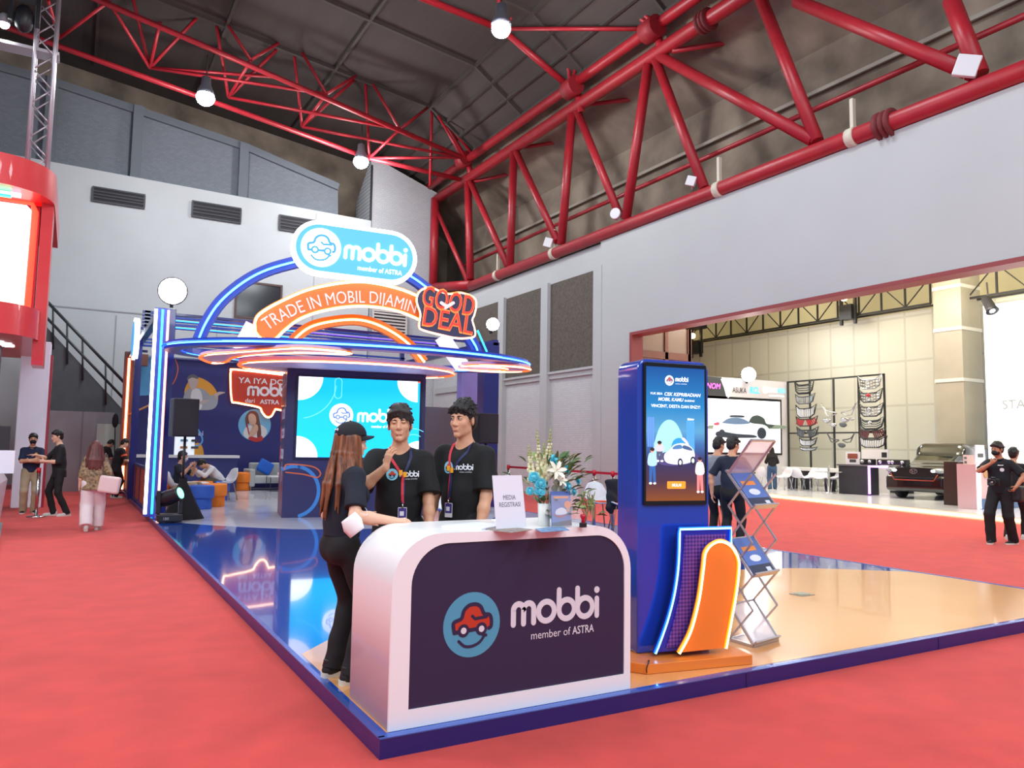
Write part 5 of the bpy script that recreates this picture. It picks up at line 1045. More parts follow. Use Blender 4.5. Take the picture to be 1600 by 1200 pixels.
lat = M('lattice', '4a3698', .4); nt = lat.node_tree; tc = nt.nodes.new('ShaderNodeTexCoord'); mp = nt.nodes.new('ShaderNodeMapping'); mp.inputs['Rotation'].default_value = (0, .785, 0); mp.inputs['Scale'].default_value = (55, 0, 55); nt.links.new(tc.outputs['Object'], mp.inputs[0]); ck = nt.nodes.new('ShaderNodeTexChecker'); ck.inputs['Scale'].default_value = 1; ck.inputs['Color1'].default_value = (*hexc('33247a'), 1); ck.inputs['Color2'].default_value = (*hexc('6a4aa8'), 1); nt.links.new(mp.outputs[0], ck.inputs[0]); nt.links.new(ck.outputs[0], nt.nodes['Principled BSDF'].inputs['Base Color'])
m = MB(); m.prism(NPl, inn, 0, .008); m.build('lattice', lat, t)
m = MB(); m.tube([NPl(u, v, .012) for u, v in lb+[Q(1140, 824), Q(1140, 850)]], .0115, 8); m.build('neon_tube', neon('neon_blue_near', '0a5cff', 2.2, '7ad8ff', 4), t)
NO = KP.off(0, 0, .17); Q = NO.px; t = thing('neon_sculpture', 'orange arch-topped panel outlined in amber neon in front of the blue one', 'neon sign')
ol = spline([Q(*p) for p in ((1060, 1020), (1078, 985), (1091, 935), (1098, 885), (1101, 863), (1111, 850), (1126, 845), (1142, 853), (1152, 872), (1153, 890), (1149, 925), (1141, 970), (1133, 1012))], 5)
m = MB(); m.prism(NO, ol, -.03, 0); m.build('board', M('board_orange', 'f28430', .45), t); m = MB(); m.tube([NO(u, v, .004) for u, v in ol], .0135, 8); m.build('neon_tube', neon('neon_amber_near', 'ff8410', 2.2, 'ffdc90', 6), t)
m = MB(); m.tube([Vector(v)-Vector((3.34, 4.0, .1)) for v in spline([(3.38, 4.02, .108), (3.33, 3.98, .108), (3.30, 3.95, .15), (3.33, 3.96, .19), (3.37, 4.02, .17)], 6)], .004, 6); tag(m.build('power_cable', M('cable_black', '1a1a1c', .5), loc=(3.34, 4.0, .1)), 'thin black cable curling over the left corner of the orange plinth', 'cable')
# --- zig-zag brochure stand
A = FZ(1177, 1012, PZ); Bk = FZ(1140, 1001, PZ); Rr = FZ(1215, 1001, PZ); dv = Bk-A; wv = Rr-A; dv.z = wv.z = 0
t = thing('brochure_stand', 'silver zig-zag brochure stand with tilted clear trays on the orange floor', 'brochure stand', tuple(A)); al = M('aluminium', 'c9c6cc', .3, .8)
tray_ac = M('tray_clear', 'ece4ec', .15, alpha=.5, spec=.5)
def Pn(d, w_, z): return dv*d+wv*w_+Vector((0, 0, z))
zs = [.02, .27, .52, .77, 1.03, 1.28]
for s_ in (0, 1):
    for k in range(5):
        for a, b in (((0, zs[k]), (1, zs[k+1])), ((1, zs[k]), (0, zs[k+1]))):
            m = MB(); m.bar(Pn(a[0], s_, a[1]), Pn(b[0], s_, b[1]), .016, .010); m.build('lattice_bar', al, t)
m = MB()
for a, b in ((Pn(0, 0, .012), Pn(1, 0, .012)), (Pn(1, 0, .012), Pn(1, 1, .012)), (Pn(1, 1, .012), Pn(0, 1, .012)), (Pn(0, 1, .012), Pn(0, 0, .012))): m.bar(a, b, .022, .02)
m.build('base_frame', al, t)
m = MB(); m.add([Pn(.05, .05, .02), Pn(.95, .05, .02), Pn(.95, .95, .02), Pn(.05, .95, .02)], [(0, 1, 2, 3)]); m.build('base_tray', tray_ac, t)
for k, (d0, z0, d1, z1) in enumerate(((0, .52, 1, .77), (0, 1.03, 1, 1.28), (1, 1.28, 0, 1.54), (0, .02, 1, .27))):
    U = wv.normalized(); D = Pn(d1, 0, z1)-Pn(d0, 0, z0); L = D.length; W = wv.length; tp = Plane(Pn(d0, 0, z0), U, D)
    m = MB(); m.prism(tp, [(0, 0), (W, 0), (W, L), (0, L)], -.004, 0); m.build('tray', tray_ac, t)
    sn = 1 if tp.n.z > 0 else -1
    m = MB(); m.bar(tp(0, 0, .012*sn), tp(W, 0, .012*sn), .014, .05, up=tuple(tp.n)); m.bar(tp(0, 0, 0), tp(0, L, 0), .012, .018, up=tuple(tp.n)); m.bar(tp(W, 0, 0), tp(W, L, 0), .012, .018, up=tuple(tp.n)); m.bar(tp(0, L, 0), tp(W, L, 0), .012, .018, up=tuple(tp.n)); m.build('tray_frame', al, t)
    if k < 2:
        lp = lambda u, v, w_=0: Vector(A)+tp(u, v, w_)
        lf = thing('leaflet', 'blue and orange car leaflet on the %s tray of the zig-zag stand' % ('lower', 'middle')[k], 'leaflet'); m = MB(); m.use(M('doc_blue')).prism(lp, [(.02, .015), (W-.02, .015), (W-.02, L*.98), (.02, L*.98)], .003, .009); m.use(M('doc_orange')).prism(lp, rrect(W*.2, L*.62, W*.75, L*.74, .004), .009, .010); m.use(M('doc_white')).prism(lp, ell(W*.5, L*.42, W*.22, L*.09, 14), .009, .010); m.use(M('doc_dark')).prism(lp, [(.02, .015), (W-.02, .015), (W-.02, L*.25), (.02, L*.25)], .009, .010); m.use(M('doc_white')).prism(lp, [(W*.66, L*.06), (W*.84, L*.06), (W*.84, L*.16), (W*.66, L*.16)], .010, .011); m.build('page', None, lf)
# ------------------------------------------------------------------ inside the booth: lounge furniture, speakers, stage light
def drum(label, x, y, R, hgt, mat, grp='two-tier drum stools'):
    t = thing('drum_stool', label, 'stool', (x, y, PZ+.001), 0, grp); m = MB(); m.lathe([(R*.82, 0), (R*.84, .02), (R*.84, hgt*.42), (R*.82, hgt*.45)], 24); m.build('base', mat, t)
    m = MB(); m.lathe([(R*.9, hgt*.45), (R*.99, hgt*.48), (R, hgt*.55), (R, hgt*.93), (R*.95, hgt*.985), (R*.8, hgt), (0, hgt)], 24); m.build('cushion', mat, t)
so = M('stool_orange', 'ee8020', .7, noise=.05); sb_ = M('stool_blue', '2c58b4', .7, noise=.05)
for lb, x, y, R, hh, mt in (('blue drum stool in the row beside the black-skirted speaker', 313, 795, .28, .52, sb_), ('orange drum stool at the right front of the lounge row', 334, 791, .28, .52, so), ('orange drum stool behind the blue one near the speaker', 314, 783, .27, .5, so), ('blue drum stool at the back of the row, under the seated man', 341, 781, .27, .5, sb_), ('orange drum stool alone beside the grey sofa', 376, 766, .36, .56, so), ('orange drum stool half hidden between column and speaker', 262, 790, .25, .5, so)):
    p = FZ(x, y, PZ); drum(lb, p.x, p.y, R, hh, mt)
p = FZ(415, 765, PZ); t = thing('sofa', 'light grey two-seat sofa with blue cushion against the navy wall', 'sofa', (p.x+.25, 25.7, PZ)); sg = M('sofa_grey', 'aeb2b2', .85, bump=.2, bscale=120)
for nm, lo, hi in (('seat', (-.7, -.75, .22), (.7, .1, .45)), ('backrest', (-.7, .05, .22), (.7, .3, .85)), ('armrest', (-.86, -.75, .12), (-.68, .3, .66)), ('armrest', (.68, -.75, .12), (.86, .3, .66))): m = MB(); m.box(lo, hi); m.build(nm, sg, t, .04)
for x in (-.8, .8):
    for y in (-.7, .22): m = MB(); m.tube([(x, y, 0.003), (x, y, .14)], .02, 6); m.build('leg', M('leg_steel', '8a8a90', .3, .8), t)
def cushion(label, loc, col, rot): 
    S = SDF(); S.box((0, 0, 0), (.24, .07, .22), .07, rotm((0, 1, 0), rot)@rotm((1, 0, 0), -.35), k=.05); o = sdf_obj('cushion', S, .02, M(col[0], col[1], .8), None, 2); o.location = loc; tag(o, label, 'cushion')
cushion('royal blue cushion leaning in the corner of the grey sofa', (p.x-.02, 25.52, .82), ('cushion_blue', '1e62c8'), .5)
t = thing('coffee_table', 'low wire-framed table before the grey sofa', 'table', (p.x+.28, 24.55, PZ)); m = MB(); m.box((-.4, -.3, .44), (.4, .3, .47)); m.build('tabletop', M('top_white', 'd8d8d8', .4), t)
for x in (-.39, .39):
    for y in (-.29, .29): m = MB(); m.tube([(x, y, .003), (x, y, .44)], .012, 6); m.build('leg', M('leg_black', '24242a', .4), t)
m = MB(); m.tube([(-.39, -.29, .02), (.39, -.29, .02), (.39, .29, .02), (-.39, .29, .02)], .01, 6, closed=True); m.build('base_rail', M('leg_black'), t)
m = MB(); m.lathe([(0, 0), (.05, 0), (.06, .1), (.055, .1), (.045, .02)], 14); tag(m.build('cup', M('top_white'), loc=(p.x+.2, 24.5, PZ+.471)), 'small white cup on the wire-framed table by the sofa', 'cup')
# meeting table, display counter
p = FZ(300, 790, PZ); t = thing('meeting_table', 'low white table between the lounge stools', 'table', (p.x-.15, p.y+.9, PZ)); m = MB(); m.box((-.7, -.4, .47), (.6, .4, .5)); m.build('tabletop', M('top_white'), t, .01); m = MB(); m.lathe([(.28, .002), (.28, .02), (.05, .05), (.05, .47)], 16); m.build('pedestal', M('top_white'), t)
p = FY(300, 716, 24.6); t = thing('display_counter', 'white-topped navy counter along the booth wall behind the seated people', 'counter', (2.2, 24.3, PZ)); m = MB(); m.box((-.6, 0, 0), (2.2, .5, 1.02)); m.build('body', navym, t); m = MB(); m.box((-.65, -.05, 1.02), (2.25, .55, 1.1)); m.build('worktop', M('top_white'), t)
a, b = front(26.3).px(274, 681), front(26.3).px(303, 715); t = thing('display_cabinet', 'white backlit showcase of model cars behind the speaker stand', 'showcase', (0, 0, 0)); m = MB(); m.prism(front(26.3), [(a[0], b[1]-1.1), (b[0], b[1]-1.1), (b[0], a[1]), (a[0], a[1])], -.18, 0); m.build('body', E('case_white', 'dfe8f2', .7), t)
m = MB()
for j, c in enumerate(('7aa6c8', '3a3c44', 'c88a4a', '50525a', '8a4a3a')):
    u = a[0]+.15+.32*(j % 2); v = a[1]-.18-.22*(j//2); m.use(M('toy_'+c, c, .5)).prism(front(26.28), rrect(u, v, u+.22, v+.08, .03), 0, .06)
m.build('shelf_goods', None, t)
def shell_chair(label, p, rz, mat, leg, grp, h_=.45, seatc=None):
    t = thing('shell_chair', label, 'chair', tuple(p), rz, grp); S = 10; vs = []; fs = []
    prof = [(.22, .0), (.20, .005), (.05, -.01), (-.10, .0), (-.19, .07), (-.23, .20), (-.25, .38)]
    n = 9
    for i, (y, z) in enumerate(prof):
        wd = (.20, .22, .23, .23, .22, .21, .15)[i]
        for j in range(n):
            f = j/(n-1)*2-1; rise = abs(f)**3*(.05, .05, .06, .10, .10, .03, -.05)[i]; vs.append((f*wd, y+abs(f)**3*(.0 if i < 4 else .06), h_+z+rise))
    for i in range(len(prof)-1):
        for j in range(n-1): a = i*n+j; fs.append((a, a+1, a+n+1, a+n))
    m = MB(); m.add(vs, fs, True); o = m.build('seat_shell', mat, t); q = o.modifiers.new('thick', 'SOLIDIFY'); q.thickness = .018; q.offset = 0
    for x in (-1, 1):
        for y in (-1, 1): m = MB(); m.tube([(x*.13, y*.12, h_-.01), (x*.21, y*.20, .004)], .013, 6); m.build('leg', leg, t)
    if seatc: m = MB(); m.box((-.17, -.10, h_+.012), (.17, .19, h_+.035)); m.build('seat_pad', seatc, t, .01)
    return t
wc = M('chair_white', 'd6d8de', .35); lw = M('leg_wood', '9a7a5a', .5)
p = FZ(353, 782, PZ); shell_chair('white shell chair facing the lounge table beside the man in white', p, 1.9, wc, lw, 'white shell chairs in the booth')
# speakers
p = FZ(290, 812, PZ); p = Vector((1.93, 15.95, PZ)); t = thing('loudspeaker', 'black loudspeaker on a pole beside the striped lit column', 'loudspeaker', (1.87, 15.95, PZ), .12); 
m = MB(); m.box((-.24, -.20, 1.57), (.22, .18, 2.30)); m.build('cabinet', M('speaker_black', '1b1a20', .6), t, .02); m = MB(); m.box((-.22, -.215, 1.60), (.20, -.20, 2.27)); m.build('grille', M('speaker_grille', '202028', .7, bump=.4, bscale=300), t)
t2 = thing('speaker_stand', 'black pole stand under a flared black cloth skirt below the loudspeaker', 'stand', (1.90, 15.95, PZ)); m = MB(); m.tube([(0, 0, .7), (0, 0, 1.575)], .025, 8); m.build('pole', M('pole_black', '17171b', .4), t2)
m = MB(); n = 24; vs = []; pr = ((.07, .78), (.07, .70), (.13, .55), (.25, .25), (.36, .0))
for r0, z in pr:
    for k in range(n): a = 6.283*k/n; w_ = r0*(1+.12*math.cos(3*a)+.05*math.cos(9*a)); vs.append((w_*math.cos(a), w_*.85*math.sin(a), z))
m.add(vs, [(i*n+k, i*n+(k+1) % n, (i+1)*n+(k+1) % n, (i+1)*n+k)[::-1] for i in range(4) for k in range(n)], True); m.build('cloth_skirt', M('skirt_black', '101014', .9, bump=.2, bscale=10), t2)
t = thing('moving_head_light', 'black moving-head stage light with a green beam lens on the platform edge', 'stage light', (1.62, 15.35, PZ)); bk = M('fixture_black', '1a1a1f', .45)
m = MB(); m.box((-.20, -.16, .02), (.22, .16, .16)); m.build('base', bk, t, .02); m = MB(); m.box((-.22, -.05, .16), (-.15, .08, .58)); m.build('yoke_arm', bk, t, .01); m = MB(); m.box((.16, -.05, .16), (.22, .08, .52)); m.build('yoke_arm', bk, t, .01)
q = Vector((.75, -.55, .35)).to_track_quat('Z', 'Y').to_matrix().to_4x4(); q.translation = (0.0, 0, .46); m = MB(); m.lathe([(.09, -.22), (.13, -.2), (.14, .0), (.12, .18), (.125, .22)], 18, q); m.build('head', bk, t); m = MB(); q2 = q.copy(); q2.translation = Vector((0, 0, .46))+Vector((.75, -.55, .35)).normalized()*.215; m.lathe([(.0, .03), (.06, .025), (.115, .0)], 18, q2); m.build('lens', E('lens_green', '5cf0b0', 6), t)
m = MB(); text(m, front(-.162), '180', -.1, .06, .05, 0, bold=.02); m.build('lettering', M('fix_white', '9a9aa4', .5), t)
m = MB(); m.tube([(0, 0, .012), (-.15, .1, .012), (-.12, .3, .012), (-.22, .55, .012)], .008, 6); tag(m.build('stage_cable', M('cable_black', '1a1a1c', .5), loc=(1.62, 15.55, PZ)), 'black cable running from the moving-head light along the platform edge', 'cable')
t = thing('loudspeaker', 'black loudspeaker behind the curly-haired man, in front of the right navy column', 'loudspeaker', (FY(759, 665, 15.9)[0], 15.9, PZ)); m = MB(); m.box((-.28, -.2, 1.55), (.24, .2, 2.25)); m.build('cabinet', M('speaker_black'), t, .02); m = MB(); m.box((-.26, -.215, 1.58), (.22, -.2, 2.22)); m.build('grille', M('speaker_grille'), t); m = MB(); m.tube([(0, 0, .0), (0, 0, 1.56)], .03, 8); m.build('stand_pole', M('pole_black'), t)
a, b = FY(666, 638, 19)[0], FY(701, 638, 19)[0]; m = MB(); m.box((a, 19, PZ), (b+.3, 19.2, FY(680, 636, 19)[2])); tag(m.build('divider_panel', M('divider_grey', '64606c', .6)), 'plain dark grey upright panel behind the two staff in black tees', 'panel')
m = MB(); a = FY(676, 740, 17.6); m.box((a.x-.1, 17.6, PZ), (a.x+1.5, 17.9, FY(690, 730, 17.6)[2])); tag(m.build('orange_bench', M('bench_orange', 'd8542c', .6)), 'orange low partition between the two staff, behind the counter', 'partition')
# chairs and rope posts behind the counter
bag = None
lgw = M('leg_wood'); 
for i, (x, y, rz, lb, pad) in enumerate(((935, 832, 2.9, 'white shell chair just right of the flowers, behind the counter', 1), (972, 836, 2.7, 'white shell chair half behind the blue kiosk, with jacket', 1), (690, 850, 3.3, 'white shell chair seen between the two staff in black tees', 0), (1112, 836, 2.6, 'white shell chair showing between the kiosk and the standing man', 0))):
    q = FZ(x, y-8, PZ); d = (q-Vector(CO)); q = Vector(CO)+d*(1 if i != 2 else 1.0); shell_chair(lb, (q.x, q.y, PZ), rz, wc, lgw, 'white shell chairs behind the counter', .46, M('pad_orange', 'd8482c', .8, noise=.3, nscale=14) if pad else None)
q = FZ(955, 826, PZ); S = SDF(); S.ecap((0, 0, .82), (.02, -.02, .35), (.16, .06), (.11, .05), (1, 0, 0), k=.03); S.ell((-.06, -.03, .45), (.10, .06, .2), None, k=.04); S.disp = cloth_noise(.012, .8); o = sdf_obj('jacket', S, .014, M('jacket_black', '1b1d26', .9), None, 1); o.location = (q.x-.12, q.y-.18, PZ+.05); tag(o, 'dark jacket draped over the back of a white chair beside the kiosk', 'jacket')
def rope_post(label, p, h_=1.0, grp='rope barrier posts'):
    t = thing('barrier_post', label, 'barrier', (p[0], p[1], 0.0), 0, grp); m = MB(); m.lathe([(.17, .0), (.17, .02), (.05, .035), (.032, .05)], 18); m.build('base', M('chrome', 'c8c8c8', .2, 1), t); m = MB(); m.tube([(0, 0, .04), (0, 0, h_-.08)], .032, 10); m.build('pole', M('chrome'), t); m = MB(); m.tube([(0, 0, h_-.1), (0, 0, h_)], .04, 10); m.build('belt_head', M('belt_red', 'c01428', .4), t); return t
PS = [FZ(928, 824, 0), FZ(957, 829, 0)]; q = PS[0]+(PS[0]-PS[1])*3.5; PS = [Vector((9.4, 16.5, 0))]+PS+[PS[1]+(PS[1]-PS[0])*2.6]
for i, p in enumerate(PS[:3]): rope_post(('chrome barrier post behind the counter at the left end of the red belt', 'chrome barrier post with red belt just left of the kiosk, farther one', 'chrome barrier post with red belt beside the kiosk edge')[i], p, 1.14)
m = MB()
for a, b in zip(PS[:-1], PS[1:]): m.bar(a+Vector((0, 0, 1.09)), b+Vector((0, 0, 1.09)), .006, .05)
tag(m.build('barrier_belt', M('belt_red')), 'red retractable belt strung along the chrome posts behind the counter', 'belt')
# ------------------------------------------------------------------ annex: car-accessory stands seen through the opening
sa, sb2 = FZ(1180, 769, .15), FZ(1600, 810, .15); sd = (sb2-sa).normalized(); s0_ = sa-sd*8; s1_ = sb2+sd*6
t = thing('display_stage', 'wide white display stage with a glowing warm edge in the hall beyond the opening', 'stage'); ground = Plane((0, 0, 0), (1, 0, 0), (0, 1, 0))
m = MB(); m.prism(ground, [(s0_.x, s0_.y), (s1_.x, s1_.y), (27.9, s1_.y), (27.9, s0_.y)], 0.002, .15); m.build('deck', M('stage_white', 'dcdde2', .2, coat=.3), t)
m = MB(); q = Vector((sd.y, -sd.x, 0)); q = q if q.x < 0 else -q
m.bar(s0_+q*.02+Vector((0, 0, -.07)), s1_+q*.02+Vector((0, 0, -.07)), .03, .07); m.build('light_strip', E('edge_warm', 'ffb070', 7), t)
# venom screen wall
YV = 22.0; vp = front(YV); VP = vp.px; t = thing('screen_wall', 'white booth wall with a huge video screen of a blurred white car and brand names above', 'screen wall')
x0 = 14.9; a, b = VP(1105, 590), VP(1229, 597); zt = b[1]; xR = b[0]
m = MB(); m.prism(vp, [(x0, .002), (xR, .002), (xR, zt), (x0, zt-.05)], -.35, 0); m.build('panel', M('booth_white', 'd8d4da', .5), t)
A, B = VP(1105, 624), VP(1217, 628); c = VP(1218, 708)
m = MB(); m.prism(vp, [(x0+1.0, c[1]-.08), (B[0]+.1, c[1]-.08), (B[0]+.1, B[1]+.1), (x0+1.0, A[1]+.1)], 0, .05); m.build('screen_bezel', M('bezel_black'), t)
m = MB(); sq = [(x0+1.1, c[1]), (B[0], c[1]), (B[0], B[1]), (x0+1.1, A[1])]; m.prism(vp, sq, .05, .06); sc_ = m.build('screen', E('annex_screen', 'f6f4fa', 1.15), t)
m = MB(); V_ = lambda L: spline([VP(*p) for p in L], 4, True)
m.use(E('scr_green', '7a8a78', .5)).prism(vp, V_([(1105, 666), (1120, 664), (1215, 664), (1217, 670), (1105, 670)]), .06, .064)
m.use(E('scr_tree', '3a4644', .5)).prism(vp, V_([(1168, 664), (1172, 652), (1182, 649), (1192, 654), (1196, 662), (1208, 664), (1200, 669), (1180, 668)]), .064, .067)
m.use(E('scr_body', 'c6ced8', .9)).prism(vp, V_([(1112, 668), (1122, 657), (1135, 652), (1156, 652), (1172, 661), (1192, 664), (1200, 672), (1198, 683), (1160, 684), (1122, 680)]), .067, .070)
m.use(E('scr_glass', '5a7290', .6)).prism(vp, V_([(1128, 659), (1138, 653.5), (1155, 653.5), (1170, 661), (1150, 663), (1128, 661)]), .070, .073); m.use(E('scr_dark', '2c3440', .5)).prism(vp, V_([(1120, 674), (1150, 678), (1176, 680), (1176, 684), (1122, 683)]), .070, .073)
for x, y, r in ((1126, 677, .17), (1188, 677, .26)): m.use(E('scr_dark', '2c3440', .5)).prism(vp, ell(*VP(x, y), r, r*.9, 16), .073, .076)
m.use(E('scr_red', 'b04a60', .6)).prism(vp, V_([(1114, 661), (1121, 660), (1121, 664), (1114, 664)]), .073, .076); m.use(E('scr_dark')).prism(vp, V_([(1140, 649), (1160, 649.5), (1159, 652.5), (1140, 652)]), .067, .07)
m.build('picture', None, sc_)
m = MB(); m.use(M('venom_grey', '3c4046', .4)).prism(vp, [(x0, a[1]-1.05), (VP(1137, 622)[0], a[1]-1.12), (VP(1126, 591)[0], zt-.03), (x0, zt-.05)], 0, .05); m.use(E('venom_white', 'ffffff', .8)).stroke(vp, [VP(1126, 592), VP(1137, 621)], .10, .0, .06, cap=False); m.build('header', None, t)
m = MB(); m.use(E('venom_pink', 'ff5ae0', 3)); u, v = VP(1123, 608); text(m, vp, 'VENOM', u, v, .22, .06, width=1.05, align='r', shear=.2, bold=0); m.use(M('asuka_dark', '4a4a50', .4)); u, v = VP(1144, 613); text(m, vp, 'ASUKA', u, v, .22, .02, width=.78, bold=.03); m.use(E('rcl_cyan', '3ad0f0', 1.5)); u, v = VP(1171, 614); text(m, vp, 'RCL', u, v, .26, .02, width=.55, bold=.05, shear=.15); m.use(E('bb_white', 'ffffff', 1.2)); u, v = VP(1192, 613); m.prism(vp, ell(u+.14, v+.1, .15, n=16), 0, .02); text(m, vp, 'BLACK', u+.34, v+.02, .20, .02, width=.50, bold=.03); text(m, vp, 'accessories', u+.34, v-.14, .08, .02, width=.9, bold=.02); m.use(E('rcl_cyan')); text(m, vp, 'AUTO', u+.86, v+.02, .20, .02, width=.44, bold=.03); m.build('lettering', None, t)
floodlight('glaring floodlight on top of the screen wall beyond the opening', VP and vp(*VP(1162, 586), .25), .30, (-.6, -1, -.1))
# --- rack of grilles
XR = 25.9; rp_ = side(XR); RP = rp_.px; bk = M('rack_black', '26292a', .4); t = thing('display_rack', 'tall black metal rack hung with car grilles on the white stage', 'rack')
for (xa_, ya_, xb_, yb_) in ((1231, 597, 1235, 724), (1265, 595, 1269, 724), (1302, 592, 1306, 728), (1341, 588, 1345, 722), (1381, 585, 1386, 712)):
    u, v = RP(xa_, ya_); m = MB(); m.box((XR-.03, -u-.03, .155), (XR+.03, -u+.03, v)); m.build('upright', bk, t)
u0, u1 = RP(1231, 597), RP(1381, 585); zt_ = (u0[1]+u1[1])/2; zm = RP(1235, 677)[1]
for z in (zt_, zm): m = MB(); m.box((XR-.03, -u1[0]-.03, z-.03), (XR+.03, -u0[0]+.03, z+.03)); m.build('rail', bk, t)
def grille(label, x, y, w_, h_, style, frame, slat, accent=None):
    u, v = RP(x, y); pl = rp_.off(u, v, .06); W, H_ = w_/2, h_/2; t = thing('car_grille', label, 'car grille', tuple(pl(0, 0, 0)), 0, 'car grilles on the black rack'); o_ = pl.o.copy(); L = lambda a, b, c=0: pl(a, b, c+.02*0)-o_+rp_.n*(.10*(1-(a/W)**2))
    out = [(-W, H_), (-W*.55, H_*.35), (0, H_*.28), (W*.55, H_*.35), (W, H_), (W*.82, -H_*.55), (W*.5, -H_), (-W*.5, -H_), (-W*.82, -H_*.55)]
    m = MB(); m.tube([L(*p) for p in out], .030, 6, closed=True); m.build('surround', frame, t)
    top = lambda a: H_*.3+max(0, abs(a)/W-.55)*H_*1.4; bot = lambda a: -H_+max(0, abs(a)/W-.5)*H_*1.3
    m = MB()
    if style == 'v':
        for i in range(11): a = (i/10*2-1)*W*.78; m.bar(L(a*1.05, top(a), 0), L(a*.95, bot(a), 0), .035, .03, up=(1, 0, 0))
    elif style == 'h':
        for i in range(4): f = (i+.5)/4; m.tube([L(a*W*.8, top(a*W*.8)*(1-f)+bot(a*W*.8)*f) for a in (-1, -.6, 0, .6, 1)], .022, 6)
    elif style == 'm':
        for i in range(8): a = (i/7*2-1)*W*.75; m.bar(L(a, top(a)), L(a, bot(a)), .02, .02, up=(1, 0, 0))
        for i in range(3): f = (i+.5)/3; m.tube([L(a*W*.8, top(a*W*.8)*(1-f)+bot(a*W*.8)*f) for a in (-1, 0, 1)], .03, 6)
    elif style == 'd':
        for sx in (-1, 1):
            for i in range(6): a = W*(.12+.13*i)*sx; m.bar(L(a, top(a)*.9), L(a+.10*sx, bot(a)*.9), .045, .03, up=(1, 0, 0))
    m.build('slats', slat, t)
    if accent: m = MB(); m.ball(L(0, 0, .05), (.03, .10, .07), 10); m.build('emblem', accent, t)
cb, cs, crd, cgy = M('gr_black', '1e2124', .3), M('gr_chrome', 'b8bcc0', .2, .9), M('gr_red', 'b02a34', .3), M('gr_grey', '5a6066', .3, .5)
side_ = ('left', 'right')
for i, (y, w_, h_, st, fr_, sl_, ac, d) in enumerate(((605, .95, .55, 'h', cb, cgy, None, 'top black grille of the left column, swept bars'), (623, .95, .42, 'v', cgy, cs, None, 'second grille of the left column with fine silver uprights'), (642, 1.0, .52, 'v', cb, cs, None, 'third grille of the left column, black with broad chrome uprights'), (658, 1.05, .40, 'd', cb, crd, None, 'red and silver slanted grille in the left column'), (675, 1.05, .42, 'd', cb, cgy, None, 'dark slanted grille below the red one in the left column'), (690, .85, .32, 'v', cb, cs, None, 'small black and chrome grille low in the left column'), (701, .85, .14, 'v', cgy, cs, None, 'lowest narrow lettered grille strip of the left column'))):
    grille(d, 1258+.12*(y-600)*.6, y, w_, h_, st, fr_, sl_, ac)
for i, (y, w_, h_, st, fr_, sl_, ac, d) in enumerate(((597, .98, .52, 'm', cs, cs, None, 'top chrome mesh grille of the right column'), (618, .98, .50, 'm', cb, cs, crd, 'second grille of the right column, black mesh with red emblem'), (640, 1.0, .50, 'm', cb, cs, cs, 'third grille of the right column, chrome mesh in black surround'), (661, 1.0, .48, 'h', cb, cgy, cs, 'fourth grille of the right column with three dark bars'), (676, 1.1, .42, 'd', cb, M('gr_darkred', '5e2c30', .3), None, 'grille with red tint near the foot of the right column'), (690, 1.15, .42, 'v', cb, cs, None, 'lowest grille of the right column, black with chrome uprights'))):
    grille(d, 1361+.05*(y-597), y, w_, h_, st, fr_, sl_, ac)
for x, y, w_, h_, d, mt in ((1313, 640, 1.6, .55, 'wide chrome headlamp garnish in the middle of the rack', cs), (1316, 684, 1.25, .40, 'slim dark headlamp garnish low in the middle of the rack', cgy)):
    u, v = RP(x, y); pl = rp_.off(u, v, .06); t = thing('headlamp_garnish', d, 'car trim', tuple(pl.o), 0, 'chrome trims in the middle of the rack'); o_ = pl.o.copy()
    for sx in (-1, 1):
        m = MB(); m.tube([pl(sx*w_*a, h_*b, .03)-o_ for a, b in ((.06, -.25), (.2, -.45), (.34, -.42), (.5, .5), (.36, -.05), (.2, -.18), (.08, -.2))], .022, 6, closed=True); m.build('ring', mt, t)
for x, y, d, k in ((1294, 657, 'chrome mirror cover on the left of the rack middle', 1), (1304, 664, 'round chrome lamp cover below the mirror cover', .8), (1322, 656, 'chrome tail lamp cover in the rack middle', 1), (1319, 664, 'pointed chrome and black trim under the tail lamp cover', .9), (1333, 655, 'small chrome handle cover at the right of the rack middle', .6), (1317, 696, 'row of dark chrome handle covers low on the rack', .9)):
    u, v = RP(x, y); pl = rp_.off(u, v, .05); S = SDF(); S.ell((0, 0, 0), (.05*k, .18*k, .11*k), None, k=.02); S.ell((0, .12*k, .04*k), (.04*k, .10*k, .06*k), None, k=.04); o = sdf_obj('chrome_trim', S, .025, cs if k != .9 else cgy, None, 1); o.location = pl.o; tag(o, d, 'car trim', 'chrome trims in the middle of the rack')
# --- meeting table with white chairs, black counters
p = FZ(1250, 766, .15); t = thing('meeting_table', 'long white table with white chairs in front of the grille rack', 'table', (24.6, p.y-.4, .15)); m = MB(); m.box((-.4, -1.5, .72), (.4, 1.6, .84)); m.build('tabletop', M('top_white'), t, .01)
for y in (-1.3, -.3, .8, 1.4): m = MB(); m.box((-.15, y-.12, 0.002), (.15, y+.12, .72)); m.build('leg', M('leg_dark', '34343a', .5), t)
lgm = M('leg_metal', 'c4c4cc', .25, .7)
for i, (x, y, rz, d) in enumerate(((1195, 764, -1.2, 'white chair nearest the screen wall, partly behind the zig-zag stand'), (1226, 766, 1.5, 'white chair at the left end of the white table, back to the aisle'), (1247, 766, -1.3, 'second white chair at the table, turned sideways'), (1266, 767, 1.4, 'third white chair at the table, back to the aisle'), (1283, 768, 1.9, 'fourth white chair beside the glass table'), (1304, 769, 1.0, 'white chair beside the black counter'))):
    q = FZ(x, y, .15); shell_chair(d, (q.x, q.y, .151), rz, M('chair_annex', 'e2e0ea', .35), lgm, 'white chairs on the display stage', .47)
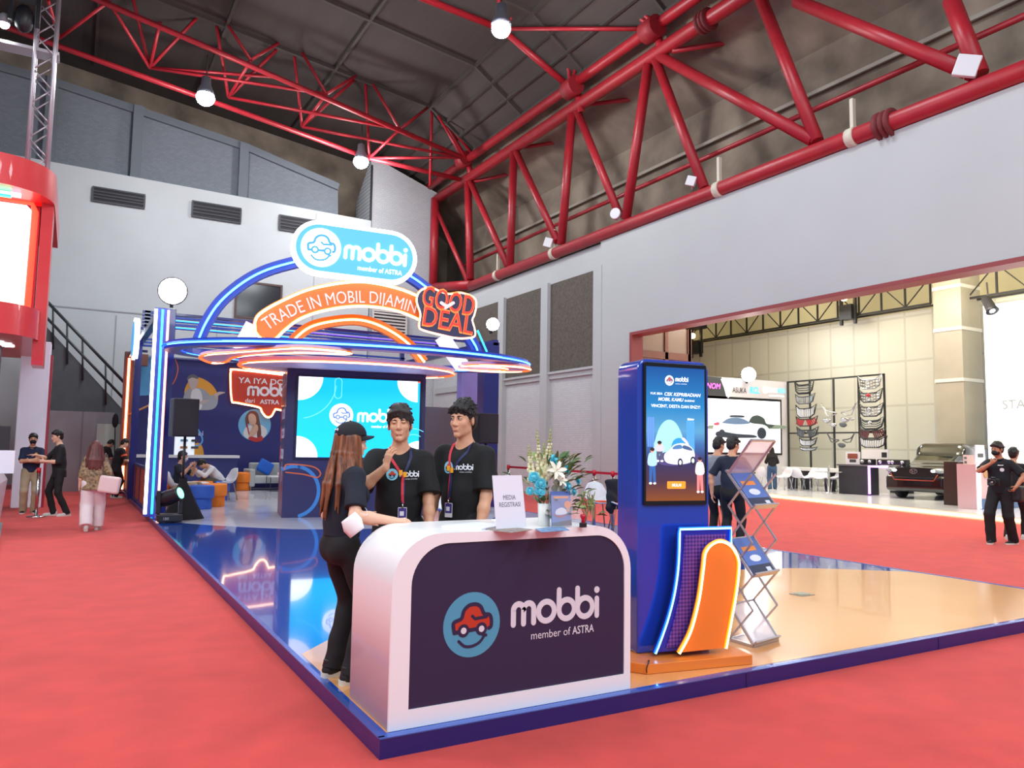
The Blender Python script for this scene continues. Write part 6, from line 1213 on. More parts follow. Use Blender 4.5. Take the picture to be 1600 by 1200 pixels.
q = FZ(1293, 770, .15); t = thing('glass_table', 'small glass-topped table on a steel leg between the white chairs', 'table', (q.x-.3, q.y-.3, .151)); m = MB(); m.lathe([(0, .74), (.45, .74), (.45, .76), (0, .76)], 20); m.build('tabletop', M('glass_top', 'e8f0f0', .05, trans=.8), t); m = MB(); m.lathe([(.22, .001), (.22, .02), (.04, .04), (.04, .74)], 14); m.build('pedestal', lgm, t)
m = MB(); m.lathe([(0, 0), (.03, 0), (.03, .15), (.012, .2), (.012, .24), (0, .24)], 10); tag(m.build('water_bottle', M('bottle_clear', 'dfe6ea', .1, trans=.7), loc=(q.x-.3, q.y-.3, .913)), 'clear water bottle on the glass table beyond the opening', 'bottle')
for xl, xr, yb, yt, d in ((1311, 1358, 774, 728, 'black counter with a violet-lit edge, left of the black car'), (1373, 1404, 771, 730, 'second black counter half behind the black car')):
    a, b = FZ(xl, yb-3, .15), FZ(xr, yb, .15); cxm = (a+b)/2; U = (b-a).normalized(); pl = Plane((a.x, a.y, 0), U, (0, 0, 1)); w_ = (b-a).length; h_ = pl.px((xl+xr)/2, yt)[1]; t = thing('sales_counter', d, 'counter')
    m = MB(); m.prism(pl, [(0, .152), (w_, .152), (w_, h_), (0, h_)], -.6, 0); m.build('body', M('counter_black', '2e2f38', .5), t); m = MB(); m.prism(pl, [(-.05, h_), (w_+.05, h_), (w_+.05, h_+.05), (-.05, h_+.05)], -.65, .04); m.build('worktop', M('counter_top', '6a6672', .4), t)
    if xl == 1311:
        m = MB(); m.tube([pl(w_+.05, .2, .05), pl(w_+.05, h_, .05), pl(w_+.7, h_, .05)], .045, 6); m.build('light_strip', E('strip_magenta', 'd878ff', 5), t); CT = (pl, w_, h_)
pl, w_, h_ = CT
t = thing('poster_board', 'small white product board with engine pictures standing on the black counter', 'poster', (0, 0, 0)); P0_, P1_ = pl.px(1313, 727), pl.px(1335, 706); m = MB(); m.prism(pl, [(P0_[0], h_+.052), (P1_[0], h_+.052), (P1_[0], P1_[1]), (P0_[0], P1_[1])], -.35, -.32); m.build('board', M('paper_white'), t); m = MB(); m.use(M('toy_8a4a3a', '8a4a3a', .5)).prism(pl, rrect(P0_[0]+.08, (h_+P1_[1])/2, P1_[0]-.08, P1_[1]-.06, .03), -.32, -.315); m.use(M('gr_grey')).prism(pl, rrect(P0_[0]+.15, h_+.12, P1_[0]-.15, h_+.22, .01), -.32, -.315); m.build('print', None, t)
for x, y, k, d in ((1347, 724, 1.1, 'black boxed car part on the black counter beside the product board'), (1376, 723, 1.3, 'black lamp unit on the second counter'), (1396, 721, 1.4, 'long dark roof-lamp bar lying on the second counter')):
    q = pl.px(x, y+3); c_ = pl(q[0], h_+.052, -.35); t = thing('car_part', d, 'car part', tuple(c_), math.atan2(pl.u.y, pl.u.x), 'car parts on the black counters'); m = MB(); m.box((-.22*k, -.12, 0), (.22*k, .12, .2)); m.build('housing', M('gr_black'), t, .03)
    for j in (-1, 1): m = MB(); m.lathe([(.07, 0), (.06, .02), (0, .03)], 12, Matrix.Translation((j*.12*k, -.12, .1))@Matrix.Rotation(1.5708, 4, 'X')); m.build('lens', M('gr_chrome'), t)
pt = rp_.off(*RP(1358, 708), -.5); t = thing('poster_board', 'white A-frame board with a small black car print behind the counters', 'poster'); pq_ = side(25.2); A_, B_ = pq_.px(1346, 702), pq_.px(1388, 722); m = MB(); m.prism(pq_, [(A_[0], .152), (B_[0], .152), (B_[0], A_[1]), (A_[0], A_[1])], -.05, 0); m.build('board', M('booth_white'), t); m = MB(); m.prism(pq_, rrect(B_[0]-.25, A_[1]-.28, B_[0]-.05, A_[1]-.1, .01), 0, .01); m.build('print', M('gr_black'), t)
# --- cars
def car(label, loc, heading, L, W, Hh, col, detail=True):
    root = thing('car', label, 'car', loc, -math.radians(heading)); paint = M('paint_'+col, col, .12, coat=1, spec=.6); gl = M('car_glass', '1c2226', .04, spec=.8)
    w2, l2 = W/2, L/2; S = SDF()
    S.box((0, 0, .62), (w2, l2, .36), .16, k=.1, clip=[((0, l2-.2, .62), nz((0, 1, .25)))]); S.box((0, .05, .50), (w2-.02, l2-.03, .26), .1, k=.06)
    S.box((0, l2*.60, .78), (w2-.06, l2*.36, .28), .14, k=.10, clip=[((0, l2*.62, 1.04), nz((0, .16, 1)))])
    cab = lambda S, g, kk=.12: S.box((0, -l2*.36, 1.22), (w2-.12+g, l2*.56+g, Hh-1.24+g), .26, k=kk).box((0, l2*.27, 1.17), (w2-.19+g, .78+g, .20+g), .18, rotm((1, 0, 0), -.50), k=.22)
    cab(S, 0)
    for sy in (l2*.62, -l2*.60):
        for sx in (-1, 1): S.ell((sx*w2, sy, .33), (.26, .40, .40), None, k=.03, op='s')
    sdf_obj('body', S, .03, paint, root, 1)
    G = SDF(); cab(G, .004, .01); G.P = [p_[:7]+([((0, 0, 1.10), np.array((0, 0, -1.))), ((0, 0, Hh-.14), np.array((0, 0, 1.)))],) for p_ in G.P]; sdf_obj('windows', G, .03, gl, root, 1)
    for sy in (l2*.62, -l2*.60):
        for sx in (-1, 1):
            m = MB(); q = Matrix.Translation((sx*(w2-.12), sy, .335))@Matrix.Rotation(1.5708*sx, 4, 'Y'); m.lathe([(.20, -.09), (.33, -.10), (.335, .0), (.33, .10), (.22, .11)], 24, q); wh = m.build('wheel', M('tyre', '18181a', .8), root); m = MB(); m.lathe([(0, .09), (.06, .105), (.21, .08), (.215, .11)], 20, q); m.build('rim', M('rim_dark', '3a3c40', .25, .8), wh)
    if detail:
        F = front(0); fp = Plane((0, l2-.02, 0), (-1, 0, 0), (0, 0, 1))
        m = MB(); m.prism(fp, spline([(-.55, .55), (.55, .55), (.68, .82), (.5, .98), (-.5, .98), (-.68, .82)], 4, True), -.1, .03); gr = m.build('grille', M('grille_black', '121417', .3), root)
        m = MB(); m.stroke(fp, ell(0, .88, .11, .075, 20), .02, .03, .045, closed=True); m.stroke(fp, ell(0, .88, .045, .072, 16), .016, .03, .045, closed=True); m.stroke(fp, ell(0, .915, .075, .035, 16), .016, .03, .045, closed=True); m.build('emblem', M('gr_chrome'), root)
        m = MB(); m.tube([fp(u, v, .03) for u, v in ((-.72, .80), (-.6, .60), (.6, .60), (.72, .80))], .018, 6); m.tube([fp(u, v, .01) for u, v in ((-.75, .30), (.75, .30))], .016, 6); m.build('trim_strip', M('trim_red', 'b0402e', .3), root)
        m = MB(); m.prism(fp, rrect(-.24, .36, .24, .47, .01), 0, .035); m.build('number_plate', M('plate_blue', '1c2450', .4), root)
        for sx in (-1, 1):
            S = SDF(); S.ell((sx*(w2-.22), l2-.13, .90), (.24, .16, .09), rotm((0, 0, 1), -.35*sx), k=.02); sdf_obj('headlamp', S, .02, M('lamp_glass', '9aa2aa', .08, .3), root, 1); m = MB(); m.ball((sx*(w2-.33), l2+.02, .90), (.08, .03, .045), 10); m.build('lamp_glow', E('drl', 'eaf2ff', 4), root)
            m = MB(); m.ball((sx*(w2-.18), l2-.10, .50), (.12, .08, .12), 10); m.build('fog_lamp', M('fog_red', '8a3030', .3), root)
            S = SDF(); S.ell((sx*(w2+.10), l2*.30, 1.08), (.13, .06, .09), None, k=.02); S.cap((sx*(w2-.08), l2*.30, 1.02), (sx*(w2+.05), l2*.30, 1.06), .03, k=.02); sdf_obj('mirror', S, .02, paint, root, 1)
    return root
cA = FZ(1425, 778, .15); cF = FZ(1500, 792, .15)
CARP = Vector(CO)+Vector(ray(1480, 760))*(25.4/CAM_F); CARP.z = .15
car('black people carrier with chrome emblem on the white stage, facing left', CARP, 262, 4.7, 1.85, 1.80, '0e0f12')
CAR2 = Vector(CO)+Vector(ray(1640, 760))*(29.0/CAM_F)
c2 = car('dark car under a black roof box behind the photographer, at the right edge', (CAR2.x, CAR2.y, .15), 262, 4.5, 1.85, 1.72, '23282a')
t = thing('roof_box', 'long glossy black roof box mounted on the car at the right edge', 'roof box', (CAR2.x, CAR2.y, 1.88), -math.radians(262)); S = SDF(); S.ecap((0, 1.1, .28), (0, -1.1, .26), (.48, .18), (.45, .2), (1, 0, 0), k=.05); sdf_obj('shell', S, .03, M('box_gloss', '14161a', .1, coat=1), t, 1)
for y in (-.5, .6): m = MB(); m.box((-.7, y-.03, .0), (.7, y+.03, .08)); m.build('crossbar', al, t)
# lit counter and product column beside the car
a = FZ(1503, 790, .15); pl = front(a.y); t = thing('product_column', 'brown product column with a small white leaflet on top, beside the black car', 'display stand'); A_, B_ = pl.px(1497, 790), pl.px(1524, 722); m = MB(); m.prism(pl, [(A_[0], .152), (B_[0], .152), (B_[0], B_[1]), (A_[0]+.05, B_[1])], -.4, 0); m.build('body', M('column_brown', '3a2622', .4), t); m = MB(); cu, cv = pl.px(1514, 744); m.stroke(pl, ell(cu, cv, .14, n=16, a0=40, a1=320), .05, 0, .01); m.build('ring_print', M('print_rust', '8a4a3a', .5), t)
A_, B_ = pl.px(1504, 731), pl.px(1520, 711); m = MB(); m.prism(pl, [(A_[0], B_[1]-.42), (B_[0], B_[1]-.42), (B_[0], B_[1]), (A_[0], B_[1])], .02, .03); lf = m.build('leaflet_card', M('card_pink', 'd8b8b4', .5), t); m = MB()
for j in range(3): m.prism(pl, rrect(A_[0]+.04, B_[1]-.12-.12*j, A_[0]+.16, B_[1]-.05-.12*j, .02), .03, .036)
m.build('print', M('gr_black'), lf)
a = FZ(1535, 796, .15); pl = front(a.y); A_, B_ = pl.px(1527, 796), pl.px(1600, 726); t = thing('lit_counter', 'white counter with a glowing cold-white frame behind the photographer', 'counter'); m = MB(); m.prism(pl, [(A_[0], .152), (B_[0], .152), (B_[0], B_[1]), (A_[0], B_[1])], -.5, 0); m.build('body', M('counter_pink', 'd8b0b4', .5), t); m = MB(); m.tube([pl(A_[0]+.06, .18, .03), pl(A_[0]+.06, B_[1]-.05, .03), pl(B_[0], B_[1]-.05, .03)], .05, 6); m.build('light_strip', E('strip_cold', 'e0f0ff', 6), t); m = MB(); m.prism(pl, [(A_[0]+.12, .16), (B_[0], .16), (B_[0], .42), (A_[0]+.12, .42)], 0, .02); m.build('kick_panel', M('kick_blue', '4a6a94', .5), t); m = MB(); cu, cv = pl.px(1540, 740); m.prism(pl, ell(cu, cv, .12, n=14), 0, .02); m.build('emblem', M('print_gold', 'b8824a', .4), t)
q = pl.px(1542, 710); t = thing('tablet_stand', 'small white stand with a dark print on the lit counter', 'stand'); m = MB(); m.prism(pl, [(q[0]-.25, B_[1]+.001), (q[0]+.25, B_[1]+.001), (q[0]+.2, q[1]+.25), (q[0]-.2, q[1]+.25)], -.2, -.17); m.build('board', M('paper_white'), t); m = MB(); m.prism(pl, rrect(q[0]-.12, q[1]-.08, q[0]+.12, q[1]+.02, .02), -.17, -.16); m.build('print', M('gr_black'), t)
# glowing white wall with lettering, spotlight, black lighting truss
gp = side(26.6); A_, B_ = gp.px(1536, 478), gp.px(1536, 690); g1 = A_[0]; m = MB(); zt2 = A_[1]; t = thing('light_wall', 'large glowing white wall with grey STAR lettering at the right edge', 'light wall'); m.prism(gp, [(g1, .152), (g1+9, .152), (g1+9, zt2), (g1, zt2)], -.3, 0); m.build('panel', E('glow_white', 'f4f8ff', .75), t); m = MB(); u, v = gp.px(1567, 639); text(m, gp, 'STAR WAGEN', u, v, .30, .02, bold=.01); m.build('lettering', M('letter_grey', 'aab0b4', .5), t)
q = gp.px(1566, 480); c_ = gp(q[0], q[1], .8); t = thing('spotlight', 'black spotlight clipped above the glowing white wall', 'spotlight', tuple(c_)); qq = Vector((-.3, -.5, -.8)).to_track_quat('Z', 'Y').to_matrix().to_4x4(); m = MB(); m.lathe([(.10, -.3), (.14, -.28), (.17, .25), (.20, .3)], 16, qq); m.build('can', M('flood_black'), t); q2 = qq.copy(); q2.translation = Vector((-.3, -.5, -.8)).normalized()*.29; m = MB(); m.lathe([(0, .02), (.17, 0)], 16, q2); m.build('lens', E('spot_emit', 'f0f6ff', 8), t); m = MB(); m.bar((0, 0, 0), (.3, .2, .8), .05, .05); m.build('arm', M('flood_black'), t)
def box_truss(label, y0, y1, X, z0, hgt):
    t = thing('lighting_truss', label, 'truss', (X, (y0+y1)/2, z0)); o_ = Vector((X, (y0+y1)/2, z0)); B2 = M('truss_black', '1f1f22', .5)
    for dx in (-.22, .22):
        for dz in (0, hgt): m = MB(); m.bar(Vector((X+dx, y0, z0+dz))-o_, Vector((X+dx, y1, z0+dz))-o_, .07, .07); m.build('chord', B2, t)
    n = int((y1-y0)/.95); st = (y1-y0)/n
    for i in range(n+1):
        y = y0+i*st; m = MB(); m.bar(Vector((X-.22, y, z0))-o_, Vector((X-.22, y, z0+hgt))-o_, .06, .06, up=(0, 1, 0)); m.build('upright', B2, t)
        if i < n:
            a_, b_ = (z0, z0+hgt) if i % 2 else (z0+hgt, z0); m = MB(); m.bar(Vector((X-.22, y, a_))-o_, Vector((X-.22, y+st, b_))-o_, .035, .035, up=(1, 0, 0)); m.build('diagonal', B2, t)
    return t
box_truss('black box truss running along the top of the pale annex wall', 16.6, 30.5, 27.6, 7.15, 1.0); box_truss('black box truss right of the beige pillar', 8.0, 15.1, 27.3, 7.05, 1.05)
for x, y, d in ((1088, 531, 'black winch frame at the far left end of the black truss'), (1325, 473, 'black winch frame with a warm lamp in the middle of the black truss')):
    q = side(27.2).px(x, y); c_ = side(27.2)(q[0], q[1]-.8); t = thing('truss_winch', d, 'winch', tuple(c_), 0, 'winch frames on the black truss'); m = MB(); m.box((-.3, -.45, 1.35), (.3, .45, 1.55)); m.build('top_plate', M('truss_black'), t)
    for yy in (-.32, .32): m = MB(); m.box((-.06, yy-.05, -.1), (.06, yy+.05, 1.35)); m.build('leg', M('truss_black'), t)
    m = MB(); m.box((-.2, -.28, .1), (.2, .28, .7)); m.build('motor', M('truss_black'), t); m = MB(); m.ball((-.25, 0, .98), .15, 10); m.build('lamp', E('warm_bulb', 'ffd0a0', 8), t)
# ------------------------------------------------------------------ left edge: red stand, truss, stairs
YR = 16.6; rpn = front(YR); Q = rpn.px; rr = M('stand_red', 'd8383c', .35, coat=.3)
t = thing('red_stand', 'curved red exhibition stand with a lit white panel at the left edge', 'exhibition stand')
xr = Q(82, 330)[0]; zA, zB = Q(0, 235)[1]+.15, Q(0, 262)[1]
def plan(x1, y0, r, x0=-7): return [(x0, y0)]+[(x1-r+r*math.sin(a), y0+r-r*math.cos(a)) for a in np.linspace(0, math.pi/2, 10)]+[(x1, y0+5), (x0, y0+5)]
G = Plane((0, 0, 0), (1, 0, 0), (0, 1, 0))
ztop, zu = Q(40, 243)[1], Q(40, 262)[1]
m = MB(); m.prism(G, plan(xr, YR, 1.1), zu-.35, ztop, smooth=True); m.build('top_fascia', rr, t)
zl0, zl1 = Q(40, 520)[1]-.02, Q(40, 490)[1]
m = MB(); m.prism(G, plan(xr-.12, YR, 1.0), zl0, zl1+.2, smooth=True); m.build('lower_fascia', rr, t)
m = MB(); 
pts = [(xr-.02, YR+1.1), (xr-.02, YR+1.9), (xr-.22, YR+1.9), (xr-.22, YR+1.0)]
m.prism(G, pts, Q(80, 556)[1]-.1, ztop-.1); m.build('corner_post', rr, t)
m = MB(); m.box((-7, YR+1.3, zl1), (xr-.25, YR+1.6, zu-.3)); m.build('back_panel', M('stand_plum', '6a3450', .5), t)
lp = front(YR+1.15); A_, B_ = lp.px(-60, 492), lp.px(51, 322); m = MB(); m.prism(lp, [(A_[0], A_[1]), (lp.px(36, 488)[0], A_[1]), (B_[0], B_[1]-.1), (B_[0]-.1, B_[1]), (A_[0], B_[1]+.0)], -.1, 0); m.build('lit_panel', E('panel_lit', 'fff4ea', 1.6), t)
edge = [(lp.px(38, 490)[0]+.04, A_[1]), (B_[0]+.05, B_[1]-.12), (B_[0]-.02, B_[1]+.06), (A_[0], B_[1]+.08)]
m = MB(); m.tube([lp(u, v, .03) for u, v in edge], .06, 8); m.build('neon_tube', E('neon_red', 'ff3020', 5), t)
m = MB(); m.box((-7, YR+.5, zu-.42), (xr-.55, YR+.62, zu-.36)); m.build('light_strip', E('strip_white', 'e8f0ff', 3), t)
m = MB(); m.box((-1.75, YR+.5, zu-.45), (-1.25, YR+.63, zu-.355)); m.build('light_strip', E('strip_green', '20e0a0', 3), t)
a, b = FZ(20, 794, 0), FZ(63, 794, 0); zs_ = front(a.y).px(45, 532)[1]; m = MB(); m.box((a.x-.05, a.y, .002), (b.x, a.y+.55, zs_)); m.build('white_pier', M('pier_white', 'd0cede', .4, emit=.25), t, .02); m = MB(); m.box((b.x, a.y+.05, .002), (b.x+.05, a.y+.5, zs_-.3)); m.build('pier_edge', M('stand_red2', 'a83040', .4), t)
m = MB(); m.box((-7, YR+2.5, .002), (a.x-.3, YR+2.7, zl0)); m.build('inner_wall', M('inner_dark', '45535a', .3), t)
for k, (x, y) in enumerate(((2, 545), (12, 555), (14, 565))):
    q = front(YR+2).px(x, y); m = MB(); m.lathe([(0, -.01), (.11, -.01), (.11, .0)], 14, Matrix.Translation((q[0]-.05, YR+1.7+.3*k, zl0-.01))); m.build('downlight', E('down_white', 'f4faff', 10), t)
m = MB(); m.prism(G, [(-7, 16.9), (-1.0, 16.9), (-.75, 12.0), (-7, 12.0)], .002, .05); m.build('floor_plate', M('stand_floor', 'b8bcc0', .15, coat=.4), t)
a = FZ(22, 835, .05); t = thing('reception_desk', 'grey slanted reception desk of the red stand at the left edge', 'desk', (-1.6, 14.0, .05)); m = MB(); m.prism(Plane((0, 0, 0), (0, -1, 0), (0, 0, 1)), [(-1.4, 0), (1.5, 0), (1.35, .95), (1.2, 1.02), (-1.4, 1.02)], -.55, .0); 
m2 = MB(); m2.prism(front(0), [(-.5, 0), (.62, 0), (.70, .84), (.62, .98), (-.5, .98)], -1.6, 0); m2.build('body', M('desk_grey', 'b9aeb8', .4), t); m = MB(); m.prism(front(-.004), [(-.35, .06), (.50, .06), (.56, .80), (-.35, .80)], 0, .01); m.build('front_panel', M('desk_dark', '5c555e', .4), t)
q = FY(10, 715, 14.4); m = MB(); m.box((-.11, 0, 0), (.11, .03, .36)); tag(m.build('flyer_stand', M('paper_white'), loc=(q.x, 14.4, 1.031)), 'white flyer stand on the grey reception desk at the left edge', 'flyer stand')
q = FY(8, 680, 14.9); t = thing('monitor', 'dark back of a monitor on the reception desk at the left edge', 'monitor', (q.x-.35, 14.9, 1.031)); m = MB(); m.box((-.3, 0, .12), (.42, .05, .75)); m.build('screen', M('monitor_dark', '26222a', .4), t, .01); m = MB(); m.box((-.05, 0, 0), (.12, .04, .14)); m.build('stand', M('monitor_dark'), t)
ps = FZ(56, 808, 0); rope_post('silver barrier post with red head in front of the man in khaki trousers', ps, 1.0, 'aisle barrier')
# lighting truss and moving heads at the top left
YT = 22.3; ft = front(YT); t = thing('lighting_truss', 'silver box truss tower rising above the red stand at the left edge', 'truss'); ts = M('truss_silver', 'c4bcc4', .35, .7)
a, b, c, d = ft.px(16, 0), ft.px(58, 0), ft.px(42, 250), ft.px(74, 250); zb3 = ft.px(60, 300)[1]
cx0, cx1 = c[0], d[0]
cor = [(cx0, YT), (cx1, YT), (cx0, YT+.6), (cx1, YT+.6)]
for x, y in cor: m = MB(); m.tube([(x, y, zb3), (x, y, 15.5)], .045, 8); m.build('chord', ts, t)
for i in range(16):
    z0 = zb3+.45*i; s_ = i % 2
    for (p_, q_) in ((0, 1), (1, 3), (2, 3), (0, 2)):
        A_, B_ = (cor[p_], cor[q_]) if s_ else (cor[q_], cor[p_]); m = MB(); m.tube([(A_[0], A_[1], z0), (B_[0], B_[1], z0+.45)], .022, 5); m.build('lacing', ts, t) if (p_, q_) in ((0, 1), (1, 3)) else m.build('lacing', ts, t)
m = MB(); m.bar((-6, YT+.3, ft.px(20, 66)[1]), (cx1+.1, YT+.3, ft.px(20, 66)[1]), .5, .08); m.build('arm', ts, t)
q = ft.px(40, 32); t = thing('moving_head_light', 'black moving-head stage light clamped on the silver truss at the top left', 'stage light', (q[0], YT-.45, q[1])); t.scale = (1.5, 1.5, 1.5); m = MB(); m.box((-.2, -.2, .25), (.2, .2, .45)); m.build('base', M('fixture_black'), t, .02)
for x in (-.22, .16): m = MB(); m.box((x, -.06, -.2), (x+.06, .06, .28)); m.build('yoke_arm', M('fixture_black'), t)
m = MB(); m.ball((0, 0, -.12), (.15, .15, .24), 14); m.build('head', M('fixture_black'), t)
q = ft.px(8, 46); t = thing('spotlight', 'glaring small spotlight at the top left corner', 'spotlight', (q[0], YT-.3, q[1])); m = MB(); m.lathe([(.08, .25), (.12, .2), (.13, .0)], 14); m.build('can', M('flood_grey', '8a8a90', .4), t); m = MB(); m.ball((0, 0, 0), .12, 12); m.build('lens', E('spot_hot', 'f4fbff', 30), t)
# stairs and grey partition at the end of the aisle
YS = 29.0; f = front(YS); c1 = M('stair_concrete', '5c6064', .8, noise=.12, nscale=2); t = thing('staircase', 'dark concrete staircase with a steel handrail at the far left, behind the partition', 'staircase')
st = [f.px(*p) for p in ((70, 505), (196, 642), (196, 676), (70, 560))]; st2 = [f.px(40, 475), f.px(215, 665), f.px(215, 720), f.px(40, 720)]
m = MB(); m.prism(f, [st2[0], st2[1], (st2[1][0], 0), (st2[0][0], 0)], -1.6, 0); m.build('flight', c1, t)
rl = M('rail_dark', '34383c', .4)
for dy in ((-22, 0.045), (-48, .05)):
    a, b = f.px(60, 505+dy[0]), f.px(200, 652+dy[0]); m = MB(); m.tube([f(*a, .05), f(*b, .05)], dy[1], 8); m.build('handrail', rl, t)
for x in (105, 129, 165, 83): 
    a = f.px(x, 498+(x-60)*1.05-44); b = f.px(x, 498+(x-60)*1.05+24); m = MB(); m.tube([f(*a, .05), f(*b, .05)], .035, 6); m.build('baluster', rl, t)
f = front(27.4); A_ = f.px(70, 641); m = MB(); m.prism(f, [(f.px(66, 650)[0], .002), (1.15, .002), (1.15, A_[1]), (f.px(66, 650)[0], A_[1])], -.1, 0); o = m.build('partition_panel', M('partition_grey', '9a979c', .5)); tag(o, 'grey partition closing the end of the aisle below the stairs', 'partition')
m = MB(); m.box((f.px(126, 700)[0], 27.38, .01), (f.px(126, 700)[0]+.02, 27.4, A_[1])); m.build('panel_joint', M('joint_dark', '7a777c', .6), o)
f = front(27.0); A_, B_ = f.px(152, 662), f.px(190, 760); m = MB(); m.box((A_[0], 27.0, .003), (B_[0], 27.06, A_[1])); tag(m.build('white_board', M('board_pale', 'c8d4c8', .5)), 'pale standing board behind the two people leaning on the mesh fence', 'board')  # plain pale green-grey board colour
# ------------------------------------------------------------------ people
from mathutils.bvhtree import BVHTree
class OnCloth:
    """plane-like frame whose points lie on the front (or back) of a garment"""
    def __init__(s, c, back=False, eps=.003):
        me = c['shirt'].data; s.b = BVHTree.FromPolygons([v.co for v in me.vertices], [p.vertices for p in me.polygons]); s.c = c; s.back = -1 if back else 1; s.e = eps
    def __call__(s, u, v, w=0):
        c = s.c; f = Vector(c['Fw'])*s.back; p = Vector(c['T'](u, 0, v))+f*.6; h = s.b.ray_cast(p, -f)
        q = h[0] if h[0] is not None else p-f*.5
        return q+f*(s.e+w)
def lanyard(c, rx=.075, vx=-.01, vz=.16, badge=-.02):
    oc = OnCloth(c, eps=.005); T = c['T']; s = c['s']
    for sg, mt in ((1, M('strap_red', 'c8283c', .6)), (-1, M('strap_blue', '1c2350', .6))):
        m = MB(); pts = [T(.062*sg, -.02, .525), T(.070*sg, .03, .500)]
        for i in range(8):
            t = i/7; pts.append(oc(sg*.072*(1-t)+vx*t, .455*(1-t)+vz*t))
        pts += [oc(vx+.004*sg, vz-.04), oc(vx+.003*sg, (vz+badge)/2), oc(vx, badge+.06)]
        for a, b in zip(pts[:-1], pts[1:]): m.bar(a, Vector(b)+(Vector(b)-Vector(a)).normalized()*.004, .018*s, .003, up=tuple(c['Fw']))
        o = m.build('lanyard_strap', mt, c['root'])
        if sg == 1:
            m = MB()
            for q in range(2): m.prism(Plane(oc(vx+.018-.03*q, vz+.028-.012*q, .006), tuple(-c['Rx']), tuple(c['Up'])), rrect(-.012, -.018, .012, .018, .003), 0, .002)
            m.build('strap_charm', M('charm', 'f0a828', .5), o)
    p = oc(vx, badge+.055, .006); m = MB(); m.tube([p, Vector(p)-Vector(c['Up'])*.03*s], .006*s, 6); m.build('clip', M('chrome', 'c8c8c8', .2, 1), c['root'])
    pl = Plane(oc(vx, badge-.02, .008), tuple(-c['Rx']), tuple(c['Up'])); m = MB()
    m.use(M('badge_white', 'e8e8f0', .4)).prism(pl, rrect(-.030, -.05, .030, .05, .004), 0, .003)
    m.use(M('badge_violet', '4a3a8c', .4)).prism(pl, rrect(-.027, -.020, .027, .046, .002), .003, .004)
    m.use(M('badge_white')).prism(pl, rrect(-.018, -.006, .010, .024, .002), .004, .005)
    m.build('badge', None, c['root'])
def chest_logo(c, u=.07, v=.315, R=.040):
    oc = OnCloth(c, eps=.004); pl = lambda a, b, w=0: oc(-a, b, w)     # the figure's right is the reader's left
    m = MB(); m.use(M('tee_cyan', '86cfe6', .7)).prism(pl, ell(-u, v, R, n=20), 0, .001)
    m.use(M('tee_red', 'c8452f', .7)).prism(pl, [(-u+x*R, v+y*R) for x, y in ((-.6, -.15), (-.6, .1), (-.3, .25), (-.2, .55), (.2, .55), (.35, .25), (.65, .15), (.65, -.15))], .002, .003)
    m.use(M('tee_dark', '1b2440', .7))
    for x in (-.3, .32): m.prism(pl, ell(-u+x*R, v-.18*R, .17*R, n=10), .003, .004)
    m.stroke(pl, [(-u-.45*R, v-.5*R), (-u, v-.68*R), (-u+.45*R, v-.4*R)], .1*R, .002, .003)
    m.build('chest_emblem', None, c['root'])
    m = MB(); mobbi_word(m, pl, -u+R*1.25, v-.016, .125, 0, .001); text(m, pl, 'member of ASTRA', -u+R*2.2, v-.033, .008, 0, bold=.01)
    m.build('chest_lettering', M('tee_white', 'e6ebf2', .7), c['root'])
